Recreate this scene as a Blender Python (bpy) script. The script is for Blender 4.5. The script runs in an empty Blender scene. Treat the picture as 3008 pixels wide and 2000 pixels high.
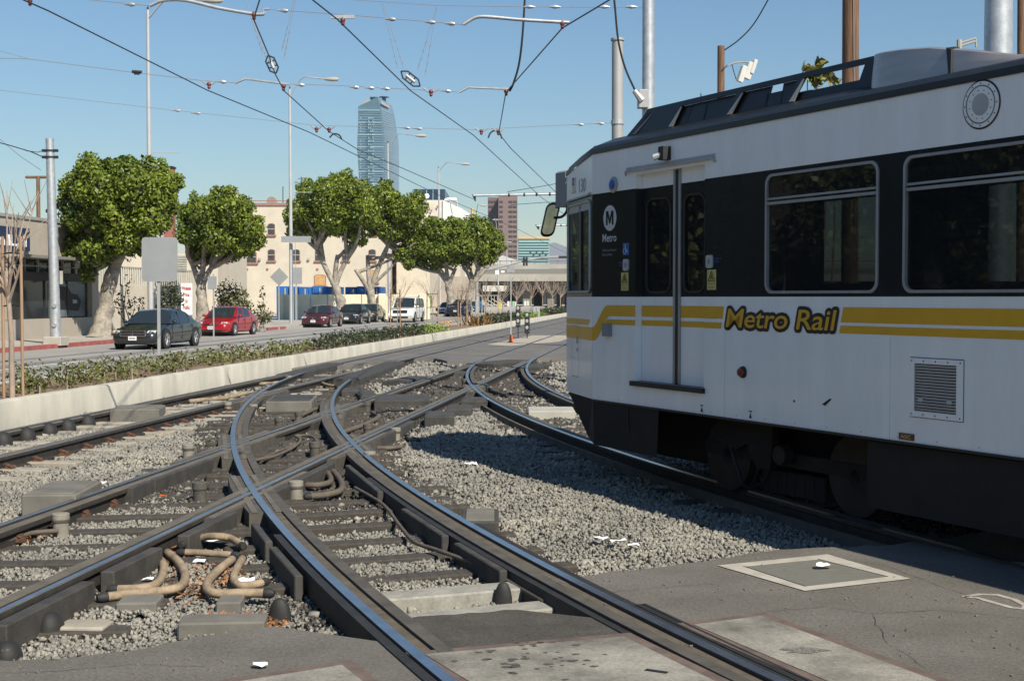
import bpy, bmesh, math, random
import numpy as np
from mathutils import Matrix, Vector, noise
R = math.radians
rnd = random.Random(7)
scene = bpy.context.scene
col = scene.collection

# ------------------------------------------------------------------ camera, sky, sun, exposure
FPX, CAMH, PCX, PCY, HOR = 3900.0, 1.88, 1504.0, 1000.0, 873.0
PIT = math.atan((PCY - HOR) / FPX)
cam_d = bpy.data.cameras.new('camera'); cam = bpy.data.objects.new('camera', cam_d); col.objects.link(cam)
cam_d.sensor_width = 36.0; cam_d.lens = FPX / 3008.0 * 36.0
cam_d.clip_start = 0.1; cam_d.clip_end = 30000.0
cam.location = (0, 0, CAMH); cam.rotation_euler = (math.pi / 2 - PIT, 0, 0)
scene.camera = cam
SUN_EL = R(42.6); SUN_H = Vector((0.555, -0.832))
world = bpy.data.worlds.new('World'); scene.world = world; world.use_nodes = True
wn = world.node_tree.nodes; wl = world.node_tree.links
for n_ in list(wn): wn.remove(n_)
sky = wn.new('ShaderNodeTexSky'); sky.sky_type = 'NISHITA'; sky.sun_disc = False
sky.sun_elevation = SUN_EL; sky.sun_rotation = math.atan2(SUN_H.x, SUN_H.y)
sky.altitude = 80; sky.air_density = 1.45; sky.dust_density = 0.0; sky.ozone_density = 8.0
bg = wn.new('ShaderNodeBackground'); bg.inputs['Strength'].default_value = 0.070
wo = wn.new('ShaderNodeOutputWorld')
wl.new(sky.outputs['Color'], bg.inputs['Color']); wl.new(bg.outputs['Background'], wo.inputs['Surface'])
sun_d = bpy.data.lights.new('sun', 'SUN'); sun = bpy.data.objects.new('sun', sun_d); col.objects.link(sun)
sun_d.energy = 5.0; sun_d.angle = R(0.5); sun_d.color = (1.0, 0.925, 0.79)
sdir = Vector((SUN_H.x * math.cos(SUN_EL), SUN_H.y * math.cos(SUN_EL), math.sin(SUN_EL)))
sun.rotation_euler = sdir.to_track_quat('Z', 'Y').to_euler()
vs = scene.view_settings
vs.view_transform = 'Standard'; vs.look = 'None'; vs.gamma = 1.0; vs.exposure = 0.5
try: vs.use_curve_mapping = False
except Exception: pass

# ------------------------------------------------------------------ places: photo measurements turned into metres
CP, SP = math.cos(PIT), math.sin(PIT)
def ray(x, y):
    a = (x - PCX) / FPX; b = (PCY - y) / FPX
    return Vector((a, CP + b * SP, -SP + b * CP))
def gp(x, y, z=0.0):
    d = ray(x, y); return Vector((0, 0, CAMH)) + d * ((z - CAMH) / d.z)
def at(x, y, Y):
    d = ray(x, y); return Vector((0, 0, CAMH)) + d * (Y / d.y)
U = Vector((0.11362, 0.99352, 0)); N = Vector((-0.99352, 0.11362, 0))     # along the street, to its left
def st(s, t, z=0.0):
    return Vector((U.x * s + N.x * t, U.y * s + N.y * t, z))
def to_st(p): return (p.x * U.x + p.y * U.y, p.x * N.x + p.y * N.y)
STREET_ANG = math.atan2(U.y, U.x)

# ------------------------------------------------------------------ mesh helpers
class MB:
    def __init__(s, T=None): s.v = []; s.f = []; s.m = []; s.T = T
    def vert(s, p):
        p = Vector(p)
        if s.T is not None: p = s.T @ p
        s.v.append(p); return len(s.v) - 1
    def face(s, pts, mi=0):
        s.f.append([s.vert(p) for p in pts]); s.m.append(mi)
    def box(s, x0, x1, y0, y1, z0, z1, mi=0, F=None):
        P = [(x0, y0, z0), (x1, y0, z0), (x1, y1, z0), (x0, y1, z0), (x0, y0, z1), (x1, y0, z1), (x1, y1, z1), (x0, y1, z1)]
        if F is not None: P = [F @ Vector(p) for p in P]
        k = [s.vert(p) for p in P]
        for q in ((0, 3, 2, 1), (4, 5, 6, 7), (0, 1, 5, 4), (1, 2, 6, 5), (2, 3, 7, 6), (3, 0, 4, 7)):
            s.f.append([k[i] for i in q]); s.m.append(mi)
    def bbox(s, x0, x1, y0, y1, z0, z1, b=0.01, mi=0, F=None):
        # box with chamfered top and vertical edges
        lo = [(x0 + b, y0), (x1 - b, y0), (x1, y0 + b), (x1, y1 - b), (x1 - b, y1), (x0 + b, y1), (x0, y1 - b), (x0, y0 + b)]
        c = ((x0 + x1) / 2, (y0 + y1) / 2)
        def sh(q): return (q[0] + (b if q[0] < c[0] else -b), q[1] + (b if q[1] < c[1] else -b))
        rings = [[(q[0], q[1], z0) for q in lo], [(q[0], q[1], z1 - b) for q in lo], [(*sh(q), z1) for q in lo]]
        s.loft(rings, mi, F=F)
    def loft(s, rings, mi=0, closed=True, cap0=True, cap1=True, F=None):
        ids = []
        for r_ in rings:
            ids.append([s.vert(F @ Vector(p) if F is not None else p) for p in r_])
        n = len(rings[0])
        for a, b in zip(ids[:-1], ids[1:]):
            for i in range(n if closed else n - 1):
                j = (i + 1) % n
                s.f.append([a[i], a[j], b[j], b[i]]); s.m.append(mi)
        if closed and cap0: s.f.append(ids[0][::-1]); s.m.append(mi)
        if closed and cap1: s.f.append(ids[-1]); s.m.append(mi)
        return ids
    def tube(s, pts, r, n=8, mi=0, caps=True):
        pts = [Vector(p) for p in pts]; k = len(pts)
        rr = r if isinstance(r, (list, tuple)) else [r] * k
        up = None; rings = []
        for i, p in enumerate(pts):
            d = (pts[min(i + 1, k - 1)] - pts[max(i - 1, 0)])
            if d.length < 1e-9: d = Vector((0, 0, 1))
            d.normalize()
            if up is None:
                a = Vector((0, 0, 1)) if abs(d.z) < 0.9 else Vector((1, 0, 0))
                up = (a - d * a.dot(d)).normalized()
            else:
                up = up - d * up.dot(d)
                up = up.normalized() if up.length > 1e-6 else d.orthogonal().normalized()
            w = d.cross(up)
            rings.append([p + (up * math.cos(2 * math.pi * j / n) + w * math.sin(2 * math.pi * j / n)) * rr[i] for j in range(n)])
        s.loft(rings, mi, cap0=caps, cap1=caps)
    def lathe(s, c, prof, n=16, mi=0, F=None, caps=True):
        c = Vector(c)
        rings = [[c + Vector((q[0] * math.cos(2 * math.pi * j / n), q[0] * math.sin(2 * math.pi * j / n), q[1])) for j in range(n)] for q in prof]
        s.loft(rings, mi, F=F, cap0=caps, cap1=caps)
    def prism(s, poly, z0, z1, mi=0, F=None):
        s.loft([[(p[0], p[1], z0) for p in poly], [(p[0], p[1], z1) for p in poly]], mi, F=F)
    def sheet(s, poly, mi=0):
        s.face(poly, mi)

def mesh_of(m, name, mats, smooth=None):
    me = bpy.data.meshes.new(name)
    me.from_pydata([tuple(p) for p in m.v], [], m.f)
    for a in mats: me.materials.append(a)
    if len(mats) > 1:
        me.polygons.foreach_set('material_index', m.m)
    bm = bmesh.new(); bm.from_mesh(me)
    bmesh.ops.remove_doubles(bm, verts=bm.verts, dist=1e-5)
    bmesh.ops.recalc_face_normals(bm, faces=bm.faces)
    bm.to_mesh(me); bm.free()
    if smooth is not None:
        me.polygons.foreach_set('use_smooth', [True] * len(me.polygons))
        me.set_sharp_from_angle(angle=R(smooth))
    me.update()
    return me
def link(name, data, parent=None):
    o = bpy.data.objects.new(name, data); col.objects.link(o)
    if parent is not None:
        o.parent = parent
        if not parent.get('_local') and parent.type == 'EMPTY':
            o.matrix_parent_inverse = Matrix.Translation(-parent.location)
    return o
def obj(name, m, mats, parent=None, smooth=None):
    if not isinstance(mats, (list, tuple)): mats = [mats]
    return link(name, mesh_of(m, name, mats, smooth), parent)
LOCALS = []
def tag(o, label, cat, group=None, kind=None):
    if label: o['label'] = label
    if cat: o['category'] = cat
    if group: o['group'] = group
    if kind: o['kind'] = kind
    return o
def thing(name, label, cat, loc=(0, 0, 0), group=None, rotz=None, kind=None):
    o = bpy.data.objects.new(name, None); col.objects.link(o); o.location = loc
    o.empty_display_size = 0.2
    if rotz is not None:
        o.rotation_euler = (0, 0, rotz); o['_local'] = 1
    tag(o, label, cat, group, kind)
    return o
def struct(name, m, mats, parent=None, smooth=None, kind='structure'):
    o = obj(name, m, mats, parent, smooth)
    if parent is None: o['kind'] = kind
    return o
def copy_tree(o, parent=None):
    c = o.copy(); col.objects.link(c); c.parent = parent
    for ch in list(o.children): copy_tree(ch, c)
    return c
def spline(pts, n=8):
    pts = [Vector(p) for p in pts]; out = []
    P = [pts[0] * 2 - pts[1]] + pts + [pts[-1] * 2 - pts[-2]]
    for i in range(1, len(P) - 2):
        for k in range(n):
            t = k / n; a, b, c, d = P[i - 1], P[i], P[i + 1], P[i + 2]
            out.append(0.5 * ((2 * b) + (c - a) * t + (2 * a - 5 * b + 4 * c - d) * t * t + (3 * b - a - 3 * c + d) * t ** 3))
    out.append(pts[-1]); return out

# ------------------------------------------------------------------ materials
MATS = {}
def mat(name, c, rough=0.7, metal=0.0, var=0.12, scale=3.0, bump=0.0, bscale=60.0, c2=None, coat=0.0, spec=0.5, island=0.0, stretch=None, fine=0.0, fscale=150.0, bdist=0.01):
    m = bpy.data.materials.new(name); m.use_nodes = True
    nt = m.node_tree; ns = nt.nodes; ln = nt.links
    b = ns['Principled BSDF']
    b.inputs['Roughness'].default_value = rough; b.inputs['Metallic'].default_value = metal
    b.inputs['Specular IOR Level'].default_value = spec
    if coat: b.inputs['Coat Weight'].default_value = coat; b.inputs['Coat Roughness'].default_value = 0.04
    tc = ns.new('ShaderNodeTexCoord'); src = tc.outputs['Object']
    if stretch:
        mp = ns.new('ShaderNodeMapping'); mp.inputs['Scale'].default_value = stretch
        ln.new(src, mp.inputs['Vector']); src = mp.outputs['Vector']
    if var or c2:
        nz = ns.new('ShaderNodeTexNoise'); nz.inputs['Scale'].default_value = scale; nz.inputs['Detail'].default_value = 6.0
        nz.inputs['Roughness'].default_value = 0.62
        ln.new(src, nz.inputs['Vector'])
        rp = ns.new('ShaderNodeValToRGB'); rp.color_ramp.elements[0].position = 0.32; rp.color_ramp.elements[1].position = 0.68
        lo = tuple(max(0, x * (1 - var)) for x in c); hi = tuple(min(1, x * (1 + var)) for x in (c2 or c))
        rp.color_ramp.elements[0].color = (*lo, 1); rp.color_ramp.elements[1].color = (*hi, 1)
        ln.new(nz.outputs['Fac'], rp.inputs['Fac']); out = rp.outputs['Color']
        def mul(out, fac_sock, lo_, hi_):
            mr = ns.new('ShaderNodeMapRange'); mr.inputs['To Min'].default_value = lo_; mr.inputs['To Max'].default_value = hi_
            ln.new(fac_sock, mr.inputs['Value'])
            vm = ns.new('ShaderNodeVectorMath'); vm.operation = 'SCALE'
            ln.new(out, vm.inputs[0]); ln.new(mr.outputs['Result'], vm.inputs['Scale'])
            return vm.outputs['Vector']
        if fine:
            n2 = ns.new('ShaderNodeTexNoise'); n2.inputs['Scale'].default_value = fscale; n2.inputs['Detail'].default_value = 2.0
            ln.new(src, n2.inputs['Vector']); out = mul(out, n2.outputs['Fac'], 1 - fine * 1.6, 1 + fine * 1.6)
        if island:
            g = ns.new('ShaderNodeNewGeometry'); out = mul(out, g.outputs['Random Per Island'], 1 - island, 1 + island)
        ln.new(out, b.inputs['Base Color'])
    else:
        b.inputs['Base Color'].default_value = (*c, 1)
    if bump:
        n3 = ns.new('ShaderNodeTexNoise'); n3.inputs['Scale'].default_value = bscale; n3.inputs['Detail'].default_value = 4.0
        ln.new(src, n3.inputs['Vector'])
        bp = ns.new('ShaderNodeBump'); bp.inputs['Strength'].default_value = bump; bp.inputs['Distance'].default_value = bdist
        ln.new(n3.outputs['Fac'], bp.inputs['Height']); ln.new(bp.outputs['Normal'], b.inputs['Normal'])
    MATS[name] = m
    return m
def glass(name, tint=(0.03, 0.04, 0.045), alpha=0.35, rough=0.02):
    # a dark tinted pane: part of the light goes straight through, the rest is a glossy dark surface
    m = bpy.data.materials.new(name); m.use_nodes = True
    ns = m.node_tree.nodes; ln = m.node_tree.links
    b = ns['Principled BSDF']; b.inputs['Base Color'].default_value = (*tint, 1); b.inputs['Roughness'].default_value = rough
    tr = ns.new('ShaderNodeBsdfTransparent'); tr.inputs['Color'].default_value = (0.55, 0.62, 0.62, 1)
    mx = ns.new('ShaderNodeMixShader'); mx.inputs['Fac'].default_value = 1 - alpha
    ln.new(tr.outputs[0], mx.inputs[1]); ln.new(b.outputs[0], mx.inputs[2]); ln.new(mx.outputs[0], ns['Material Output'].inputs['Surface'])
    MATS[name] = m
    return m
# ------------------------------------------------------------------ material library
m_asph = mat('asphalt_worn', (0.112, 0.103, 0.085), 0.9, var=0.16, scale=1.3, bump=0.5, bscale=140, fine=0.35, fscale=48, c2=(0.12, 0.11, 0.096))
m_road = mat('asphalt_road', (0.27, 0.26, 0.24), 0.9, var=0.10, scale=0.5, bump=0.2, bscale=60, fine=0.10, fscale=60, stretch=(1, 0.35, 1))
m_dasph = mat('asphalt_dark', (0.058, 0.052, 0.043), 0.92, var=0.2, scale=4, bump=0.8, bscale=70, fine=0.4, fscale=55)
m_conc = mat('concrete', (0.36, 0.345, 0.30), 0.85, var=0.14, scale=2.2, bump=0.2, bscale=90, fine=0.06, fscale=90)
m_wallc = mat('concrete_wall', (0.43, 0.41, 0.345), 0.88, var=0.2, scale=1.6, bump=0.15, bscale=50, fine=0.05, stretch=(1, 1, 0.35))
m_side = mat('sidewalk', (0.36, 0.335, 0.295), 0.9, var=0.1, scale=0.8, fine=0.04)
m_dirt = mat('ground_dirt', (0.22, 0.19, 0.15), 0.95, var=0.2, scale=0.6, bump=0.3, bscale=20)
m_soil = mat('soil', (0.20, 0.135, 0.085), 0.95, var=0.3, scale=5, bump=0.6, bscale=40)
m_ball = mat('ballast_grit', (0.15, 0.145, 0.13), 0.95, var=0.3, scale=14, bump=0.9, bscale=45, fine=0.3, fscale=60, bdist=0.03)
m_stone = mat("ballast_stone", (0.195, 0.188, 0.168), 0.9, var=0.2, scale=0.8, island=0.27, c2=(0.235, 0.222, 0.185), fine=0.1, fscale=120)
m_grime = mat('oily_stone', (0.062, 0.055, 0.045), 0.75, var=0.3, scale=2.0, island=0.4)
m_rail = mat('rail_steel_side', (0.035, 0.03, 0.026), 0.75, 0.2, var=0.3, scale=8, bump=0.2, bscale=60)
m_head = mat('rail_head_worn', (0.30, 0.34, 0.40), 0.28, 0.9, var=0.18, scale=6, stretch=(1, 1, 1), fine=0.1, fscale=40)  # blue tint paints in the sky mirrored by the polished heads
m_dull = mat('rail_head_dull', (0.135, 0.118, 0.09), 0.7, 0.2, var=0.25, scale=3, fine=0.1, fscale=60)
m_tanf = mat('flangeway_dirt', (0.092, 0.076, 0.053), 0.95, var=0.3, scale=6, bump=0.4, bscale=70)
m_cast = mat('casting_steel', (0.078, 0.070, 0.058), 0.8, 0.1, var=0.3, scale=5, bump=0.25, bscale=50)
m_rub = mat('black_rubber', (0.018, 0.0175, 0.0165), 0.7, var=0.35, scale=6, bump=0.15, bscale=40)
m_timb = mat('timber_tie', (0.05, 0.043, 0.035), 0.9, var=0.35, scale=3, bump=0.6, bscale=30, stretch=(1, 5, 5))
m_ctie = mat('concrete_tie', (0.30, 0.27, 0.215), 0.9, var=0.2, scale=4, bump=0.3, bscale=60)
m_rust = mat('rusty_iron', (0.105, 0.05, 0.03), 0.9, var=0.4, scale=25, bump=0.4, bscale=80)
m_redst = mat('rusty_frame', (0.115, 0.083, 0.068), 0.85, var=0.3, scale=6, fine=0.1)
m_blk = mat('tarred_block', (0.045, 0.042, 0.038), 0.8, var=0.35, scale=5, bump=0.3, bscale=50)
m_gblk = mat('grey_block', (0.135, 0.127, 0.108), 0.88, var=0.2, scale=4, bump=0.2, bscale=60)
m_hose = mat('tan_hose', (0.27, 0.205, 0.135), 0.85, var=0.38, scale=7, bump=0.6, bscale=140, fine=.2, fscale=60)
m_dhose = mat('dusty_dark_hose', (0.10, 0.082, 0.062), 0.8, var=0.25, scale=9, bump=0.4, bscale=140)
m_pvc = mat('dusty_pvc', (0.22, 0.20, 0.165), 0.75, var=0.22, scale=9)
m_dpvc = mat('dirty_pvc', (0.075, 0.068, 0.056), 0.8, var=0.3, scale=9)
m_paper = mat('white_paper', (0.8, 0.8, 0.78), 0.8, var=0.05)
m_leaf_dry = mat('dry_leaf', (0.26, 0.12, 0.05), 0.85, var=0.4, scale=40, island=0.5)
m_white = mat('road_paint', (0.62, 0.61, 0.58), 0.8, var=0.18, scale=4)
m_chalk = mat('worn_paint', (0.33, 0.31, 0.27), 0.85, var=0.25, scale=12)
m_redk = mat('red_kerb_paint', (0.30, 0.085, 0.075), 0.85, var=0.25, scale=3)
m_galv = mat('galvanised_steel', (0.46, 0.48, 0.50), 0.45, 0.55, var=0.16, scale=6, fine=0.1, fscale=30)
m_gpole = mat('grey_painted_pole', (0.34, 0.345, 0.345), 0.55, 0.2, var=0.08, scale=2)
m_concp = mat('lamp_pole_concrete', (0.40, 0.405, 0.41), 0.6, 0.1, var=0.06, scale=2)
m_sign = mat('sign_back_aluminium', (0.36, 0.37, 0.375), 0.5, 0.5, var=0.06, scale=2)
m_dmetal = mat('dark_metal', (0.03, 0.03, 0.03), 0.55, 0.3, var=0.2, scale=5)
m_wire = mat('wire_copper_dark', (0.045, 0.045, 0.045), 0.5, 0.6, var=0)
m_cable = mat('span_cable', (0.33, 0.34, 0.35), 0.5, 0.5, var=0)
m_ins = mat('red_insulator', (0.14, 0.035, 0.03), 0.4, var=0.1)
m_wood = mat('pole_wood', (0.15, 0.082, 0.045), 0.85, var=0.45, scale=2.5, bump=0.5, bscale=20, stretch=(9, 9, 0.6))
m_stake = mat('stake_wood', (0.31, 0.205, 0.13), 0.85, var=0.2, scale=2, stretch=(9, 9, 0.6))
m_bark = mat('ficus_bark', (0.27, 0.24, 0.20), 0.9, var=0.42, scale=3.0, bump=0.9, bscale=9, bdist=.05, fine=.15, fscale=12)
m_twig = mat('bare_twig', (0.30, 0.235, 0.185), 0.9, var=0.2, scale=4)
def leafmat(name, c, c2, scale=0.5):
    m = mat(name, c, 0.45, var=0.1, scale=scale, c2=c2, island=0.45, spec=0.35)
    b = m.node_tree.nodes['Principled BSDF']
    try: b.inputs['Transmission Weight'].default_value = 0.0; b.inputs['Subsurface Weight'].default_value = 0.0
    except Exception: pass
    return m
m_fic = leafmat('ficus_leaf', (0.08, 0.122, 0.012), (0.148, 0.185, 0.02))
m_shr = leafmat('shrub_leaf', (0.065, 0.08, 0.025), (0.13, 0.135, 0.038), 3)
m_shd = leafmat('dark_shrub_leaf', (0.022, 0.034, 0.018), (0.05, 0.06, 0.026), 2)
m_grs = leafmat('fresh_grass_leaf', (0.12, 0.20, 0.03), (0.19, 0.27, 0.05), 3)
m_pho = leafmat('bronze_strap_leaf', (0.17, 0.085, 0.035), (0.30, 0.20, 0.07), 3)
m_olive = leafmat('olive_shrub_leaf', (0.055, 0.07, 0.02), (0.10, 0.095, 0.03), 1)
m_flw = mat('red_flower', (0.14, 0.022, 0.02), 0.7, var=0.2)
m_flo = mat('orange_flower', (0.6, 0.25, 0.05), 0.7, var=0.2)
m_black = mat('flat_black', (0.012, 0.012, 0.013), 0.6, var=0)
m_orange = mat('orange_plastic', (0.75, 0.13, 0.03), 0.5, var=0.05)

# ------------------------------------------------------------------ ground and pavements
HALF = 0.7525
T3C, T3R = st(38.83, -58.95), 67.45           # the near curve joins the far street track (t = 8.5)
T4C, T4R = st(41.73, -63.50), 68.20           # the train's curve joins the near street track (t = 4.7)
def arc_pt(C, Rr, s_, off=0.0, z=0.0):
    """point of a curve at street distance s_, off metres to the left of its centre line"""
    cs, ct = to_st(C)
    r = Rr + off
    if s_ >= cs: return st(s_, ct + r, z)
    q = r * r - (cs - s_) ** 2
    return st(s_, ct + math.sqrt(max(q, 0.01)), z)
def arc_list(C, Rr, off, s0, s1, step=0.5, z=0.0):
    """points along a curve between angles that match street distances s0..s1 of the centre line"""
    cs, ct = to_st(C); out = []
    k = max(2, int((s1 - s0) / step)); r = Rr + off
    for i in range(k + 1):
        s_ = s0 + (s1 - s0) * i / k
        if s_ >= cs: out.append(st(s_, ct + r, z))
        else:
            a = math.asin((cs - s_) / Rr)
            out.append(st(cs - r * math.sin(a), ct + r * math.cos(a), z))
    return out

g = MB(); g.face([(-2300, -280, -0.42), (2300, -280, -0.42), (2300, 2900, -0.42), (-2300, 2900, -0.42)])
struct('ground', g, m_dirt)

# asphalt apron of the level crossing where the photographer stands (three pieces, split by the rails)
E_pts = arc_list(T3C, T3R, HALF, 2.0, 20.0, 0.4)
F_pts = arc_list(T3C, T3R, -HALF, 2.0, 20.0, 0.4)
def near(pts, y0, y1): return [p for p in pts if y0 <= p.y <= y1]
def offs(C, Rr, off, s0, s1, z): return arc_list(C, Rr, off, s0, s1, 0.5, z)
ZA = -0.018
def poly_obj(name, pts, z0, z1, mats, parent=None, kind='structure', top_noise=None):
    m = MB(); m.prism([(p[0], p[1]) for p in pts], z0, z1)
    return struct(name, m, mats, parent, kind=kind)
def jag(a, b, n, amp, seed):
    r_ = random.Random(seed); out = []
    for i in range(n + 1):
        t = i / n; p = a.lerp(b, t); w = amp if 0 < i < n else 0
        out.append(p + Vector((r_.uniform(-w, w), r_.uniform(-w, w), 0)))
    return out
def jagline(P, n, amp, seed):
    out = []
    for i in range(len(P) - 1): out += jag(P[i], P[i + 1], n, amp, seed + i)[:-1]
    return out + [P[-1]]
def clean(pts):
    out = [pts[0]]
    for p in pts[1:]:
        if (p - out[-1]).length > 0.02: out.append(p)
    return out
eL = offs(T3C, T3R, HALF + 0.07, 3.2, 8.05, 0)          # just left of rail E
edgeL = jagline([gp(-700, 1965, ZA), gp(0, 1938, ZA), gp(183, 1936, ZA), gp(420, 1905, ZA), gp(600, 1868, ZA)], 5, 0.03, 3)
apron_left = clean(edgeL + [gp(800, 1838, ZA)] + [p for p in eL[::-1] if p.y < gp(800, 1838, ZA).y - 0.02] + [Vector((2.5, 2.0, 0)), Vector((2.5, -30, 0)), Vector((-40, -30, 0)), Vector((-40, 4.5, 0))])
eR = offs(T3C, T3R, HALF - 0.22, 3.2, 8.3, 0); fL = offs(T3C, T3R, -HALF + 0.20, 3.0, 8.6, 0)
midtop = jagline([gp(1085, 1815, ZA), gp(1300, 1800, ZA), gp(1520, 1785, ZA)], 6, 0.02, 9)
apron_mid = clean([p for p in eR if p.y < midtop[0].y - 0.03] + midtop + [p for p in fL[::-1] if p.y < midtop[-1].y - 0.03])
fR = offs(T3C, T3R, -HALF - 0.07, 3.0, 9.3, 0)
edgeR = jagline([gp(1600, 1702, ZA), gp(1760, 1685, ZA), gp(2000, 1655, ZA), gp(2257, 1618, ZA), gp(2454, 1606, ZA), gp(2620, 1600, ZA), gp(2900, 1560, ZA), gp(3400, 1520, ZA)], 5, 0.03, 21)
apron_right = clean([p for p in fR if p.y < edgeR[0].y - 0.03] + edgeR + [Vector((40, 16, 0)), Vector((40, -30, 0)), Vector((2.6, -30, 0)), Vector((2.6, 2.0, 0))])
for nm, P_ in (('crossing_pavement', apron_left), ('crossing_pavement', apron_right)):
    poly_obj(nm, P_, -0.4, ZA, m_asph)
poly_obj('crossing_pavement', apron_mid, -0.4, ZA - 0.01, m_dasph)
APRONS = [[(p.x, p.y) for p in A] for A in (apron_left, apron_mid, apron_right)]
def inside(pt, poly):
    x, y = pt; c = False; j = len(poly) - 1
    for i in range(len(poly)):
        xi, yi = poly[i]; xj, yj = poly[j]
        if (yi > y) != (yj > y) and x < (xj - xi) * (y - yi) / (yj - yi) + xi: c = not c
        j = i
    return c

# far pavement in which the tracks lie on towards the overpass, with an uneven near edge
farp = [st(38.5, -40), st(40, -6), st(42.5, 1.0)] + jagline([st(42.8, 3.0), st(40.5, 4.2), st(39.0, 6.4), st(41.5, 7.2), st(39.8, 8.2), st(36.3, 9.0), st(34.8, 9.95)], 4, 0.12, 5) + [st(420, 9.95), st(420, -40)]
FARP = [(p.x, p.y) for p in farp]
poly_obj('track_pavement', farp, -0.4, -0.03, mat('asphalt_track', (0.125, 0.117, 0.106), 0.9, var=0.2, scale=0.7, bump=0.4, bscale=80, fine=0.15, fscale=70))
patch = MB(); patch.sheet([gp(1430, 1012, -0.024), gp(1565, 985, -0.024), gp(1700, 985, -0.024), gp(1640, 1004, -0.024), gp(1500, 1016, -0.024)])
struct('concrete_patch', patch, mat('pale_patch', (0.34, 0.30, 0.24), 0.9, var=0.2, scale=2))

# the street beyond the median
road = MB(); road.face([st(-60, 12.5, -0.05), st(-60, 22.9, -0.05), st(520, 22.9, -0.05), st(520, 12.5, -0.05)])
struct('road', road, m_road)
m_tar = mat('road_seal_band', (0.17, 0.165, 0.155), 0.85, var=0.2, scale=1.5)
for k_, (t0, t1) in enumerate(((16.1, 16.75), (17.7, 18.5), (19.5, 19.9))):
    b_ = MB(); b_.face([st(-40, t0, -0.046), st(-40, t1, -0.046), st(400, t1, -0.046), st(400, t0, -0.046)])
    struct('tyre_band', b_, m_tar)
ml = MB(); ml.face([st(-40, 14.72, -0.042), st(-40, 14.86, -0.042), st(400, 14.86, -0.042), st(400, 14.72, -0.042)])
struct('lane_line', ml, m_white)
for i in range(18):
    s0 = 33.0 + i * 12.2
    ml = MB(); ml.face([st(s0, 17.36, -0.042), st(s0, 17.5, -0.042), st(s0 + 5.2, 17.5, -0.042), st(s0 + 5.2, 17.36, -0.042)])
    struct('lane_dash', ml, m_white)
sw = MB(); sw.prism([(p.x, p.y) for p in (st(-60, 23.05), st(520, 23.05), st(520, 60), st(-60, 60))], -0.4, 0.10)
struct('sidewalk', sw, m_side)
def kerb(s0, s1, mt):
    k = MB(); k.prism([(p.x, p.y) for p in (st(s0, 22.82), st(s1, 22.82), st(s1, 23.1), st(s0, 23.1))], -0.3, 0.105)
    struct('kerb', k, mt)
kerb(-60, 20, m_side); kerb(20.02, 57, m_redk); kerb(57.02, 74.5, m_side); kerb(74.52, 78.6, m_redk); kerb(78.62, 300, m_side)
# side street apron: a paler driveway strip on the pavement
for sa in range(24, 140, 3):
    j_ = MB(); j_.face([st(sa, 23.15, 0.104), st(sa + 0.03, 23.15, 0.104), st(sa + 0.03, 29, 0.104), st(sa, 29, 0.104)])
    struct('pavement_joint', j_, m_gblk)

# ------------------------------------------------------------------ median: low concrete wall, soil, planting
med = thing('median_wall', 'long low pale concrete retaining wall between the tracks and the planted median', 'wall', st(19, 10.0, -0.2))
ssegs = [15.5, 25.6, 34.0, 44.5, 57.5, 71, 85, 100, 118, 140, 175]
def wall_t(s): return 9.98 - 0.0028 * max(0, s - 20)
for a_, b_ in zip(ssegs[:-1], ssegs[1:]):
    m = MB(); b2 = b_ - 0.025
    prof = lambda s: [st(s, wall_t(s), -0.35), st(s, wall_t(s) + 0.02, 0.27), st(s, wall_t(s) + 0.045, 0.298), st(s, wall_t(s) + 0.20, 0.302), st(s, wall_t(s) + 0.22, 0.28), st(s, wall_t(s) + 0.22, -0.35)]
    rings = [prof(a_ + (b2 - a_) * i / 6) for i in range(7)]
    if a_ == 15.5:   # rounded nose at the near end
        nose = []
        for i in range(1, 5):
            an = i / 4 * math.pi / 2
            nose.append([st(15.5 - 0.5 * math.sin(an), wall_t(15.5) + (p_ if p_ < 0.1 else p_) + 0.5 * (1 - math.cos(an)), z_) for p_, z_ in ((0, -0.35), (0.02, 0.27), (0.045, 0.298), (0.2, 0.302), (0.22, 0.28), (0.22, -0.35))])
        rings = nose[::-1] + rings
    m.loft(rings); obj('wall_segment', m, m_wallc, med, 40)
so = MB(); so.prism([(p.x, p.y) for p in (st(15.2, 10.2), st(15.2, 12.3), st(420, 12.3), st(420, 9.1), st(175, 9.75))], -0.3, 0.235)
struct('median_soil', so, m_soil)
kb = MB(); kb.prism([(p.x, p.y) for p in (st(15.0, 12.3), st(420, 12.3), st(420, 12.52), st(15.0, 12.52))], -0.3, 0.15)
struct('median_kerb', kb, m_side)

# ------------------------------------------------------------------ ballast: a rough bed and the crushed stones on it
def hgt(x, y):
    h = 0.035 * noise.noise(Vector((x * 0.9, y * 0.9, 3.1))) + 0.02 * noise.noise(Vector((x * 3.1, y * 3.1, 8.1)))
    s_, t_ = x * U.x + y * U.y, x * N.x + y * N.y
    return -0.185 + h
m = MB(); X0, X1, Y0, Y1, D_ = -14, 9, 4, 46, 0.4
nx, ny = int((X1 - X0) / D_), int((Y1 - Y0) / D_)
for j in range(ny + 1):
    for i in range(nx + 1):
        x, y = X0 + i * D_, Y0 + j * D_; m.v.append(Vector((x, y, hgt(x, y) - 0.02)))
for j in range(ny):
    for i in range(nx):
        a = j * (nx + 1) + i; q = st(0, 0); p = m.v[a]
        tt = p.x * N.x + p.y * N.y
        if tt < 10.1: m.f.append([a, a + 1, a + nx + 2, a + nx + 1]); m.m.append(0)
struct('ballast_bed', m, m_ball, smooth=60)

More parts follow.
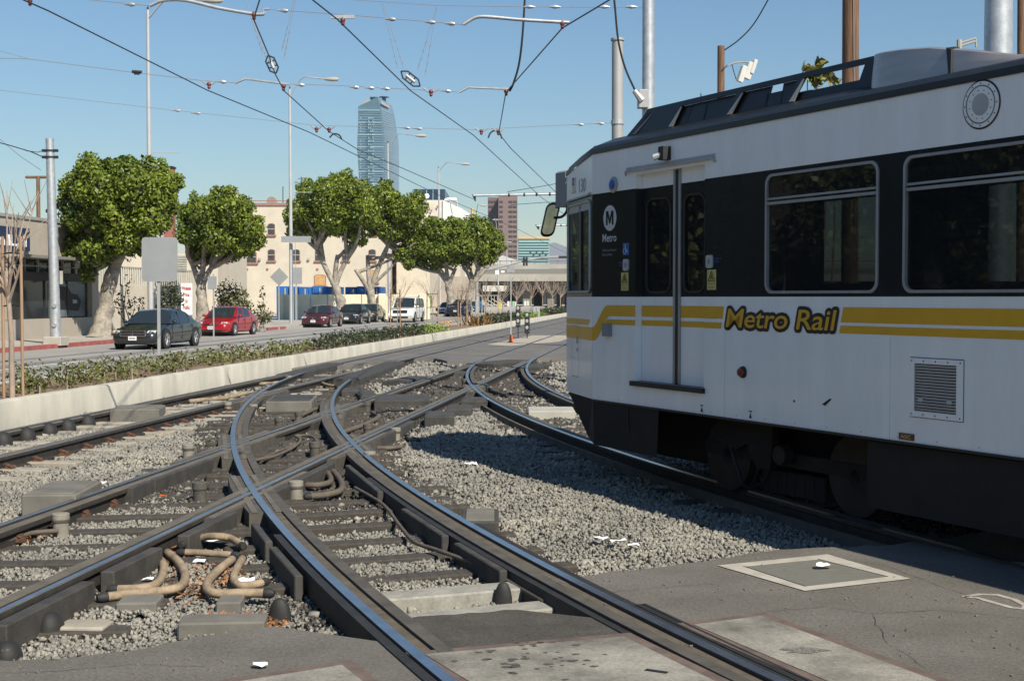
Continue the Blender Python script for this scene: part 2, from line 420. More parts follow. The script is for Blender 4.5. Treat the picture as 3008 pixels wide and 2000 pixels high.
def scatter_stones():
    rg = np.random.default_rng(11)
    zones = [(4.5, 13.5, 1500, 0.0168), (13.5, 19, 850, 0.0215), (19, 27, 330, 0.031), (27, 43, 80, 0.047)]
    C_, S_ = [], []
    for y0, y1, dens, sz in zones:
        xa, xb = -0.42 * y1 - 0.6, min(0.40 * y1, 7.5)
        n = int((y1 - y0) * (xb - xa) * dens)
        x = rg.uniform(xa, xb, n); y = rg.uniform(y0, y1, n)
        t = x * N.x + y * N.y
        keep = (x > -0.40 * y - 0.5) & (x < 0.40 * y + 0.8) & (t < 9.95) & (t > -4.2)
        x, y = x[keep], y[keep]
        ok = np.ones(len(x), bool)
        for poly in APRONS + [FARP]:
            P = np.array(poly); c = np.zeros(len(x), bool); j = len(P) - 1
            for i in range(len(P)):
                xi, yi = P[i]; xj, yj = P[j]
                if yi != yj:
                    c ^= ((yi > y) != (yj > y)) & (x < (xj - xi) * (y - yi) / (yj - yi) + xi)
                j = i
            ok &= ~c
        x, y = x[ok], y[ok]
        z = np.array([hgt(a, b) for a, b in zip(x, y)])
        # heaped higher between the near curve and the train's curve
        s = x * U.x + y * U.y; t = x * N.x + y * N.y
        d3 = np.hypot(x - T3C.x, y - T3C.y) - T3R; d4 = np.hypot(x - T4C.x, y - T4C.y) - T4R
        heap = np.clip(np.minimum(-d3 - 1.35, d4 - 1.3) / 0.7, 0, 1)
        z = z + heap * 0.06 + rg.uniform(-0.012, 0.014, len(x)) + 0.006
        C_.append(np.c_[x, y, z]); S_.append(sz * np.exp(rg.normal(0, 0.32, len(x))))
    C_ = np.concatenate(C_); S_ = np.concatenate(S_); n = len(C_)
    base = np.array([(-1, -1, -1), (1, -1, -1), (1, 1, -1), (-1, 1, -1), (-1, -1, 1), (1, -1, 1), (1, 1, 1), (-1, 1, 1)], float) * 0.62
    V = base[None] * rg.uniform(0.35, 1.25, (n, 8, 3)) * np.array([1.15, 0.95, 0.75])
    ax = rg.normal(size=(n, 4)); ax /= np.linalg.norm(ax, axis=1)[:, None]
    w, x, y, z = ax.T
    Rm = np.stack([np.stack([1 - 2 * (y * y + z * z), 2 * (x * y - z * w), 2 * (x * z + y * w)], -1),
                   np.stack([2 * (x * y + z * w), 1 - 2 * (x * x + z * z), 2 * (y * z - x * w)], -1),
                   np.stack([2 * (x * z - y * w), 2 * (y * z + x * w), 1 - 2 * (x * x + y * y)], -1)], 1)
    V = np.einsum('nij,nkj->nki', Rm, V) * S_[:, None, None] + C_[:, None, :]
    Q = np.array([(0, 3, 2, 1), (4, 5, 6, 7), (0, 1, 5, 4), (1, 2, 6, 5), (2, 3, 7, 6), (3, 0, 4, 7)])
    Fc = (Q[None] + (np.arange(n) * 8)[:, None, None]).reshape(-1)
    me = bpy.data.meshes.new('ballast_stones')
    me.vertices.add(n * 8); me.vertices.foreach_set('co', V.reshape(-1))
    me.loops.add(len(Fc)); me.loops.foreach_set('vertex_index', Fc)
    me.polygons.add(n * 6); me.polygons.foreach_set('loop_start', np.arange(n * 6) * 4)
    me.update(calc_edges=True); me.validate()
    me.materials.append(m_stone); me.materials.append(m_grime)
    X, Yy = C_[:, 0], C_[:, 1]; s = X * U.x + Yy * U.y; t = X * N.x + Yy * N.y
    d3 = np.abs(np.hypot(X - T3C.x, Yy - T3C.y) - T3R); d4 = np.abs(np.hypot(X - T4C.x, Yy - T4C.y) - T4R)
    def band(v, lo, hi, w): return np.clip((v - lo) / w, 0, 1) * np.clip((hi - v) / w, 0, 1)
    p = np.maximum.reduce([band(s, 11.2, 36, 1.6) * np.clip((1.45 - d3) / .5, 0, 1), band(s, 11.5, 40, 2.0) * np.clip((1.25 - np.abs(t - 4.7)) / .4, 0, 1), band(s, 25, 44, 2.5) * np.clip((1.5 - d4) / .5, 0, 1),
        band(s, 7.5, 14, .6) * np.clip((.34 - np.abs(d3 - HALF)) / .15, 0, 1) * .8, np.clip((.3 - np.abs(np.abs(t - 4.7) - HALF)) / .15, 0, 1) * .7, np.clip((.25 - np.abs(np.abs(t - 8.5) - HALF)) / .15, 0, 1) * .5, np.clip((.9 - d4) / .3, 0, 1) * .55])
    me.polygons.foreach_set('material_index', np.repeat((rg.random(n) < p * .9).astype(np.int32), 6))
    o = link('ballast_stones', me); tag(o, 'grey crushed stone ballast between the tracks', 'gravel', kind='stuff')
    print('stones', n)
scatter_stones()
# ------------------------------------------------------------------ tracks
RP = [(-.033, 0), (.033, 0), (.037, -.008), (.037, -.035), (.012, -.047), (.012, -.135), (.07, -.15), (.07, -.168), (-.07, -.168), (-.07, -.15), (-.012, -.135), (-.012, -.047), (-.037, -.035), (-.037, -.008)]
GPF = [(-.042, 0), (.042, 0), (.046, -.008), (.046, -.05), (.016, -.06), (.016, -.168), (-.016, -.168), (-.016, -.06), (-.046, -.05), (-.046, -.008)]
def sweep(path, prof, mats, name, parent, top_mi=1, dz=0.0, cap=True):
    m = MB(); k = len(path); rings = []
    for i, p in enumerate(path):
        d = path[min(i + 1, k - 1)] - path[max(i - 1, 0)]; d.z = 0; d.normalize()
        w = Vector((-d.y, d.x, 0))                    # left of travel
        rings.append([p + w * -q[0] + Vector((0, 0, q[1] + dz)) for q in prof])
    ids = m.loft(rings, 0)
    n = len(prof); idx = 0
    for _ in range(k - 1):
        for i in range(n):
            if i == 0 or (top_mi == 2 and i in (0, 1, n - 1)): m.m[idx] = 1
            idx += 1
    return obj(name, m, mats, parent, 35)
def strip(path, w0, w1, z, mt, name, parent):
    m = MB(); k = len(path); L_ = []
    for i, p in enumerate(path):
        d = path[min(i + 1, k - 1)] - path[max(i - 1, 0)]; d.z = 0; d.normalize(); w = Vector((-d.y, d.x, 0))
        L_.append((p + w * w0 + Vector((0, 0, z)), p + w * w1 + Vector((0, 0, z))))
    for a, b in zip(L_[:-1], L_[1:]): m.face([a[0], a[1], b[1], b[0]])
    return obj(name, m, mt, parent)
def straight(t, s0, s1, step=2.0):
    k = max(2, int((s1 - s0) / step)); return [st(s0 + (s1 - s0) * i / k, t) for i in range(k + 1)]
def ties(parent, centers, mt, half, w=0.12, ztop=-0.125, jitter=0.03, seed=1):
    r_ = random.Random(seed)
    protos = []
    for q in range(3):
        m = MB(); h = half + (0.0, 0.12, -0.1)[q]
        m.bbox(-w, w, -h, h, -0.17, 0.0, 0.012); protos.append(mesh_of(m, 'tie', [mt]))
    for (p, ang) in centers:
        o = link('tie', protos[r_.randrange(3)], parent)
        o.matrix_parent_inverse = Matrix.Translation(-parent.location) if parent.type == 'EMPTY' else Matrix()
        o.location = (p.x, p.y, ztop + r_.uniform(-0.012, 0.008)); o.rotation_euler = (r_.uniform(-.01, .01), 0, ang + r_.uniform(-jitter, jitter))
def clips(parent, pts, ang, mt=None):
    m = MB(); m.box(-.045, .045, -.06, .06, -.02, .012); m.box(-.03, .03, -.035, .045, .0121, .045); m.tube([(-.03, .05, .02), (-.03, -.05, .055), (.03, -.05, .055), (.03, .05, .02)], .009, 5)
    me = mesh_of(m, 'rail_clip', [mt or m_rust])
    for p in pts:
        o = link('rail_clip', me, parent); o.location = p; o.rotation_euler = (0, 0, ang)

t1 = thing('railway_track', 'far straight street track nearest the median wall, on pale concrete ties', 'track', st(18, 8.5, -0.17))
t2 = thing('railway_track', 'near straight street track crossed by the curved rails, on dark timber ties', 'track', st(12, 4.7, -0.17))
t3 = thing('railway_track', 'curved track with bright blue rail heads sweeping up from the bottom edge', 'track', st(8, 1.4, -0.17))
t4 = thing('railway_track', 'curved track that passes under the parked white train', 'track', st(20, 1.5, -0.17))
SH, DU = [m_rail, m_head], [m_rail, m_dull]
for tt, t, sgn in ((t1, 8.5 + HALF, -1), (t1, 8.5 - HALF, 1), (t2, 4.7 + HALF, -1), (t2, 4.7 - HALF, 1)):
    shiny = SH if tt is t2 else DU
    s0 = 2.0 if tt is t2 else 6.0
    sweep(straight(t, s0, 400, 3), RP, SH, 'rail', tt)
    gp_ = straight(t + sgn * 0.125, s0, 33 if tt is t1 else 39, 2)
    sweep(gp_, GPF, [m_rail, m_dull], 'guard_rail', tt, dz=-0.004, top_mi=2)
    strip(straight(t, s0, 33 if tt is t1 else 39, 2), sgn * 0.036, sgn * 0.076, -0.028, m_tanf, 'flangeway_fill', tt)
    strip(straight(t, s0, 60, 2), -0.031, 0.0 if sgn < 0 else -0.012, 0.0012, m_dull, 'worn_strip', tt) if sgn > 0 else strip(straight(t, s0, 60, 2), 0.006, 0.031, 0.0012, m_dull, 'worn_strip', tt)
def path3(off, s0=1.2, s1=35.5): return arc_list(T3C, T3R, off, s0, s1, 0.4)
def t4path(off, s1=41.0):
    """the train's curve: the wide arc, then a tighter bend towards the cross street"""
    cs, ct = to_st(T4C); a_end = math.asin((cs - 12.0) / T4R)
    far = arc_list(T4C, T4R, off, 12.0, s1, 0.5)
    # continue from s=12 with radius 30 about a centre on the same normal
    c2 = (cs - (T4R - 30) * math.sin(a_end), ct + (T4R - 30) * math.cos(a_end)); tight = []
    for i in range(1, 40):
        a = a_end + i * 0.022; r = 30 + off
        tight.append(st(c2[0] - r * math.sin(a), c2[1] + r * math.cos(a)))
    return tight[::-1] + far
for off, sg in ((HALF, -1), (-HALF, 1)):
    pth = path3(off); sweep(pth, RP, SH, 'rail', t3, dz=0.003)
    g_in = arc_list(T3C, T3R, off + sg * 0.165, 1.2, 24, 0.4)
    sweep(g_in, GPF, [m_rail, m_cast], 'guard_rail', t3, dz=-0.002)
    strip(arc_list(T3C, T3R, off, 1.2, 24, 0.4), sg * 0.037, sg * 0.136, -0.02, m_tanf, 'flangeway_fill', t3)
    # rubber seal on the field side where the rail lies in the pavement
    sweep(arc_list(T3C, T3R, off - sg * 0.075, 1.2, 10.6, 0.4), [(-.03, .004), (.03, .004), (.034, -.15), (-.034, -.15)], [m_rub, m_rub], 'rubber_seal', t3, dz=-0.012)
    if sg > 0:
        sweep(arc_list(T3C, T3R, off + 0.235, 1.2, 13.5, 0.4), [(-.03, .0), (.03, .0), (.05, -.18), (-.05, -.18)], [m_rub, m_rub], 'rubber_seal', t3, dz=-0.02)
    p4 = t4path(off); sweep(p4, RP, SH, 'rail', t4, dz=0.003)
    sweep(t4path(off + sg * 0.115, 36), GPF, [m_rail, m_cast], 'guard_rail', t4, dz=-0.004)
# the outer strap rail beside the train's near rail
sweep([p for p in t4path(HALF + 0.16, 24.5)], [(-.02, 0), (.02, 0), (.03, -.1), (-.03, -.1)], [m_cast, m_tanf], 'strap_rail', t4, dz=-0.075)

# ties
a_perp = math.atan2(N.y, N.x) + math.pi / 2
c1 = [(st(s, 8.5), a_perp) for s in np.arange(11.2, 35, 0.72)]
ties(t1, c1, m_ctie, 1.28, 0.12, -0.138, seed=2)
c2 = [(st(s, 4.72 - 0.02 * (i % 3)), a_perp + 0.22) for i, s in enumerate(np.arange(6.0, 36, 0.72))]
ties(t2, c2, m_timb, 1.35, 0.09, -0.138, seed=3)
cs3, ct3 = to_st(T3C); c3 = []
for s in np.arange(9.45, 35, 0.66):
    a = math.asin((cs3 - s) / T3R); p = st(cs3 - T3R * math.sin(a), ct3 + T3R * math.cos(a)); c3.append((p, a_perp + a))
ties(t3, c3, m_timb, 1.22, 0.095, -0.128, seed=4)
c3c = []
for s in (8.22, 8.75):
    a = math.asin((cs3 - s) / T3R); c3c.append((st(cs3 - T3R * math.sin(a), ct3 + T3R * math.cos(a)), a_perp + a + (0.05 if s < 8.5 else 0)))
ties(t3, c3c, mat('grey_concrete_tie', (0.26, 0.25, 0.215), 0.9, var=0.25, scale=5, bump=0.3, bscale=60, fine=.1, fscale=40), 0.95, 0.12, -0.085, 0.01, seed=5)
cs4, ct4 = to_st(T4C); c4 = []
for s in np.arange(13.2, 37, 0.66):
    a = math.asin((cs4 - s) / T4R); c4.append((st(cs4 - T4R * math.sin(a), ct4 + T4R * math.cos(a)), a_perp + a))
ties(t4, c4, m_timb, 1.25, 0.11, -0.15, seed=6)
clips(t1, [st(s, 8.5 - HALF - 0.10, -0.135) for s in np.arange(11.2, 27, 0.72)], a_perp)
clips(t1, [st(s, 8.5 - HALF + 0.10, -0.135) for s in np.arange(11.2, 22, 0.72)], a_perp)
clips(t2, [st(s, 4.7 + HALF - 0.13, -0.125) for s in np.arange(6.0, 15, 0.63)], a_perp)
clips(t2, [st(s, 4.7 - HALF + 0.16, -0.125) for s in np.arange(6.0, 11, 0.63)], a_perp)

# cast crossings (frogs) where the rails cut each other, with their side walls and flangeways
def cross_s(tl, off):
    lo, hi = 5.0, 38.0
    for _ in range(60):
        mid = (lo + hi) / 2
        if to_st(arc_pt(T3C, T3R, mid, off))[1] < tl: lo = mid
        else: hi = mid
    return lo
def casting(parent, P, ang_a, ang_b, La=0.75, Lb=0.8, w=0.19):
    m = MB()
    for k_, (ang, L_, z) in enumerate(((ang_a, La, -0.010), (ang_b, Lb, -0.014))):
        F_ = Matrix.Translation(P) @ Matrix.Rotation(ang, 4, 'Z')
        poly = [(-L_, -w * .8), (-L_ * .35, -w), (L_ * .35, -w), (L_, -w * .8), (L_, w * .8), (L_ * .35, w), (-L_ * .35, w), (-L_, w * .8)]
        m.prism(poly, -0.17 - 0.004 * k_, z, 0, F_)
    # filler wedge in the acute corners
    o = obj('frog_casting', m, m_cast, parent)
    m2 = MB()
    for k_, (ang, L_, z) in enumerate(((ang_a, La, -0.003), (ang_b, Lb, -0.001))):
        F_ = Matrix.Translation(P) @ Matrix.Rotation(ang, 4, 'Z')
        for sg in (-1, 1):
            m2.box(-L_, L_, sg * 0.105 - 0.028, sg * 0.105 + 0.028, -0.02, z, 0, F_)
    obj('flange_bar', m2, [m_dull], o)['kind'] = 'stuff'
sa = STREET_ANG
for tl, off, pr in ((3.95, HALF, t3), (5.45, HALF, t3), (3.95, -HALF, t3), (5.45, -HALF, t3), (7.75, HALF, t3)):
    s_ = cross_s(tl, off); P = arc_pt(T3C, T3R, s_, off)
    a = sa + math.asin((cs3 - s_) / (T3R + off))
    casting(pr, P, a, sa, 1.25 if tl < 5 else 1.4, 1.5 if tl < 5 else 1.8)
for off, tl in ((HALF, 3.95),):
    lo, hi = 12.0, 41.0
    for _ in range(60):
        mid = (lo + hi) / 2
        if to_st(arc_pt(T4C, T4R, mid, off))[1] < tl: lo = mid
        else: hi = mid
    casting(t4, arc_pt(T4C, T4R, lo, off), sa + math.asin((cs4 - lo) / T4R), sa, 1.2, 1.2)
# tall rubber-faced joint boxes alongside the rails of the crossing
def joint_wall(parent, p0, p1, h0=-0.17, h1=-0.005, w=0.05):
    m = MB(); d = (p1 - p0); L_ = d.length; F_ = Matrix.Translation(p0) @ Matrix.Rotation(math.atan2(d.y, d.x), 4, 'Z')
    m.bbox(0, L_, -w, w, h0, h1, 0.008, 0, F_); obj('joint_bar', m, m_blk, parent)
joint_wall(t2, st(7.2, 3.80), st(8.4, 3.80)); joint_wall(t2, st(8.7, 3.80), st(9.6, 3.80)); joint_wall(t2, st(10.1, 3.78), st(11.3, 3.78))
joint_wall(t2, st(13.2, 5.28), st(15.0, 5.28)); joint_wall(t2, st(12.6, 5.28), st(13.1, 5.28)); joint_wall(t2, st(19.5, 5.3), st(20.6, 5.3))
joint_wall(t2, st(16.5, 3.82), st(20, 3.82)); joint_wall(t2, st(12.4, 3.78), st(14.8, 3.78))
for s0, s1 in ((8.9, 9.9), (10.2, 11.5), (12.5, 14.5)):
    a0, a1 = arc_list(T3C, T3R, -HALF + 0.26, s0, s1, s1 - s0)[0::2][:2] if False else (arc_list(T3C, T3R, -HALF + 0.31, s0, s0 + .1)[0], arc_list(T3C, T3R, -HALF + 0.31, s1, s1 + .1)[0])
    joint_wall(t3, a0, a1, -0.19, -0.012, 0.03)
for s0, s1 in ((9.2, 10.2), (10.4, 11.2)):
    joint_wall(t3, arc_list(T3C, T3R, HALF + 0.17, s0, s0 + .1)[0], arc_list(T3C, T3R, HALF + 0.17, s1, s1 + .1)[0], -0.19, -0.02, 0.03)

# ------------------------------------------------------------------ boxes, slabs and stubs lying in the track bed
def block(name, label, P0, P1, P2, h, mt, cat='box', z0=-0.2, lid=None):
    if 'casing' not in label: P1 = Vector((P1.x, P0.y + (P1.y - P0.y) * .15, P1.z))
    """P0-P1 front bottom edge, P2 a back corner (world points): an upright chamfered block with a raised lid"""
    ex = (P1 - P0); ex.z = 0; L_ = ex.length; ex.normalize(); ey = Vector((-ex.y, ex.x, 0)); dpt = min(1.5 if 'tarred box' in label or 'wide' in label else .95, max(0.15, (P2 - P0).dot(ey)))
    F_ = Matrix((( ex.x, ey.x, 0, P0.x), (ex.y, ey.y, 0, P0.y), (0, 0, 1, 0), (0, 0, 0, 1)))
    o = thing(name, label, cat, (P0.x, P0.y, z0))
    m = MB(); m.bbox(0, L_, 0, dpt, z0, z0 + h, 0.012, 0, F_); obj('block_body', m, mt, o)
    if cat == 'slab': return o
    m = MB(); m.bbox(0.04, L_ - 0.04, 0.04, dpt - 0.04, z0 + h - .001, z0 + h + 0.012, 0.006, 0, F_); obj('lid', m, lid or mt, o)
    return o
def gB(x, y): return gp(x, y, -0.17)
block('junction_box', 'long pale box lying between the rails of the far track', gB(322, 1238), gB(496, 1226), gB(420, 1190), 0.22, m_gblk)
block('junction_box', 'grey flat-topped box at the left edge beside the near street track', gB(62, 1520), gB(236, 1512), gB(150, 1450), 0.24, m_gblk)
block('junction_box', 'black wrapped box on the stones right of the curved track', gB(1352, 1586), gB(1466, 1584), gB(1352, 1545), 0.185, m_blk, lid=m_gblk)
block('junction_box', 'wide grey box inside the curve near the far track', gB(780, 1216), gB(924, 1210), gB(800, 1178), 0.25, m_gblk, lid=m_blk)
block('junction_box', 'large flat tarred box in the middle of the near street track', gB(1098, 1208), gB(1266, 1202), gB(1130, 1178), 0.22, m_blk)
block('junction_box', 'dark box ending above the tip of the train shadow', gB(1246, 1266), gB(1334, 1264), gB(1250, 1238), 0.25, m_blk)
block('junction_box', 'dark box second in line beyond the shadow tip', gB(1308, 1230), gB(1384, 1230), gB(1312, 1206), 0.19, m_blk)
block('junction_box', 'dark box third in line beyond the shadow tip', gB(1352, 1204), gB(1432, 1204), gB(1360, 1182), 0.19, m_blk)
block('concrete_slab', 'pale concrete slab inside the train curve next to the cab', gB(1552, 1232), gB(1690, 1232), gB(1545, 1184), 0.17, m_conc, 'slab')
block('junction_box', 'small dark box between far and near street tracks', gB(1002, 1168), gB(1068, 1166), gB(1010, 1146), 0.17, m_blk)
block('junction_box', 'dark box tucked behind the large flat tarred box', gB(1058, 1178), gB(1120, 1172), gB(1070, 1158), 0.14, m_blk)
block('junction_box', 'long black casing along the rail beyond the grey wide box', gB(1052, 1136), gB(1190, 1080), gB(1010, 1124), 0.2, m_blk)
block('junction_box', 'black casing in front of the red litter on the far track', gB(872, 1120), gB(1010, 1084), gB(850, 1110), 0.2, m_blk)
block('junction_box', 'black casing where the near street track enters the pavement', gB(1452, 1084), gB(1575, 1072), gB(1465, 1064), 0.17, m_blk)
block('junction_box', 'flat black casing just before the far pavement near the cab', gB(1490, 1054), gB(1580, 1052), gB(1494, 1042), 0.14, m_blk)
block('junction_box', 'black casing beside the inner rail of the train curve', gB(1585, 1092), gB(1622, 1082), gB(1590, 1068), 0.15, m_blk)
block('junction_box', 'low dark box between the near rails left of the train curve', gB(1330, 1110), gB(1390, 1100), gB(1340, 1090), 0.16, m_blk)
block('junction_box', 'dark casing left of the near street track beyond the tarred box', gB(1188, 1136), gB(1262, 1120), gB(1195, 1120), 0.15, m_blk)
block('concrete_slab', 'pale slab at the edge of the far pavement by the far track', gB(1128, 1056), gB(1230, 1046), gB(1140, 1040), 0.16, m_conc, 'slab')
block('concrete_slab', 'broken concrete lump under the left loop of tan hoses', gB(338, 1800), gB(470, 1788), gB(350, 1772), 0.075, m_gblk, 'slab', -0.18)
block('concrete_slab', 'broken concrete lump under the right loop of tan hoses', gB(632, 1798), gB(712, 1790), gB(640, 1774), 0.075, m_gblk, 'slab', -0.18)
block('concrete_slab', 'half-buried flat concrete slab in the lower left ballast', gB(160, 1860), gB(290, 1870), gB(175, 1835), 0.07, m_ctie, 'slab', -0.2)
block('concrete_slab', 'long grey concrete tie end at the pavement edge lower left', gB(520, 1874), gB(800, 1836), gB(522, 1846), 0.10, m_gblk, 'slab', -0.18)

m_stub = MB(); m_stub.lathe((0, 0, 0), [(0.082, -0.05), (0.082, 0.17), (0.090, 0.171), (0.090, 0.255), (0.084, 0.262), (0.03, 0.264)], 20)
me_l = mesh_of(m_stub, 'pipe', [m_pvc], 35); me_d = mesh_of(m_stub, 'pipe', [m_dpvc], 35)
def stub(x, y, label, dark=False, sc=1.0):
    p = gp(x, y, -0.19)
    o = thing('pipe_stub', label, 'pipe stub', p, 'capped conduit stubs standing in the track bed', rotz=rnd.uniform(0, 3))
    c = link('pipe', me_d if dark else me_l, o); sc *= .82; c.scale = (sc, sc, sc)
    m = MB(); m.lathe((0, 0, 0), [(0.0905 * sc, 0.172 * sc), (0.0925 * sc, 0.180 * sc), (0.0925 * sc, 0.196 * sc), (0.0905 * sc, 0.204 * sc)], 18); obj('collar', m, m_dpvc, o, 40)
stub(179, 1580, 'pale capped pipe stub beside the near street rail at far left')
stub(587, 1478, 'dark capped pipe stub just left of the nearest diamond crossing', True)
stub(721, 1376, 'dark capped pipe stub inside the diamond between the curved rails', True)
stub(553, 1354, 'dusty pipe stub against the street rail left of the second crossing')
stub(870, 1474, 'pale capped pipe stub in front of the dark hose loop in the curve')
stub(1086, 1378, 'pale capped pipe stub right of the outer curved rail')
stub(744, 1224, 'pale pipe stub left of the wide grey box')
stub(669, 1216, 'pale pipe stub touching the curved rail below the far track')
stub(848, 1130, 'pale pipe stub between the rails near the black casing')
stub(855, 1158, 'short pale pipe stub with collar before the wide grey box')
stub(1077, 1214, 'dark pipe stub at the left end of the large tarred box', True)
stub(1162, 1300, 'grey pipe stub nearest the tip of the train shadow')
stub(1081, 1288, 'dark pipe stub left of the stub at the shadow tip', True)
stub(819, 1262, 'dark pipe stub beside the street rail below the wide grey box', True, .9)
stub(878, 1244, 'dark pipe stub between rail and curve below the wide grey box', True, .9)
stub(1003, 1250, 'dark pipe stub just inside the outer curve beyond the crossing', True)
stub(925, 1346, 'dark pipe stub among cables in the heart of the diamond', True)
stub(1365, 1140, 'dark pipe stub beside the sharp bend of the train curve', True)
stub(884, 1092, 'small pale pipe stub on the far track by the casing', False, .8)

m_dome = MB(); m_dome.lathe((0, 0, 0), [(0.125, -0.04), (0.12, 0.03), (0.10, 0.085), (0.065, 0.125), (0.02, 0.138)], 18)
me_dome = mesh_of(m_dome, 'rubber_cap', [m_rub], 60)
m_df = MB(); m_df.lathe((0, 0, 0), [(0.14, -0.05), (0.14, -0.025), (0.124, -0.02)], 18); me_df = mesh_of(m_df, 'flange', [m_rub], 40)
def dome(x, y, label, sx=1, sy=1, sz=1):
    p = gp(x, y, -0.15)
    o = thing('rubber_boot', label, 'rubber boot', p, 'black rubber boots over the rail bolts', rotz=STREET_ANG)
    for me, nm in ((me_dome, 'rubber_cap'), (me_df, 'flange')):
        c = link(nm, me, o); c.scale = (sx, sy, sz)
for i, (x, y) in enumerate(((8, 1304), (78, 1290), (143, 1275), (198, 1263), (256, 1250))):
    dome(x, y, ['nearest', 'second', 'third', 'fourth', 'farthest'][i] + ' of the five black domed boots along the far rail', 1.1, 1.1, 1.25)
dome(149, 1846, 'large black domed boot beside the rail in the lower left ballast', 0.8, .65, .75)
dome(23, 1932, 'black domed boot cut by the left edge at the pavement', 0.75, .65, 0.7)
dome(822, 1816, 'upright black boot against the left curved rail near the pavement', 0.46, 0.6, 0.95)
dome(1478, 1766, 'upright black boot against the right curved rail by the pale ties', 0.36, 0.5, 0.95)

def hose(name, label, pts, r, mt, cat='hose', z=None, ends=True, sag=None):
    r = r * .74; P = spline([gp(x, y, zz - .02) for x, y, zz in pts], 6)
    o = thing(name, label, cat, P[0])
    P2 = spline(P, 5); m = MB(); m.tube(P2, [r * (1.05 if i_ % 2 else .96) for i_ in range(len(P2))], 10, 0); obj('sleeve', m, mt, o, 80)
    if ends:
        for e, q in ((P[0], P[2]), (P[-1], P[-3])):
            d = (q - e).normalized(); m = MB(); m.tube([e - d * 0.02, e + d * 0.01, e + d * 0.05], [r * 0.7, r * 1.2, r * 1.08], 10); obj('taped_end', m, m_rub, o, 50)
def c2(x, y): return (x / 2.621, 1450 + y / 2.621)
def c4(x, y): return (700 + x / 2.359, 1400 + y / 2.359)
def c3(x, y): return (700 + x / 2.359, 1000 + y / 2.359)
def H(fn, L_, z): return [(*fn(x, y), zz if zz is not None else z) for x, y, zz in [(q + (None,))[:3] for q in L_]]
hose('conduit_hose', 'tan corrugated hose arching highest between the two rails', H(c2, [(1400, 395), (1520, 345), (1660, 325, -.03), (1780, 345), (1870, 405)], -0.06), 0.040, m_hose)
hose('conduit_hose', 'tan hose running straight below the arched one', H(c2, [(1380, 450), (1520, 452), (1680, 462), (1830, 475)], -0.09), 0.036, m_hose)
hose('conduit_hose', 'tan hose forming the inner left loop', H(c2, [(1200, 470), (1255, 540), (1248, 630), (1190, 700), (1060, 728), (850, 735)], -0.1), 0.040, m_hose)
hose('conduit_hose', 'tan hose forming the outer left loop down to the rail', H(c2, [(1280, 445), (1380, 530), (1425, 630), (1390, 710), (1260, 745), (1000, 770), (770, 800)], -0.085), 0.042, m_hose)
hose('conduit_hose', 'tan hose forming the outer right loop', H(c2, [(1800, 495), (1690, 580), (1605, 670), (1600, 740), (1690, 768), (1880, 762), (2090, 765)], -0.085), 0.042, m_hose)
hose('conduit_hose', 'tan hose forming the inner right loop', H(c2, [(1870, 490), (1815, 590), (1800, 660), (1850, 705), (1950, 700), (2050, 675)], -0.095), 0.038, m_hose)
hose('conduit_hose', 'short tan hose bent double inside the curved track', H(c4, [(330, 440), (430, 445), (505, 470), (470, 505), (380, 530)], -0.1), 0.036, m_hose)
hose('conduit_hose', 'thin dark hose curling against the left curved guard rail', H(c4, [(270, 330), (320, 400), (360, 470), (370, 520)], -0.06), 0.026, m_dhose, ends=False)
hose('conduit_hose', 'dusty hose looping upper in front of the diamond crossing', H(c3, [(440, 1000), (560, 1000), (640, 975), (620, 920), (580, 890)], -0.07), 0.042, m_dhose)
hose('conduit_hose', 'dusty hose looping lower in front of the diamond crossing', H(c3, [(470, 1080), (600, 1070), (705, 1040), (715, 985), (670, 920), (620, 880)], -0.08), 0.044, m_dhose)
hose('conduit_hose', 'broken tan hose end lying on the stones right of the curve', H(c4, [(1790, 440), (1900, 470), (1985, 510), (2040, 590)], -0.12), 0.034, m_hose)
hose('conduit_hose', 'pair of tan hose ends right of the outer rail by the pale stub', H(c3, [(1060, 955), (1090, 975), (1085, 1010), (1140, 1020), (1165, 975)], -0.1), 0.03, m_hose)
hose('conduit_hose', 'long dark hose lying across the middle of the diamond', H(c3, [(680, 650), (770, 620), (880, 580), (970, 530), (930, 500)], -0.08), 0.05, m_dhose)
hose('conduit_hose', 'dark hose bundle beside the left curve in the diamond', H(c3, [(400, 560), (440, 520), (500, 490), (545, 470)], -0.07), 0.045, m_dhose)
hose('conduit_hose', 'dusty hose by the stubs at the shadow tip', H(c3, [(960, 745), (1050, 745), (1130, 735)], -0.1), 0.04, m_dhose, ends=False)
hose('conduit_hose', 'dark hose end poking from rail towards the shadow tip', H(c3, [(1160, 655), (1200, 690), (1250, 690)], -0.09), 0.038, m_dhose)
hose('conduit_hose', 'pale hose across the far track below the black casing', H(c3, [(110, 300), (200, 298), (290, 290)], -0.06), 0.05, m_hose)
hose('conduit_hose', 'pair of pale hoses near the wide grey box far end', H(c3, [(565, 290), (620, 310), (680, 318)], -0.06), 0.05, m_hose)
hose('conduit_hose', 'tan conduit running along the inner side of the far rail', H(lambda x, y: (x / 2.621, 1000 + y / 2.621), [(1460, 470), (1600, 455), (1750, 440), (1900, 405)], -0.09), 0.06, m_hose, ends=False)
hose('conduit_hose', 'dusty conduit beside the inner rail of the train curve', H(c3, [(1740, 340), (1800, 360), (1860, 380)], -0.08), 0.05, m_dhose)
hose('power_cable', 'black cable strung along the inside of the right curved rail', H(c4, [(810, 75), (1000, 190), (1120, 340), (1220, 450), (1370, 505), (1600, 590), (1900, 740), (2120, 865)], -0.07), 0.022, m_dhose, 'cable', ends=False)
hose('power_cable', 'thin black cable under the wide tarred box', H(c3, [(960, 500), (1050, 485), (1150, 482), (1240, 488)], -0.03), 0.03, m_rub, 'cable', ends=False)
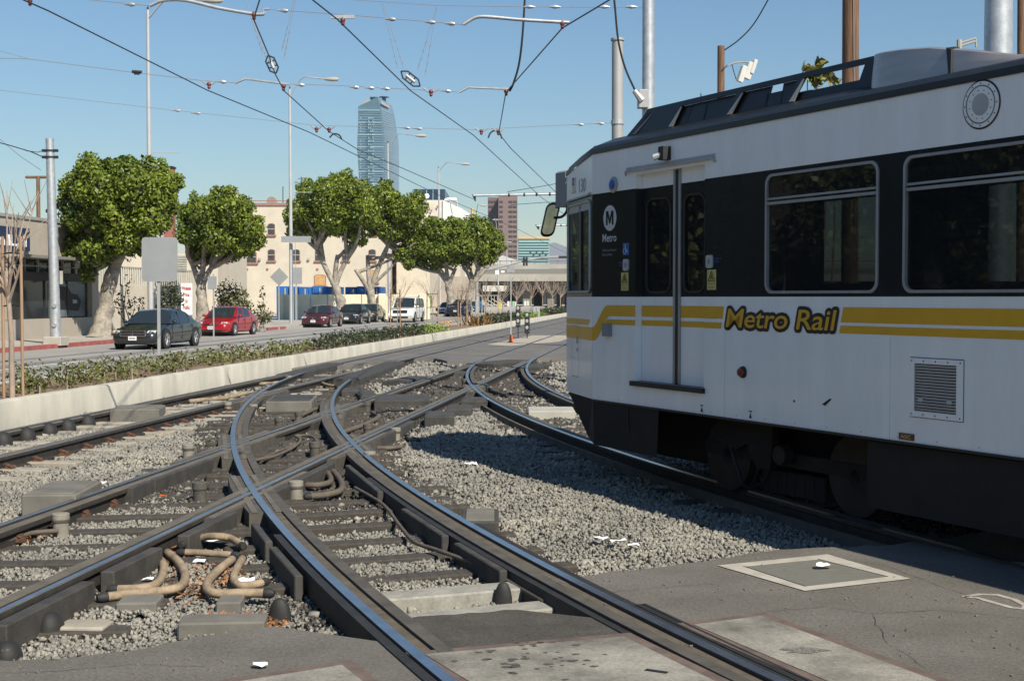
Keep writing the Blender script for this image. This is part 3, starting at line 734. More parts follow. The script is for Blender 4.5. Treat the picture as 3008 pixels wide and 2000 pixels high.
hose('power_cable', 'black cable tangle in the diamond left of the curved guard', H(c3, [(90, 835), (250, 800), (380, 740), (430, 690), (400, 660), (520, 670), (560, 750)], -0.07), 0.026, m_dhose, 'cable', ends=False)
hose('power_cable', 'thin cable draped from the pipe stub to the street rail', H(lambda x, y: (x / 2.621, 1000 + y / 2.621), [(1880, 920), (2000, 910), (2150, 850), (2290, 790), (2310, 740)], -0.08), 0.02, m_dhose, 'cable', ends=False)
hose('power_cable', 'cable along the foot of the rail at lower left', H(c2, [(0, 380), (120, 340), (260, 300), (450, 285)], -0.09), 0.028, m_dhose, 'cable', ends=False)

# ------------------------------------------------------------------ crossing panels, vault cover, painted letter, litter
def panel(label, P, z=-0.004, rim=0.075, mt=None):
    P = [Vector((p.x, p.y, 0)) for p in P]; c = sum(P, Vector()) / len(P)
    o = thing('crossing_panel', label, 'panel', (c.x, c.y, z - 0.1), 'concrete crossing panels set in rusty frames')
    inner = []
    n = len(P)
    for i in range(n):
        a, b, d = P[i - 1], P[i], P[(i + 1) % n]
        e1 = (b - a).normalized(); e2 = (d - b).normalized()
        bis = (e2 - e1); 
        sn = abs(e1.x * e2.y - e1.y * e2.x)
        inner.append(b + bis / max(sn, 0.2) * rim)
    m = MB(); m.prism([(p.x, p.y) for p in P], z - 0.25, z - 0.012); m.m = [0] * len(m.f)
    for i in range(n):
        j = (i + 1) % n
        m.face([(P[i].x, P[i].y, z), (P[j].x, P[j].y, z), (inner[j].x, inner[j].y, z), (inner[i].x, inner[i].y, z)])
        m.face([(P[i].x, P[i].y, z), (P[j].x, P[j].y, z), (P[j].x, P[j].y, z - 0.012), (P[i].x, P[i].y, z - 0.012)])
    obj('steel_frame', m, m_redst, o)
    m = MB(); m.face([(p.x, p.y, z + 0.003) for p in inner]); obj('concrete_infill', m, mt or m_panel, o)
m_panel = mat('panel_concrete', (0.135, 0.127, 0.107), 0.9, var=0.3, scale=1.7, bump=0.4, bscale=70, c2=(0.25, 0.236, 0.20), fine=0.25, fscale=38)
gz = lambda x, y: gp(x, y, -0.004)
F0 = arc_list(T3C, T3R, -HALF + 0.27, 3.0, 7.75, 4.75); E0 = arc_list(T3C, T3R, HALF - 0.22, 2.6, 7.0, 4.4)
pl = [gz(1190, 1915), gz(1850, 1857)]
panel('concrete panel between the two bright rails in the foreground', [pl[0], arc_list(T3C, T3R, HALF - 0.26, 3.0, 3.1)[0], arc_list(T3C, T3R, -HALF + 0.24, 3.0, 3.1)[0], pl[1]])
panel('pitted concrete panel right of the outer bright rail', [gz(1985, 1830), arc_list(T3C, T3R, -HALF - 0.17, 3.6, 3.7)[0], arc_list(T3C, T3R, -HALF - 0.82, 3.6, 3.7)[0], gz(2245, 1797)])
panel('concrete panel cut by the bottom edge left of the rails', [gz(640, 1998), arc_list(T3C, T3R, HALF + 0.85, 3.2, 3.3)[0], arc_list(T3C, T3R, HALF + 0.16, 3.2, 3.3)[0], gz(1030, 1936)])
# rubber flange strips beside the panels
for off, s0, s1 in ((-HALF - 0.12, 2.8, 7.75), (HALF + 0.12, 2.8, 6.6)):
    for q in range(3):
        sweep(arc_list(T3C, T3R, off + (q - 1) * 0.026, s0, s1, 0.5), [(-.010, 0), (.010, 0), (.012, -.05), (-.012, -.05)], [m_rub, m_rub], 'rubber_strip', t3, dz=-0.003 - 0.002 * (q % 2))
pit = MB(); pc = gz(2360, 1912)
pit.face([(pc.x + math.cos(a) * 0.12 * (1 + .35 * math.sin(3 * a + 1) + .2 * math.sin(7 * a)), pc.y + math.sin(a) * 0.06 * (1 + .3 * math.cos(5 * a)), 0.0015) for a in np.linspace(0, 2 * math.pi, 14)[:-1]])
struct('pothole_fill', pit, m_ball)
slot = MB(); F_ = Matrix.Translation(gz(1928, 1972)) @ Matrix.Rotation(-0.5, 4, 'Z'); slot.box(-.06, .06, -.02, .02, 0.0005, 0.004, 0, F_)
struct('lifting_slot', slot, m_black)

v = thing('vault_cover', 'grey checker-plate utility cover in a pale concrete surround', 'utility cover', gp(2430, 1680, -0.02))
def c5(x, y): return gp(1600 + x / 1.675, 1600 + y / 1.675, -0.012)
outer = [c5(850, 100), c5(1390, 45), c5(1800, 165), c5(1280, 225)]; inn = [c5(970, 103), c5(1345, 67), c5(1695, 155), c5(1280, 204)]
m = MB()
for i in range(4):
    j = (i + 1) % 4; m.face([outer[i], outer[j], inn[j], inn[i]])
    m.face([inn[i], inn[j], inn[j] - Vector((0, 0, .03)), inn[i] - Vector((0, 0, .03))])
obj('concrete_surround', m, mat('vault_concrete', (0.36, 0.335, 0.285), 0.9, var=0.15, scale=5, fine=0.08), v)
m = MB(); cc = sum(inn, Vector()) / 4
lidp = [cc + (p - cc) * 0.975 for p in inn]; m.face([p + Vector((0, 0, -0.003)) for p in lidp])
obj('steel_lid', m, mat('checker_plate', (0.20, 0.195, 0.165), 0.6, 0.3, var=0.12, scale=6, bump=0.6, bscale=55, stretch=(1, 6, 1)), v)
m = MB(); F_ = Matrix()
for e in (0, 1): m.face([inn[3 - e * 3] , inn[0 + e * 2 - e], inn[0] , inn[3]]) if False else None
m.face([inn[0] + Vector((0, 0, .001)), inn[3] + Vector((0, 0, .001)), cc + (inn[3] - cc) * .965 + Vector((0, 0, .001)), cc + (inn[0] - cc) * .965 + Vector((0, 0, .001))]); obj('lid_gap', m, m_black, v)

# oil spots on the panel and cracks in the asphalt
r_ = random.Random(12); sp2 = MB()
for _ in range(46):
    p = gz(1560 + r_.gauss(0, 90), 1930 + r_.gauss(0, 34)); q = r_.uniform(.006, .022); a0 = r_.uniform(0, 6)
    sp2.face([(p.x + q * 1.5 * math.cos(a) * (1 + .3 * math.sin(2 * a + a0)), p.y + q * math.sin(a) * (1 + .3 * math.sin(3 * a + a0)), .0012) for a in np.linspace(0, 2 * math.pi, 10)[:-1]])
tag(obj('oil_spots', sp2, mat('oil_stain', (.07, .065, .055), .7, var=.2)), 'scattered dark oil spots on the middle concrete panel', 'stains', kind='stuff')
m_crack = mat('asphalt_crack', (.028, .025, .021), .95, var=.2)
def crack(pts, w, seed):
    q_ = random.Random(seed); P_ = [gp(x, y, ZA + .004) for x, y in pts]; L_ = []
    for a, b in zip(P_[:-1], P_[1:]): L_ += [p + Vector((q_.uniform(-.012, .012), q_.uniform(-.012, .012), 0)) for p in (a.lerp(b, k / 7) for k in range(7))]
    m = MB(); L_.append(P_[-1])
    for i in range(len(L_) - 1):
        d = (L_[i + 1] - L_[i]).normalized(); v_ = Vector((-d.y, d.x, 0)); w0, w1 = w * q_.uniform(.15, .5), w * q_.uniform(.15, .5); m.face([L_[i] - v_ * w0, L_[i + 1] - v_ * w1, L_[i + 1] + v_ * w1, L_[i] + v_ * w0])
    struct('asphalt_crack', m, m_crack)
crack([(2250, 1795), (2420, 1780), (2560, 1800), (2760, 1790), (3010, 1815)], .005, 1); crack([(1690, 1760), (1820, 1735), (1960, 1722), (2100, 1715)], .004, 2); crack([(0, 1975), (180, 1968), (380, 1950), (600, 1955)], .004, 3)
crack([(2480, 1640), (2600, 1660), (2760, 1720), (2880, 1760)], .005, 4); crack([(2560, 1800), (2600, 1880), (2720, 1960)], .004, 5)
m = MB(); r_ = random.Random(4)
for _ in range(260):
    x, y = (r_.uniform(1650, 3008), r_.uniform(1630, 1990)) if r_.random() < .7 else (r_.uniform(0, 700), r_.uniform(1910, 1995)); p = gp(x, y, ZA); q = r_.uniform(.003, .009); F_ = Matrix.Translation(p) @ Matrix.Rotation(r_.uniform(0, 6), 4, 'Z') @ Matrix.Rotation(r_.uniform(-.5, .5), 4, 'X'); m.box(-q, q, -q * .7, q * .7, 0, q, 0, F_)
tag(obj('loose_grit', m, m_gblk), 'loose stone grit scattered over the asphalt apron', 'grit', kind='stuff')
# worn painted letter D on the asphalt at the right edge
dl = MB(); path = [c5(2065, 250), c5(2140, 240), c5(2230, 243), c5(2310, 265), c5(2368, 295), c5(2362, 312), c5(2300, 305), c5(2220, 283), c5(2130, 258), c5(2065, 250)]
k = len(path)
for i in range(k - 1):
    a, b = path[i], path[i + 1]; w = Vector((-(b - a).y, (b - a).x, 0)).normalized() * 0.022
    dz_ = Vector((0, 0, -.0028 + .0004 * (i % 2))); e_ = (b - a).normalized() * .012; dl.face([a - w - e_ + dz_, b - w + e_ + dz_, b + w + e_ + dz_, a + w - e_ + dz_])
struct('painted_letter', dl, m_chalk)

def paper(x, y, label, sz=0.09, z=-0.13, name='paper_scrap', mt=None, seed=0):
    sz *= .72; r_ = random.Random(seed); p = gp(x, y, z); m = MB(); n = 4; g_ = {}
    for i in range(n):
        for j in range(n): g_[i, j] = p + Vector(((i / (n - 1) - .5) * sz * 1.5 + r_.uniform(-.12, .12) * sz, (j / (n - 1) - .5) * sz + r_.uniform(-.12, .12) * sz, 0.015 + r_.uniform(0, .35) * sz))
    for i in range(n - 1):
        for j in range(n - 1): m.face([g_[i, j], g_[i + 1, j], g_[i + 1, j + 1], g_[i, j + 1]])
    o = obj(name, m, mt or m_paper); tag(o, label, 'litter', 'scraps of litter')
paper(1766, 1587, 'flat white paper scrap on the stones left of a crumpled pair', .10, -.1, seed=1)
paper(1815, 1596, 'crumpled white paper in the middle of the sunlit ballast', .11, -.1, seed=2)
paper(1862, 1608, 'smaller crumpled white paper just right of the bigger one', .08, -.1, seed=3)
paper(2420, 1668, 'white paper scrap lying on the vault cover', .10, -.01, seed=4)
paper(765, 1962, 'white triangle of paper on the asphalt at the bottom', .07, -.018, seed=5)
paper(636, 1600, 'crumpled white plastic under the arched tan hose', .17, -.15, seed=6)
paper(720, 1712, 'crumpled white plastic inside the right hose loop', .11, -.15, seed=7)
paper(584, 1655, 'white wrapper between the hose loops', .08, -.15, seed=8)
paper(435, 1708, 'white card beside the inner left hose loop', .07, -.15, seed=9)
paper(480, 1462, 'orange wrapper beside the dark stub', .06, -.14, mt=m_orange, seed=10)
paper(298, 1424, 'pale red and white wrapper beside the street rail', .12, -.14, seed=11)
paper(1384, 1368, 'pale flat stone-like card in the edge of the shadow', .13, -.12, seed=12)
paper(1328, 1254, 'small white cup beside the dark box', .08, -.12, seed=13)
paper(1012, 1076, 'red and white wrapper by the black casing', .12, -.12, mt=m_orange, seed=14)
dlv = MB(); r_ = random.Random(5)
for (cx, cy, rx, ry, k_) in ((700, 1830, 130, 30, 260), (640, 1690, 90, 60, 200), (520, 1660, 50, 90, 120), (800, 1835, 50, 22, 140), (560, 1740, 70, 30, 120), (95, 1570, 60, 40, 60), (430, 1240, 160, 30, 80)):
    for _ in range(k_):
        p = gp(cx + r_.gauss(0, .5) * rx, cy + r_.gauss(0, .5) * ry, -0.155) + Vector((0, 0, r_.uniform(0, .03)))
        a = Vector((r_.uniform(-1, 1), r_.uniform(-1, 1), r_.uniform(-.4, .4))).normalized() * r_.uniform(.012, .03); b = Vector((-a.y, a.x, r_.uniform(-.01, .01))) * .5
        dlv.face([p - a, p + b, p + a, p - b])
tag(obj('dry_leaves', dlv, m_leaf_dry), 'brown dry leaf litter caught around the hoses and rails', 'leaf litter', kind='stuff')
# ------------------------------------------------------------------ the light rail train
m_tw = mat('train_white_paint', (0.82, 0.83, 0.82), 0.4, var=0.045, scale=1.0, coat=0.2, stretch=(5, 5, 0.5), fine=0.03, fscale=14)
m_tb = mat('train_black_band', (0.012, 0.017, 0.021), 0.2, var=0.2, scale=3, spec=0.28)
m_ty = mat('train_yellow_stripe', (0.66, 0.365, 0.018), 0.4, var=0.06, scale=3)
m_ts = mat('train_silver_trim', (0.33, 0.345, 0.355), 0.45, 0.5, var=0.1, scale=6)
m_tr = mat('train_roof_black', (0.009, 0.010, 0.011), 0.4, var=0.2, scale=3)
m_tg = mat('train_roof_grey', (0.10, 0.105, 0.11), 0.5, 0.2, var=0.15, scale=4)
m_tsh = mat('train_brushed_shroud', (0.40, 0.365, 0.34), 0.34, 0.6, var=0.12, scale=2, stretch=(0.5, 6, 6))
m_tu = mat('train_underframe', (0.011, 0.0098, 0.0088), 0.85, var=0.35, scale=4, bump=0.2, bscale=30)
m_twh = mat('train_wheel', (0.028, 0.024, 0.021), 0.7, 0.3, var=0.3, scale=6)
m_tgl = glass('train_window_glass', (0.012, 0.016, 0.018), 0.30, 0.015)
m_tdg = glass('train_door_glass', (0.012, 0.015, 0.017), 0.12, 0.015)
m_ti = mat('train_interior', (0.12, 0.115, 0.11), 0.8, var=0.1)
m_seat = mat('train_seat', (0.06, 0.045, 0.05), 0.9, var=0.2)
m_opole = mat('train_orange_pole', (0.6, 0.12, 0.03), 0.4, var=0)
m_blue = mat('sticker_blue', (0.02, 0.10, 0.36), 0.4, var=0)
m_yel = mat('sticker_yellow', (0.50, 0.46, 0.14), 0.5, var=0)
m_brn = mat('sticker_brown', (0.12, 0.04, 0.02), 0.5, var=0)
m_swh = mat('sticker_white', (0.52, 0.54, 0.54), 0.5, var=0)
m_sgr = mat('sticker_grey', (0.22, 0.235, 0.245), 0.5, var=0)
m_red = mat('red_lens', (0.18, 0.03, 0.02), 0.25, var=0)
m_rub2 = mat('door_rubber', (0.012, 0.012, 0.012), 0.5, var=0)
m_dirtw = mat('grey_cover', (0.40, 0.41, 0.41), 0.55, var=0.1, scale=8)

TH = math.atan(1954 / 3900.0); TC, TS = math.cos(TH), math.sin(TH)
C0 = Vector((0.8609, 14.288, 0))
train = thing('light_rail_train', 'white light rail train with black window band and yellow stripes on the right', 'train', C0, rotz=math.atan2(-TC, TS))
TM = Matrix.Translation(C0) @ Matrix.Rotation(math.atan2(-TC, TS), 4, 'Z'); TMi = TM.inverted()
def toL(p): return TMi @ p
L0, W = 11.2, 2.66
ZS, ZB0, ZB1, ZT = 0.785, 1.884, 2.98, 3.405
def rects(m, b0, b1, z0, z1, holes, i=0.0, mi=0, F=None):
    bs = sorted({b0, b1, *[max(b0, min(b1, h[k])) for h in holes for k in (0, 1)]}); zs = sorted({z0, z1, *[max(z0, min(z1, h[k])) for h in holes for k in (2, 3)]})
    for x0, x1 in zip(bs[:-1], bs[1:]):
        for y0, y1 in zip(zs[:-1], zs[1:]):
            cx, cy = (x0 + x1) / 2, (y0 + y1) / 2
            if any(h[0] < cx < h[1] and h[2] < cy < h[3] for h in holes): continue
            P = [(x0, i, y0), (x1, i, y0), (x1, i, y1), (x0, i, y1)]
            m.face([F @ Vector(p) for p in P] if F else P, mi)
def rr(b0, b1, z0, z1, r, n=6):
    out = []
    for cx, cz, a0 in ((b1 - r, z0 + r, -90), (b1 - r, z1 - r, 0), (b0 + r, z1 - r, 90), (b0 + r, z0 + r, 180)):
        for k in range(n + 1):
            a = R(a0 + 90 * k / n); out.append((cx + r * math.cos(a), cz + r * math.sin(a)))
    return out
def ring_plate(m, h, inner, i, mi=0, F=None):
    b0, b1, z0, z1 = h; outer = rr(b0, b1, z0, z1, 1e-6, 6); n = len(outer)
    for k in range(n):
        j = (k + 1) % n
        P = [(outer[k][0], i, outer[k][1]), (outer[j][0], i, outer[j][1]), (inner[j][0], i, inner[j][1]), (inner[k][0], i, inner[k][1])]
        m.face([F @ Vector(p) for p in P] if F else P, mi)
def disc(m, cb, cz, r, i, mi=0, n=28, F=None, sx=1.0):
    P = [(cb + sx * r * math.cos(2 * math.pi * k / n), i, cz + r * math.sin(2 * math.pi * k / n)) for k in range(n)]
    m.face([F @ Vector(p) for p in P] if F else P, mi)
def ang_path(pts, i): return [Vector((p[0], i, p[1])) for p in pts]

DOOR = (0.88, 2.09, 1.03, 3.12)
WINS = [(3.0, 4.45, 1.90, 2.955), (4.69, 6.14, 1.90, 2.955), (6.38, 7.83, 1.90, 2.955)]
DOOR2 = (8.35, 9.55, 1.03, 3.12)
TXM = []
# near side wall
m = MB(); rects(m, 0, L0, ZS, ZB0, [DOOR, DOOR2]); obj('side_panel', m, m_tw, train)
m = MB(); rects(m, 0, L0, ZB1, ZT, [DOOR, DOOR2]); obj('cant_panel', m, m_tw, train)
m = MB(); rects(m, 0, L0, ZB0, ZB1, [DOOR, DOOR2] + WINS); 
for w_ in WINS: ring_plate(m, w_, rr(w_[0] + .015, w_[1] - .015, w_[2] + .012, w_[3] - .012, 0.09), 0.0)
obj('window_band', m, m_tb, train)
m = MB(); 
for z0 in (ZS,): m.box(-0.0, L0, -0.012, 0.03, ZS - 0.02, ZS, 0)
obj('skirt_edge', m, m_rub2, train)
# far side wall
FW = [(0.6, 1.9, 1.9, 2.95), (3.0, 4.45, 1.9, 2.95), (4.69, 6.14, 1.9, 2.95), (6.38, 7.83, 1.9, 2.95), (8.3, 9.6, 1.9, 2.95)]
m = MB(); rects(m, 0, L0, ZS, ZB0, [], W); obj('far_side_panel', m, m_tw, train)
m = MB(); rects(m, 0, L0, ZB1, ZT, [], W); obj('far_cant_panel', m, m_tw, train)
m = MB(); rects(m, 0, L0, ZB0, ZB1, FW, W); obj('far_window_band', m, m_tb, train)
for w_ in FW:
    m = MB(); m.face([(w_[0], W - .01, w_[2]), (w_[1], W - .01, w_[2]), (w_[1], W - .01, w_[3]), (w_[0], W - .01, w_[3])]); obj('far_window', m, m_tgl, train)
for w_ in WINS:
    wo_ = MB(); q = rr(w_[0] + .015, w_[1] - .015, w_[2] + .012, w_[3] - .012, 0.09)
    for k in range(len(q)):
        a, b = q[k], q[(k + 1) % len(q)]
        wo_.face([(a[0], -0.012, a[1]), (b[0], -0.012, b[1]), (b[0], 0.03, b[1]), (a[0], 0.03, a[1])])
    qi = rr(w_[0] + .040, w_[1] - .040, w_[2] + .034, w_[3] - .034, 0.078)
    for k in range(len(q)):
        j = (k + 1) % len(q)
        wo_.face([(q[k][0], -0.012, q[k][1]), (q[j][0], -0.012, q[j][1]), (qi[j][0], -0.012, qi[j][1]), (qi[k][0], -0.012, qi[k][1])])
        wo_.face([(qi[k][0], -0.012, qi[k][1]), (qi[j][0], -0.012, qi[j][1]), (qi[j][0], 0.02, qi[j][1]), (qi[k][0], 0.02, qi[k][1])])
    win = obj('window', wo_, m_ts, train)
    b0, b1, z0, z1 = w_[0] + .045, w_[1] - .045, w_[2] + .04, w_[3] - .04
    zt = 2.69
    m = MB(); rects(m, b0, b1, z0, zt, [], 0.014); obj('pane', m, m_tgl, win)
    m = MB(); rects(m, b0, b1, zt, z1, [], 0.006); obj('hopper_pane', m, m_tdg, win)
    m = MB(); m.box(b0, b1, -0.010, 0.02, zt - 0.012, zt + 0.012); m.box(b0, b1, -0.008, 0.02, zt + 0.03, zt + 0.048); obj('transom', m, m_ts, win)
# doors
def make_door(D, stripes=True):
    b0, b1, z0, z1 = D; dp = 0.075
    d = MB()
    jb = MB()
    for (x0, x1) in ((b0, b0), (b1, b1)):
        d.face([(x0, 0, z0), (x0, dp + .01, z0), (x0, dp + .01, ZB0), (x0, 0, ZB0)]); d.face([(x0, 0, ZB1), (x0, dp + .01, ZB1), (x0, dp + .01, z1), (x0, 0, z1)])
        jb.face([(x0, 0, ZB0), (x0, dp + .01, ZB0), (x0, dp + .01, ZB1), (x0, 0, ZB1)])
    d.face([(b0, 0, z1), (b1, 0, z1), (b1, dp + .01, z1), (b0, dp + .01, z1)])
    door = obj('door', d, m_tw, train); obj('jamb_band', jb, m_rub2, door)
    bm_ = (b0 + b1) / 2 + 0.045
    for (x0, x1) in ((b0 + .004, bm_ - .03), (bm_ + .03, b1 - .004)):
        h = (x0 + .09, x1 - .09, 1.93, 2.86); inn = rr(*h, 0.10)
        m = MB(); rects(m, x0, x1, z0, ZB0, [], dp); obj('leaf_panel', m, m_tw, door); m = MB(); rects(m, x0, x1, ZB1, z1, [], dp); obj('leaf_top_panel', m, m_tw, door)
        m = MB(); rects(m, x0, x1, ZB0, ZB1, [h], dp); ring_plate(m, h, inn, dp); obj('leaf_band', m, m_tb, door)
        m = MB(); m.tube(ang_path(inn + [inn[0]], dp), 0.014, 6, caps=False); obj('window_gasket', m, m_rub2, door, 60)
        m = MB(); rects(m, h[0], h[1], h[2], h[3], [], dp + .012); obj('leaf_window', m, m_tdg, door)
        if stripes:
            m = MB(); rects(m, x0, x1, 1.682, 1.796, [], dp - .002); obj('stripe', m, m_ty, door); m = MB(); rects(m, x0, x1, 1.593, 1.648, [], dp - .002); obj('thin_stripe', m, m_ty, door)
    m = MB(); m.box(bm_ - .022, bm_ + .022, dp - .006, dp + .03, z0, z1); obj('rubber_edge', m, m_rub2, door)
    for e in (-.045, .045):
        m = MB(); m.box(bm_ + e - .018, bm_ + e + .018, dp - .012, dp + .01, z0 + .004, z1 - .004); obj('leaf_edge', m, m_ts, door)
    m = MB(); m.box(b0 - .06, b1 + .02, -.035, dp + .04, z0 - .05, z0 - .002); obj('sill', m, m_dmetal, door)
    m = MB(); m.tube([(b0 - .18, -.01, 3.125), (b0 - .16, -.025, 3.16), (b1 + .14, -.025, 3.16), (b1 + .18, -.01, 3.125)], .012, 6); m.box(b0 - .17, b1 + .17, -.012, -.002, 3.155, 3.20); obj('rain_hood', m, m_dirtw, door)
make_door(DOOR); make_door(DOOR2)
# tapered cab side
FT = Matrix(((0.961, 0.276, 0, -1.17), (-0.276, 0.961, 0, 0.336), (0, 0, 1, 0), (0, 0, 0, 1))); LT = 1.217
CW = (0.10, 1.16, 1.93, 2.93)
def ztop(u): return ZT - 0.12 * (1 - u / LT) ** 1.3
m = MB(); rects(m, 0, LT, ZS, ZB0, [], 0, 0, FT); obj('cab_side_panel', m, m_tw, train)
m = MB()
for k in range(6):
    u0, u1 = LT * k / 6, LT * (k + 1) / 6
    m.face([FT @ Vector(p) for p in ((u0, 0, ZB1), (u1, 0, ZB1), (u1, 0, ztop(u1)), (u0, 0, ztop(u0)))])
cab = obj('cab_upper_panel', m, m_tw, train)
m = MB(); rects(m, 0, LT, ZB0, ZB1, [CW], 0, 0, FT); ring_plate(m, CW, rr(*CW, 0.06), 0, 0, FT); obj('cab_window_band', m, m_tb, train)
m = MB(); q = rr(CW[0] + .01, CW[1] - .01, CW[2] + .01, CW[3] - .01, .06); m.tube([FT @ Vector((p[0], -.006, p[1])) for p in q + [q[0]]], .016, 6, caps=False)
cwn = obj('cab_window', m, m_ts, train, 60)
m = MB(); rects(m, CW[0], CW[1], CW[2], CW[3], [], .012, 0, FT); obj('pane', m, m_tgl, cwn)
m = MB(); m.box(.62, .72, -.004, .02, CW[2], CW[3] - .03, 0, FT); obj('sliding_post', m, m_rub2, cwn)
m = MB(); m.box(.1, 1.15, -.004, .016, CW[3] - .1, CW[3] - .01, 0, FT); obj('window_header', m, m_dirtw, cwn)
m = MB(); m.tube([FT @ Vector(p) for p in ((.06, -.02, 2.985), (1.12, -.02, 2.985), (1.2, -.02, 3.0))], .012, 6); obj('drip_rail', m, m_dirtw, cwn)
# front of the cab and its mirror image on the far side
FN = [(-1.17, .336), (-1.36, .62), (-1.45, 1.0), (-1.47, 1.33), (-1.45, 1.66), (-1.36, 2.04), (-1.17, 2.324), (0, W)]
m = MB(); mb_ = MB(); mg = MB(); mu_ = MB()
for a, b in zip(FN[:-1], FN[1:]):
    far = b == (0, W); zt0, zt1 = 3.285, (ZT if far else 3.285)
    m.face([(*a, ZS), (*b, ZS), (*b, ZB0), (*a, ZB0)]); mu_.face([(*a, ZB1), (*b, ZB1), (*b, zt1), (*a, zt0)])
    (mb_ if far else mg).face([(*a, ZB0), (*b, ZB0), (*b, ZB1), (*a, ZB1)])
obj('front_panel', m, m_tw, train, 30); obj('front_upper_panel', mu_, m_tw, train, 30); obj('far_cab_band', mb_, m_tb, train); obj('windscreen', mg, m_tgl, train, 30)
# skirt valance below the cab
m = MB(); 
q0 = [(1.30, .012), (0, .012), (-1.16, .36), (-1.40, .9), (-1.42, 1.33), (-1.40, 1.76), (-1.16, 2.30), (0, W - .012), (1.30, W - .012)]
q1 = [(1.27, .012), (0, .03), (-.78, .40), (-.9, .9), (-.92, 1.33), (-.9, 1.76), (-.78, 2.26), (0, W - .03), (1.27, W - .012)]
for k in range(len(q0) - 1): m.face([(*q0[k], ZS - .01), (*q0[k + 1], ZS - .01), (*q1[k + 1], .29), (*q1[k], .29)])
obj('valance', m, m_tu, train)
m = MB(); m.box(.72, .735, .004, .012, .5, .74); obj('valance_joint', m, m_black, train)
# gutter and roof
plan = [(L0, 0), (0, 0), (-.6, .172), (-1.17, .336), (-1.36, .62), (-1.45, 1.0), (-1.47, 1.33)]
plan = plan + [(b, W - i) for b, i in plan[-2::-1]]
def edge_z(b): return ZT if b >= 0 else ZT - 0.12 * min(1, -b / 1.17) ** 1.3
m = MB()
for a, b in zip(plan[:-1], plan[1:]):
    cx_ = 1.33
    def outp(p, o):
        d = Vector((0, -1)) if p[1] < .001 else (Vector((0, 1)) if p[1] > W - .001 else (Vector(p) - Vector((1.0, cx_))).normalized()); return (p[0] + d.x * o, p[1] + d.y * o)
    for (o0, h0, o1, h1, mi) in ((.014, 0, .014, .052, 0), (.014, .052, -.02, .058, 0), (-.02, .058, -.03, .095, 1)):
        A0, A1, B0, B1 = outp(a, o0), outp(a, o1), outp(b, o0), outp(b, o1)
        m.face([(*A0, edge_z(a[0]) + h0), (*B0, edge_z(b[0]) + h0), (*B1, edge_z(b[0]) + h1), (*A1, edge_z(a[0]) + h1)], mi)
obj('gutter', m, [m_tr, m_tg], train, 30)
m = MB(); rings = []
for b in (-1.44, -1.3, -1.0, -.5, 0, L0):
    half = 1.33 if b >= 0 else (1.33 - .336 * min(1, -b / 1.17) if b > -1.17 else 0.994 - (-b - 1.17) * 2.2)
    half -= 0.03; ez = edge_z(b) + .09
    rings.append([(b, 1.33 + half * k / 5, ez + .17 * (1 - (k / 5) ** 4) * min(1, half)) for k in range(-5, 6)])
m.loft(rings, closed=False); obj('roof', m, m_tr, train, 50)
# roof screen with slanted posts on both sides
def screen(ii, sgn):
    s_ = MB()
    lean = 0.06 * sgn
    def pt(b, z, o=0): return (b, ii + lean * (z - 3.53) / .3 + o, z)
    def plate(poly, t=.03):
        s_.loft([[pt(b, z) for b, z in poly], [pt(b, z, t * sgn) for b, z in poly]])
    zb = 3.50
    plate([(.25, zb), (4.12, zb), (4.12, 3.585), (.30, 3.585)]); plate([(.56, 3.785), (4.12, 3.785), (4.12, 3.835), (.60, 3.835)])
    posts = [(.27, .57, .12), (1.02, 1.17, .09), (2.0, 2.17, .1), (2.93, 3.06, .09), (3.86, 3.92, .26)]
    for b0, b1, w_ in posts: plate([(b0, 3.585), (b0 + w_, 3.585), (b1 + w_, 3.785), (b1, 3.785)])
    plate([(.42, 3.585), (1.02, 3.585), (1.17, 3.785), (.6, 3.785)], .01)
    for q in (([(1.1, 3.585), (1.36, 3.585), (1.42, 3.785), (1.2, 3.785)]), ([(1.62, 3.585), (2.0, 3.585), (2.17, 3.785), (1.66, 3.785)]), ([(2.1, 3.585), (2.62, 3.585), (2.66, 3.785), (2.2, 3.785)]), ([(2.82, 3.585), (2.95, 3.585), (3.06, 3.785), (2.82, 3.785)]), ([(3.0, 3.585), (3.9, 3.585), (3.9, 3.665), (3.0, 3.665)]), ([(2.6, 3.585), (2.84, 3.585), (2.84, 3.72), (2.6, 3.72)]), ([(1.34, 3.585), (1.66, 3.585), (1.68, 3.785), (1.38, 3.785)])): s_.loft([[pt(b, z, .034 * sgn) for b, z in q], [pt(b, z, .044 * sgn) for b, z in q]])
    o = obj('roof_screen', s_, m_tr, train)
    for b0, b1, w_ in posts[:4]:
        t_ = MB(); bb = b0 + (.16 if b0 < .5 else w_)
        t_.loft([[pt(bb - .008, 3.59, -.02 * sgn), pt(bb + .035, 3.59, -.006 * sgn), pt(b1 + bb - b0 - .004, 3.775, -.004 * sgn), pt(b1 + bb - b0 - .012, 3.775, -.004 * sgn)], [pt(bb - .008, 3.59, .012 * sgn), pt(bb + .035, 3.59, .012 * sgn), pt(b1 + bb - b0 - .004, 3.775, .012 * sgn), pt(b1 + bb - b0 - .012, 3.775, .012 * sgn)]]); obj('post_trim', t_, m_ts, o)
screen(.25, 1); screen(W - .25, -1)
m = MB(); m.face([(1.42, .335, 3.72), (1.6, .335, 3.62), (1.64, .335, 3.62), (1.66, .335, 3.76), (1.43, .335, 3.76)]); obj('roof_label_plate', m, m_sgr, train)
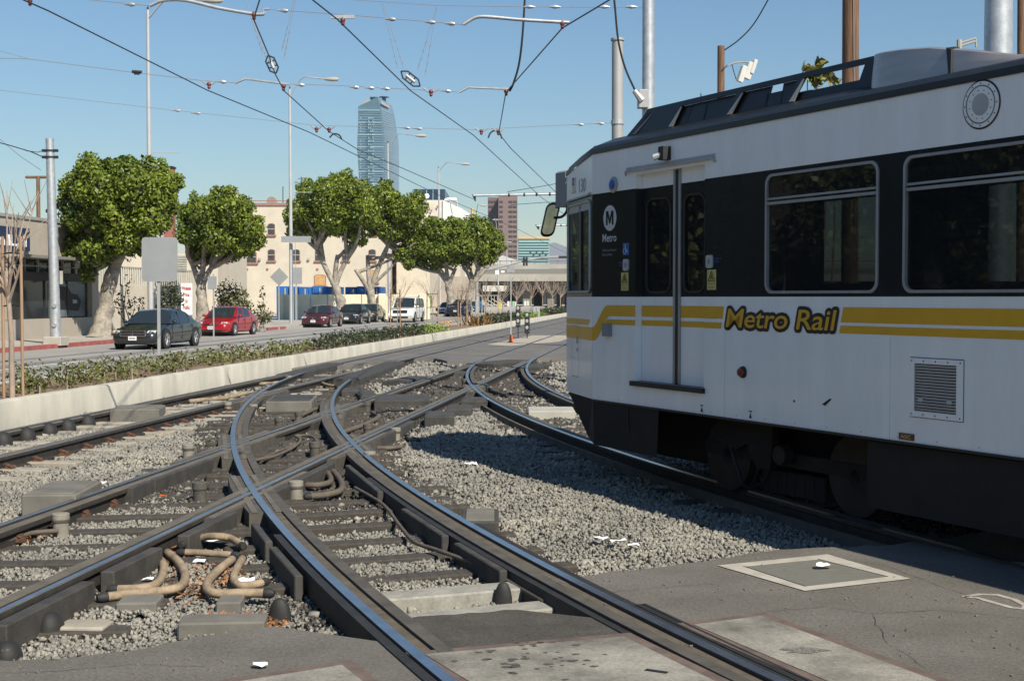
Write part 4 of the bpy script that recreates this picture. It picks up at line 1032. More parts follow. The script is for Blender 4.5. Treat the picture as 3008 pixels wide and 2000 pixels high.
for b0, b1, i0, i1, z1, mt in ((.9, 1.5, .8, 1.9, 3.74, m_tr), (1.55, 1.9, .55, 1.7, 3.72, m_ti), (2.15, 2.75, .7, 2.0, 3.77, m_tr), (2.78, 2.95, .75, 1.9, 3.75, m_sgr), (2.98, 4.1, .5, 2.1, 3.68, m_tr), (1.95, 2.1, .6, 2.1, 3.72, m_tg)):
    m = MB(); m.bbox(b0, b1, i0, i1, 3.5, z1, .02); obj('roof_equipment', m, mt, train)
m = MB(); m.tube([(.72, .9, 3.55), (.72, .9, 4.02)], .006, 5); obj('antenna', m, m_tr, train)
m = MB(); rings = []
for b, zt, ins in ((4.10, 3.825, .26), (4.13, 3.825, .19), (4.20, 3.82, .14), (4.32, 3.812, .115), (4.5, 3.80, .11), (4.8, 3.765, .11), (5.2, 3.68, .11), (5.6, 3.58, .11), (6.0, 3.5, .11), (6.4, 3.47, .11)):
    rings.append([(b, ins - .02, 3.46), (b, ins, 3.46 + (zt - 3.46) * .55), (b, ins + .02, zt - .015), (b, ins + .06, zt), (b, W - ins - .06, zt), (b, W - ins - .02, zt - .015), (b, W - ins, 3.46 + (zt - 3.46) * .55), (b, W - ins + .02, 3.46)])
m.loft(rings); sh_ = obj('roof_shroud', m, m_tsh, train, 35)
m = MB(); m.loft([[(5.06, .085, 3.5), (5.08, .085, 3.5), (5.05, .118, 3.70), (5.0, .118, 3.72)], [(5.06, .2, 3.5), (5.08, .2, 3.5), (5.05, .2, 3.722), (5.0, .2, 3.735)]]); obj('shroud_seam', m, m_black, sh_)

# stripes and lettering on the side
def poly_on(m, pts, i=-.003, F=None):
    m.face([F @ Vector((b, i, z)) if F else Vector((b, i, z)) for b, z in pts])
m = MB()
def sm(x): x = max(0, min(1, x)); return x * x * (3 - 2 * x)
K = 14; ptsU = []; ptsD = []
for k in range(K + 1):
    b = k / K * .38; e = sm(b / .33); ptsU.append((b, 1.556 + (1.796 - 1.556) * e)); ptsD.append((b + .02, 1.416 + (1.682 - 1.416) * sm((b - .03) / .33)))
for k in range(K):
    poly_on(m, [ptsD[k] if k else (0.0, 1.416), ptsD[k + 1], ptsU[k + 1], ptsU[k]])
poly_on(m, [ptsD[K], (.88, 1.682), (.88, 1.796), ptsU[K]])
obj('stripe', m, m_ty, train); m = MB()
poly_on(m, [(.24, 1.593), (.88, 1.593), (.88, 1.648), (.33, 1.648)])
obj('stripe', m, m_ty, train); m = MB()
poly_on(m, [(2.09, 1.682), (2.385, 1.682), (2.405, 1.796), (2.09, 1.796)]); obj('stripe', m, m_ty, train); m = MB(); poly_on(m, [(2.09, 1.593), (2.36, 1.593), (2.375, 1.648), (2.09, 1.648)])
obj('stripe', m, m_ty, train); m = MB()
poly_on(m, [(4.0, 1.677), (8.35, 1.677), (8.35, 1.80), (4.032, 1.80)]); obj('stripe', m, m_ty, train); m = MB(); poly_on(m, [(3.985, 1.59), (8.35, 1.59), (8.35, 1.652), (4.0, 1.652)])
obj('stripe', m, m_ty, train)
m = MB(); rects(m, 0, LT, 1.416, 1.556, [], -.003, 0, FT); obj('stripe', m, m_ty, train); m = MB(); poly_on(m, [(0, 1.577), (LT - .16, 1.577), (LT - .08, 1.64), (0, 1.64)], -.003, FT); obj('stripe', m, m_ty, train)

def text_obj(name, body, b, z, height, width, mt, parent, i=-.005, offset=0.0, shear=0.0, F=None, spacing=1.0, ref=None):
    cu = bpy.data.curves.new(name, 'FONT'); cu.body = body; cu.size = 1.0; cu.offset = offset; cu.shear = shear; cu.space_character = spacing; cu.resolution_u = 3
    to = bpy.data.objects.new(name, cu); col.objects.link(to)
    dg = bpy.context.evaluated_depsgraph_get(); me = bpy.data.meshes.new_from_object(to.evaluated_get(dg))
    bpy.data.objects.remove(to)
    co = np.empty(len(me.vertices) * 3); me.vertices.foreach_get('co', co); co = co.reshape(-1, 3)
    lo, hi = (co.min(0), co.max(0)) if ref is None else ref
    out = np.zeros_like(co)
    out[:, 0] = b + (co[:, 0] - lo[0]) / (hi[0] - lo[0]) * width; out[:, 1] = i; out[:, 2] = z + (co[:, 1] - lo[1]) / (hi[1] - lo[1]) * height
    if F is not None: out = np.array([tuple(F @ Vector(p)) for p in out])
    me.vertices.foreach_set('co', out.reshape(-1)); me.update(); me.materials.clear(); me.materials.append(mt)
    link(name, me, parent)
    return (lo, hi)
ref = text_obj('lettering', 'Metro Rail', 2.44, 1.607, .168, 1.52, m_ty, train, -.0075, 0.008, 0.16, spacing=0.97)
_src = [o_ for o_ in train.children if o_.name.startswith('lettering')][-1].data
_co = np.empty(len(_src.vertices) * 3); _src.vertices.foreach_get('co', _co); _co = _co.reshape(-1, 3); _vv, _ff = [], []
for k in range(16):
    a_ = 2 * math.pi * k / 16; d_ = np.array([.030 * math.cos(a_), .002 + .0001 * k, .030 * math.sin(a_)]); n0 = len(_vv)
    _vv += [tuple(p) for p in (_co + d_)]; _ff += [[i + n0 for i in p.vertices] for p in _src.polygons]
me = bpy.data.meshes.new('lettering_outline'); me.from_pydata(_vv, [], _ff); me.materials.append(m_rub2); link('lettering_outline', me, train)
m = MB(); disc(m, .375, 2.708, .134, -.004); lg = obj('logo_disc', m, m_swh, train)
m = MB(); q = [(.300, 2.635), (.300, 2.783), (.344, 2.783), (.375, 2.70), (.406, 2.783), (.450, 2.783), (.450, 2.635), (.418, 2.635), (.418, 2.735), (.387, 2.650), (.363, 2.650), (.332, 2.735), (.332, 2.635)]
for t_ in ((0, 1, 11, 12), (1, 2, 10, 11), (2, 3, 10), (3, 9, 10), (3, 4, 9), (4, 5, 8, 9), (5, 6, 7, 8)): poly_on(m, [q[k] for k in t_], -.006)
obj('logo_letter', m, m_tb, lg)
text_obj('lettering', 'Metro', .225, 2.46, .085, .285, m_swh, train, -.004, 0.015)
text_obj('lettering', 'Welcome Aboard', .225, 2.36, .028, .28, m_sgr, train, -.004, 0.005)
text_obj('lettering', 'Bienvenidos', .225, 2.315, .028, .20, m_sgr, train, -.004, 0.005)
for bx, bz in ((.56, 2.225), (2.235, 2.225)):
    text_obj('lettering', 'PUSH BUTTON', bx, bz, .018, .12, m_blue, train, -.004, .005); text_obj('lettering', 'TO OPEN', bx, bz - .028, .018, .09, m_blue, train, -.004, .005)
m = MB(); rects(m, .64, .76, 2.31, 2.435, [], -.004); wc = obj('access_sign', m, m_blue, train)
m = MB(); m.tube([(.675 + .028 * math.cos(a), -.006, 2.355 + .028 * math.sin(a)) for a in np.linspace(1.9, 7.2, 14)], .004, 4); m.tube([(.688, -.006, 2.408), (.69, -.006, 2.37), (.715, -.006, 2.368), (.73, -.006, 2.335)], .005, 4); disc(m, .686, 2.42, .008, -.006, n=8); obj('wheelchair_symbol', m, m_swh, wc)
for bx in (.66, 2.135):
    m = MB(); q = rr(bx, bx + .095, 2.15, 2.27, .02, 3); m.prism([(p[0], p[1]) for p in q], .0, .018, 0, Matrix(((1, 0, 0, 0), (0, 0, -1, 0), (0, 1, 0, 0), (0, 0, 0, 1)))); bt = obj('door_button', m, m_dirtw, train)
    m = MB(); disc(m, bx + .05, 2.21, .026, -.0195, n=16); obj('push_pad', m, m_sgr, bt)
for bx in (.605, 2.14):
    m = MB(); rects(m, bx, bx + .145, 1.948, 2.135, [], -.004); yl = obj('warning_sticker', m, m_yel, train)
    m = MB(); tri = [(bx + .02, 2.03), (bx + .125, 2.03), (bx + .0725, 2.12)]
    m.tube([(p[0], -.006, p[1]) for p in tri + [tri[0]]], .005, 4); disc(m, bx + .075, 2.085, .009, -.007, n=8); m.tube([(bx + .055, -.007, 2.045), (bx + .075, -.007, 2.075), (bx + .095, -.007, 2.045)], .005, 4); obj('warning_symbol', m, m_brn, yl)
    text_obj('lettering', 'Caution: Gap', bx + .01, 1.995, .018, .12, m_brn, yl, -.006, .003); text_obj('lettering', 'Cuidado', bx + .02, 1.965, .016, .1, m_brn, yl, -.006, .003)
# number and flag above the cab window
text_obj('lettering', '130', .62, 3.04, .15, .30, m_sgr, train, -.004, .0, F=FT)
m = MB()
for k in range(7): rects(m, .28, .46, 3.06 + k * .026, 3.06 + k * .026 + .013, [], -.004, 0, FT)
fl = obj('flag_stripes', m, m_red, train); m = MB(); rects(m, .28, .36, 3.15, 3.235, [], -.006, 0, FT); obj('flag_canton', m, m_blue, fl)
# small fittings
for b in (0.0, 2.42, 4.57, 6.26):
    m = MB(); m.box(b + .002, b + .004, -.0012, 0, ZS, 1.58); obj('panel_seam', m, m_dirtw, train)
for k in range(14):
    b = .15 + k * .41
    if .8 < b < 2.15: continue
    m = MB(); disc(m, b, ZS + .03, .006, -.002, n=6); obj('rivet', m, m_sgr, train)
def FI(b, z): return Matrix(((1, 0, 0, b), (0, 0, -1, 0), (0, 1, 0, z), (0, 0, 0, 1)))
m = MB(); m.lathe((0, 0, 0), [(.085, 0), (.085, .01), (.065, .02), (.045, .022)], 20, 0, FI(.447, 3.05)); o = obj('side_lamp', m, m_ts, train, 40)
m = MB(); m.lathe((0, 0, 0), [(.05, .02), (.045, .035), (.02, .045)], 16, 0, FI(.447, 3.05)); obj('lens', m, m_blue, o, 40)
m = MB(); m.lathe((0, 0, 0), [(.055, 0), (.05, .02), (.04, .022)], 18, 0, FI(2.70, 1.21)); o = obj('marker_lamp', m, m_dmetal, train, 40)
m = MB(); m.lathe((0, 0, 0), [(.04, .02), (.035, .045), (.015, .055)], 16, 0, FI(2.70, 1.21)); obj('lens', m, m_red, o, 40)
m = MB(); m.box(.29, .42, -.05, 0, 1.47, 1.60); obj('junction_cover', m, m_sgr, train)
m = MB(); m.box(1.43, 1.52, -.09, 0, 3.21, 3.34); o = obj('door_camera', m, m_dmetal, train); m = MB(); m.tube([(1.47, -.05, 3.27), (1.40, -.12, 3.24)], .03, 8); obj('camera_lens', m, m_dirtw, o)
m = MB(); rects(m, .28, .62, .98, 1.56, [(.288, .612, .988, 1.552)], -.002, 0, FT); m.box(.52, .55, -.006, 0, 1.36, 1.44, 0, FT); m.box(.53, .55, -.006, 0, 1.27, 1.31, 0, FT); obj('cab_hatch_outline', m, m_sgr, train)
m = MB(); m.box(4.68, 4.84, -.008, 0, .80, .85); o = obj('data_plate', m, m_brn, train); text_obj('lettering', 'ASC', 4.70, .81, .03, .11, m_yel, o, -.010, .01)
for b, z in ((2.062, .835), (2.813, .837)):
    m = MB(); poly_on(m, [(b - .02, z - .03), (b + .02, z - .03), (b, z + .02)]); poly_on(m, [(b - .025, z + .025), (b + .025, z + .025), (b + .025, z + .035), (b - .025, z + .035)]); obj('jacking_mark', m, m_black, train)
m = MB(); disc(m, 3.42, 1.0, .012, -.003, n=8); obj('paint_chip', m, m_black, train); m = MB(); poly_on(m, [(3.78, 1.0), (3.82, .99), (3.9, 1.05), (3.88, 1.055)]); obj('paint_scuff', m, m_black, train)
# louvre
lv = (4.795, 5.325, .985, 1.425)
m = MB(); rects(m, *lv, [(4.845, 5.265, 1.03, 1.385)], -.012)
for e in ((lv[0], lv[2], lv[3]), (lv[1], lv[2], lv[3])): m.face([(e[0], -.012, e[1]), (e[0], 0, e[1]), (e[0], 0, e[2]), (e[0], -.012, e[2])])
for z in (lv[2], lv[3]): m.face([(lv[0], -.012, z), (lv[1], -.012, z), (lv[1], 0, z), (lv[0], 0, z)])
lo_ = obj('louvre', m, m_tw, train)
m = MB(); rects(m, 4.845, 5.265, 1.03, 1.385, [], -.0015); obj('louvre_back', m, m_black, lo_)
m = MB(); rects(m, lv[0] - .006, lv[1] + .006, lv[2] - .006, lv[3] + .006, [lv], -.002); obj('louvre_seal', m, m_black, lo_)
for k in range(16):
    z = 1.036 + k * .0218; m = MB(); m.face([(4.846, -.003, z), (5.264, -.003, z), (5.264, -.011, z + .0125), (4.846, -.011, z + .0125)]); m.face([(4.846, -.011, z + .0125), (5.264, -.011, z + .0125), (5.264, -.004, z + .0150), (4.846, -.004, z + .0150)]); obj('slat', m, m_dirtw, lo_)
for b in (4.91, 5.2):
    m = MB(); m.box(b - .025, b + .025, -.016, -.011, 1.10, 1.13); obj('latch', m, m_dirtw, lo_)
for k in range(5):
    for b, z in ((lv[0] + .02 + k * .122, lv[2] + .02), (lv[0] + .02 + k * .122, lv[3] - .02)):
        m = MB(); disc(m, b, z, .007, -.0135, n=6); obj('rivet', m, m_black, lo_)
# round vent
m = MB(); m.lathe((0, 0, 0), [(.162, 0), (.162, .01), (.132, .012)], 32, 0, FI(5.465, 3.235)); vt = obj('round_vent', m, m_tw, train, 30)
for r0, r1, d0, mt in ((.135, .128, .014, m_black), (.175, .162, .003, m_black)):
    m = MB()
    for k in range(32):
        a0, a1 = 2 * math.pi * k / 32, 2 * math.pi * (k + 1) / 32
        m.face([(5.465 + r * math.cos(a), -d0, 3.235 + r * math.sin(a)) for r, a in ((r0, a0), (r0, a1), (r1, a1), (r1, a0))])
    obj('vent_gasket', m, mt, vt)
m = MB(); disc(m, 5.465, 3.235, .078, -.0135); obj('vent_mesh', m, m_dirtw, vt)
for k in range(12):
    a = 2 * math.pi * k / 12; m = MB(); disc(m, 5.465 + .148 * math.cos(a), 3.235 + .148 * math.sin(a), .006, -.0125, n=6); disc(m, 5.465 + .1 * math.cos(a + .2), 3.235 + .1 * math.sin(a + .2), .005, -.0135, n=6); obj('rivet', m, m_black, vt)
# mirror and marker box at the front corner
m = MB(); p = toL(at(1668, 553, 15.75)); m.bbox(p.x - .16, p.x + .12, p.y - .09, p.y + .1, p.z - .22, p.z + .2, .02); obj('destination_lamp_box', m, m_sgr, train)
m = MB(); m.tube(spline([toL(at(1667, 600, 15.8)), toL(at(1664, 622, 15.82)), toL(at(1650, 637, 15.85)), toL(at(1628, 640, 15.9))], 5), .016, 8); ar = obj('mirror_arm', m, m_rub2, train, 60)
c_ = at(1616, 646, 15.95); rng = []
for (o, sc) in ((-.05, .55), (-.035, .92), (.03, 1.0), (.05, .9)):
    ring = []
    for b, z in rr(-.085, .085, -.205, .205, .07, 4):
        ring.append(toL(c_ + Vector((b * sc - .045 * z / .2 * -1, -o, z * sc))))
    rng.append(ring)
m = MB(); m.loft(rng); mi_ = obj('mirror', m, m_rub2, train, 50)
m = MB(); m.face([toL(c_ + Vector((b + .045 * z / .2, -.052, z))) for b, z in rr(-.065, .065, -.175, .175, .05, 4)]); obj('mirror_glass', m, mat('mirror_glass', (0.30, 0.27, 0.20), 0.12, 0.9, var=0.3, scale=6), mi_)

# running gear: one truck with four wheels, the floor and gear boxes below
def wheel(parent, b, i):
    Fm = Matrix(((1, 0, 0, b), (0, 0, -1, i), (0, 1, 0, .355), (0, 0, 0, 1)))
    m = MB(); m.lathe((0, 0, 0), [(.30, .07), (.355, .065), (.357, -.02), (.385, -.03), (.385, -.06), (.30, -.07)], 36, 0, Fm); w_ = obj('wheel', m, m_twh, parent, 40)
    m = MB(); m.lathe((0, 0, 0), [(.29, .055), (.12, .03), (.10, .07), (.02, .075)], 28, 0, Fm); obj('wheel_disc', m, m_tu, w_, 40)
m = MB(); m.box(1.4, 4.0, .5, .56, .33, .46); m.prism([(1.75, .52), (1.95, .75), (2.6, .75), (2.55, .3), (2.35, .28), (2.2, .50), (2.0, .42)], .42, .5, 0, Matrix(((1, 0, 0, 0), (0, 0, 1, 0), (0, 1, 0, 0), (0, 0, 0, 1))))
truck = obj('truck_frame', m, m_tu, train)
for b in (1.77, 3.61):
    for i in (.58, 2.08): wheel(truck, b, i)
    m = MB(); m.tube([(b, .5, .355), (b, 2.16, .355)], .06, 10); obj('axle', m, m_tu, truck)
m = MB(); m.bbox(2.25, 3.15, .56, .66, .06, .27, .01); tb = obj('track_brake', m, m_tu, truck)
for k in range(6):
    m = MB(); m.box(2.35 + k * .13, 2.355 + k * .13, .552, .558, .08, .25); obj('brake_rib', m, m_black, tb)
m = MB(); m.tube(spline([(1.85, .46, .5), (2.05, .42, .25), (2.2, .42, .08), (2.4, .46, .16), (2.5, .46, .3)], 5), .014, 6); obj('brake_hose', m, m_rub2, truck, 60)
m = MB(); m.lathe((0, 0, 0), [(.09, 0), (.09, .1), (.05, .12)], 14, 0, Matrix(((1, 0, 0, 2.75), (0, 0, -1, .46), (0, 1, 0, .45), (0, 0, 0, 1)))); obj('axle_damper', m, m_twh, truck, 40)
for b0, b1, i0, z0 in ((4.25, 7.4, .05, .22), (7.6, 9.9, .25, .3), (-.5, 4.2, .85, .14)):  # last box is added dark fill for the shade behind the truck
    m = MB(); m.bbox(b0, b1, i0, W - i0, z0, ZS - .02, .02); obj('equipment_case', m, m_tu, train)
m = MB(); m.face([(-1.1, .38, .98), (0, .02, .98), (L0, .02, .98), (L0, W - .02, .98), (0, W - .02, .98), (-1.1, W - .38, .98)]); obj('floor', m, m_ti, train)
m = MB(); m.face([(-.9, .5, 3.2), (0, .06, 3.2), (L0, .06, 3.2), (L0, W - .06, 3.2), (0, W - .06, 3.2), (-.9, W - .5, 3.2)]); obj('ceiling', m, m_ti, train)
m = MB(); m.box(L0 - .04, L0, .05, W - .05, .8, 3.5); obj('end_wall', m, m_ti, train)
m = MB(); m.box(.0, .04, .1, W - .1, .98, 3.2); obj('cab_bulkhead', m, m_ti, train)
for b in (2.9, 3.7, 4.7, 5.5, 6.4, 7.2):
    for i0 in (.12, 1.62):
        m = MB(); m.bbox(b, b + .42, i0, i0 + .92, 1.3, 1.42, .03); m.bbox(b + .36, b + .44, i0, i0 + .92, 1.4, 2.0, .03); obj('passenger_seat', m, m_seat, train)
for b in (5.45, 6.5):
    m = MB(); m.tube([(b, .95, .98), (b, .95, 3.2)], .02, 8); obj('grab_pole', m, m_opole, train)
# the articulation bellows and the rear half, bending round the curve out of the picture
FB = Matrix.Translation((L0 + .75, 1.33, 0)) @ Matrix.Rotation(R(16), 4, 'Z')
m = MB()
for k in range(5):
    b = L0 + .02 + k * .14; m.bbox(b, b + .09, .12, W - .12, .8, 3.45, .02)
obj('bellows', m, m_rub2, train)
m = MB(); m.bbox(0, 11, -1.33, 1.33, ZS, ZB0, .02, 0, FB); rs_ = obj('rear_section', m, m_tw, train); m = MB(); m.bbox(0, 11, -1.33, 1.33, ZB1, ZT + .15, .05, 0, FB); obj('rear_roof', m, m_tw, rs_)
m = MB(); m.bbox(0.01, 10.99, -1.325, 1.325, ZB0, ZB1, .02, 0, FB); obj('rear_window_band', m, m_tb, rs_)
m = MB(); m.bbox(.5, 10.5, -1.1, 1.1, .25, ZS, .02, 0, FB); obj('rear_equipment_case', m, m_tu, rs_)
# ------------------------------------------------------------------ poles, lamps, signs
def base_of(x, Y, z=0.1):
    """ground point under photo column x at depth Y"""
    p = at(x, HOR, Y); return Vector((p.x, p.y, z))
def pole_thing(name, label, cat, p0, p1, r0, r1, mt, n=16, group=None):
    o = thing(name, label, cat, p0, group)
    m = MB(); m.tube([p0, p0.lerp(p1, .5), p1], [r0, (r0 + r1) / 2, r1], n); obj('shaft', m, mt, o, 60)
    return o
# catenary pole on the left pavement
pb = gp(164, 1010, 0.1); pt = at(146, 412, pb.y)
o = pole_thing('catenary_pole', 'galvanised catenary pole on a concrete footing left of the leaning tree', 'pole', pb + Vector((0, 0, .2)), pt, .205, .15, m_galv)
m = MB(); F_ = Matrix.Translation(pb) @ Matrix.Rotation(STREET_ANG, 4, 'Z'); m.bbox(-.36, .36, -.36, .36, -.05, .28, .03, 0, F_); obj('footing', m, m_conc, o)
m = MB(); m.lathe(pt, [(.155, -.02), (.155, .05), (.10, .09), (.02, .11)], 16); obj('cap', m, m_galv, o, 40)
for y_ in (443, 462):
    c_ = at(147, y_, pb.y); m = MB(); m.lathe(c_, [(.185, -.03), (.185, .03)], 16); m.box(c_.x - .3, c_.x + .3, c_.y - .06, c_.y + .06, c_.z - .05, c_.z + .05); obj('clamp_band', m, m_dmetal, o)
for y_ in (898, 955):
    c_ = at(160, y_, pb.y - .22); m = MB(); m.lathe((0, 0, 0), [(.075, -.03), (.075, .03)], 14, 0, Matrix.Translation(c_) @ Matrix.Rotation(R(90), 4, 'X')); obj('hand_hole', m, m_galv, o)
m = MB(); c_ = at(180, 815, pb.y - .1); m.box(c_.x - .06, c_.x + .06, c_.y - .02, c_.y + .02, c_.z - .25, c_.z + .25); obj('small_sign', m, m_conc, o)
# poles on the right
b_ = base_of(1814, 32, -.2); o = pole_thing('catenary_pole', 'squat grey capped pole standing behind the train cab', 'pole', b_, at(1814, 118, 32), .15, .135, m_gpole)
m = MB(); m.lathe(at(1814, 118, 32), [(.165, -.02), (.165, .03), (.1, .05)], 16); obj('cap', m, m_gpole, o, 40)
m = MB(); m.lathe(at(1814, 360, 32), [(.16, -.05), (.16, .05)], 16); obj('clamp_band', m, m_galv, o)
b_ = base_of(1905, 24, -.2); o = pole_thing('catenary_pole', 'taller bright galvanised pole rising behind the train roof', 'pole', b_, at(1905, -260, 24), .125, .105, m_galv)
m = MB(); c_ = at(1888, 285, 23.9); m.bbox(c_.x - .09, c_.x + .09, c_.y - .12, c_.y + .12, c_.z - .2, c_.z + .12, .02); obj('cable_box', m, m_gpole, o)
m = MB(); c_ = at(1873, 280, 23.8); m.tube([c_ + Vector((-.06, 0, .08)), c_ + Vector((.08, 0, -.1))], [.045, .07], 8); obj('cable_gland', m, m_gpole, o, 40)
b_ = base_of(2925, 17.5, -.2); pole_thing('catenary_pole', 'very thick galvanised pole behind the roof shroud', 'pole', b_, at(2937, -300, 17.5), .20, .17, m_galv, 20)
b_ = base_of(2497, 25, -.2); o = pole_thing('utility_pole', 'thick brown wooden pole behind the middle of the train roof', 'pole', b_, at(2500, -300, 25), .165, .15, m_wood)
m = MB(); m.tube([at(2512, 700, 24.83), at(2506, -200, 24.83)], .008, 5); obj('ground_wire', m, m_cable, o)
b_ = base_of(2117, 45, -.2); o = pole_thing('utility_pole', 'wooden pole with a floodlight arm behind the roof screen', 'pole', b_, at(2118, 136, 45), .145, .12, m_wood)
m = MB(); m.tube(spline([at(2126, 200, 45), at(2150, 188, 45), at(2175, 183, 45), at(2195, 184, 45)], 4), .03, 6); fa = obj('arm', m, m_gpole, o, 60)
c_ = at(2200, 205, 45); F_ = Matrix.Translation(c_) @ Matrix.Rotation(R(18), 4, 'Y') @ Matrix.Rotation(R(25), 4, 'Z')
m = MB(); m.bbox(-.13, .13, -.1, .1, -.32, .25, .02, 0, F_); m.bbox(.02, .16, -.14, .0, -.1, .38, .02, 0, F_); m.bbox(-.3, -.1, -.08, .1, -.5, .05, .02, 0, F_); obj('floodlight', m, mat('floodlight_grey', (0.55, 0.55, 0.52), .6, var=.05), fa)
m = MB(); m.tube(spline([at(2150, 190, 45), at(2158, 220, 45), at(2166, 238, 45), at(2180, 228, 45)], 4), .015, 5); obj('lamp_cable', m, m_dmetal, fa)
b_ = base_of(3000, 30, -.2); pole_thing('utility_pole', 'brown pole cut off by the right edge of the picture', 'pole', b_, at(3002, -200, 30), .1, .09, m_wood)
m = MB(); P_ = spline([at(2125, 150, 45), at(2170, 118, 44.5), at(2215, 70, 44), at(2262, -10, 43)], 6); m.tube(P_, .022, 5); tag(obj('drop_cable', m, m_wire), 'twisted dark service cable leaving the floodlight pole', 'cable')
# rooftop bracket seen over the shroud: top of a signal gantry
c_ = at(2870, 128, 26); o = thing('signal_bracket', 'small white metal bracket showing just above the train roof', 'bracket', base_of(2830, 26, -.2))
m = MB(); m.tube([base_of(2822, 26, -.2), at(2818, 118, 26)], .05, 8); obj('post', m, m_conc, o)
m = MB(); m.tube([at(2820, 136, 26), at(2866, 122, 26), at(2866, 113, 26), at(2822, 127, 26)], .02, 6); m.tube([at(2866, 113, 26), at(2868, 140, 26)], .018, 6); obj('arm', m, m_conc, o)

# street lamps along the far pavement
def lamp(x, yt, xh, yh, Y, label, parts=True):
    b_ = base_of(x + (8 if Y < 70 else 5), Y); tp = at(x, yt, Y)
    o = pole_thing('street_lamp', label, 'street lamp', b_, tp, .15, .075, m_concp, 10, 'street lamps along the far pavement')
    hp = at(xh, yh, Y - 1.0)
    m = MB(); P_ = spline([tp - Vector((0, 0, .45)), tp.lerp(hp, .35) + Vector((0, 0, .5 * (hp.z - tp.z) + .25)), tp.lerp(hp, .7) + Vector((0, 0, .32 * (hp.z - tp.z) + .12)), hp], 6); m.tube(P_, .045, 6); a_ = obj('lamp_arm', m, m_concp, o, 60)
    d = Vector((1, 0, -.02)); m = MB(); m.tube([hp - d * .1, hp + d * .1, hp + d * .45, hp + d * .8, hp + d * .95], [.05, .11, .15, .13, .04], 10); obj('lamp_head', m, m_conc, a_, 60)
    m = MB(); m.lathe(tp, [(.05, -.02), (.05, .12), (.02, .16)], 8); obj('photocell', m, m_dmetal, o)
    m = MB(); z_ = tp.z * .56; q = b_.lerp(tp, .56); m.tube([q, q + Vector((1.5, 0, 0))], .022, 5); obj('banner_arm', m, m_concp, o)
lamp(434, 30, 598, 2, 65.8, 'nearest and tallest street lamp, its pole rising behind the big tree')
lamp(851, 262, 955, 233, 91, 'second street lamp, its pole passing left of the blue containers')
lamp(1139, 421, 1222, 399, 123, 'third street lamp, its head in front of the glass tower')
lamp(1288, 494, 1355, 482, 149, 'fourth street lamp, its pole beside the white van-like car')
lamp(1399, 622, 1412, 604, 205, 'small distant street lamp left of the brown tower')
lamp(1460, 672, 1448, 646, 230, 'distant lamp in front of the brown tower base')
lamp(1488, 720, 1490, 712, 270, 'farthest lamp right of the brown tower')

# sign backs
def signpost(name, label, px_, ybase, zbase, ytop, Y, plate, r=.035, mt=None, cat='sign', twin=None):
    b_ = gp(px_, ybase, zbase) if Y is None else base_of(px_, Y, zbase); Y = b_.y
    o = thing(name, label, cat, b_); m = MB(); tp = at(px_, ytop, Y); m.box(b_.x - r, b_.x + r, b_.y - r * .6, b_.y + r * .6, b_.z - .1, tp.z); obj('post', m, m_gpole, o)
    m = MB(); q = [at(x, y, Y - .05) for x, y in plate]; m.loft([q, [p + Vector((0, .012, 0)) for p in q]]); obj('sign_plate', m, mt or m_sign, o)
    return o
rp = [(416 + a, 697 + b) for a, b in ((10, 0), (94, 0), (102, 2), (105, 10), (105, 120), (102, 128), (94, 130), (10, 130), (3, 128), (0, 120), (0, 10), (3, 2))]
signpost('road_sign', 'blank grey back of a large square sign on a perforated post in the median', 468, 1075, .24, 705, None, rp, .035)
signpost('road_sign', 'diamond shaped grey sign back on the far pavement', 820, 965, .1, 795, None, [(820, 786), (847, 814), (820, 840), (793, 814)], .03)
signpost('road_sign', 'grey rectangular sign back beside the second street lamp', 872, 955, .1, 788, None, [(860, 786), (887, 786), (887, 834), (860, 834)], .03)
signpost('street_name_sign', 'wide grey street name board fixed to the second lamp', 868, 953, .1, 695, 90.5, [(826, 694), (913, 694), (913, 712), (826, 712)], .02)
signpost('road_sign', 'tall thin sign post with an orange foot between the tracks', 1501, 1004, -.03, 780, None, [(1490, 782), (1512, 782), (1512, 800), (1490, 800)], .025)
m = MB(); c_ = gp(1501, 1006, -.03); m.lathe(c_, [(.16, 0), (.16, .03), (.09, .04), (.05, .32), (.03, .34)], 12); tag(obj('traffic_cone', m, m_orange, None, 40), 'small orange cone at the foot of the thin sign post', 'cone')
signpost('road_sign', 'small grey sign back beside the tree with the red car', 628, 990, .1, 805, None, [(610, 812), (636, 812), (636, 850), (610, 850)], .03)

# dwarf signals between the tracks
def dwarf(x0, x1, yt, yb, ybase, label, lenses):
    b_ = gp((x0 + x1) / 2, ybase, -.03); Y = b_.y
    o = thing('dwarf_signal', label, 'signal', b_, 'low track signals')
    tp, bt = at(x0, yt, Y), at(x1, yb, Y)
    m = MB(); m.bbox(tp.x, bt.x, Y - .12, Y + .18, bt.z, tp.z, .02); obj('signal_head', m, m_gpole if False else m_dmetal, o)
    m = MB(); m.bbox(tp.x + .09, bt.x - .09, Y - .06, Y + .06, -.03, bt.z, .01); m.bbox(tp.x, bt.x, Y - .1, Y + .1, bt.z - .13, bt.z - .02, .02); obj('mount', m, m_dmetal, o)
    for y_ in lenses:
        m = MB(); c_ = at((x0 + x1) / 2 - 1, y_, Y - .13); m.lathe((0, 0, 0), [(.075, 0), (.07, .015), (.02, .03)], 14, 0, Matrix.Translation(c_) @ Matrix.Rotation(R(90), 4, 'X')); obj('lens', m, mat('signal_lens', (.5, .5, .5), .4, var=0), o, 40)
        m = MB(); m.tube([c_ + Vector((-.09, -.06, .03)), c_ + Vector((0, -.1, .1)), c_ + Vector((.09, -.06, .03))], .012, 5); obj('visor', m, m_dmetal, o)
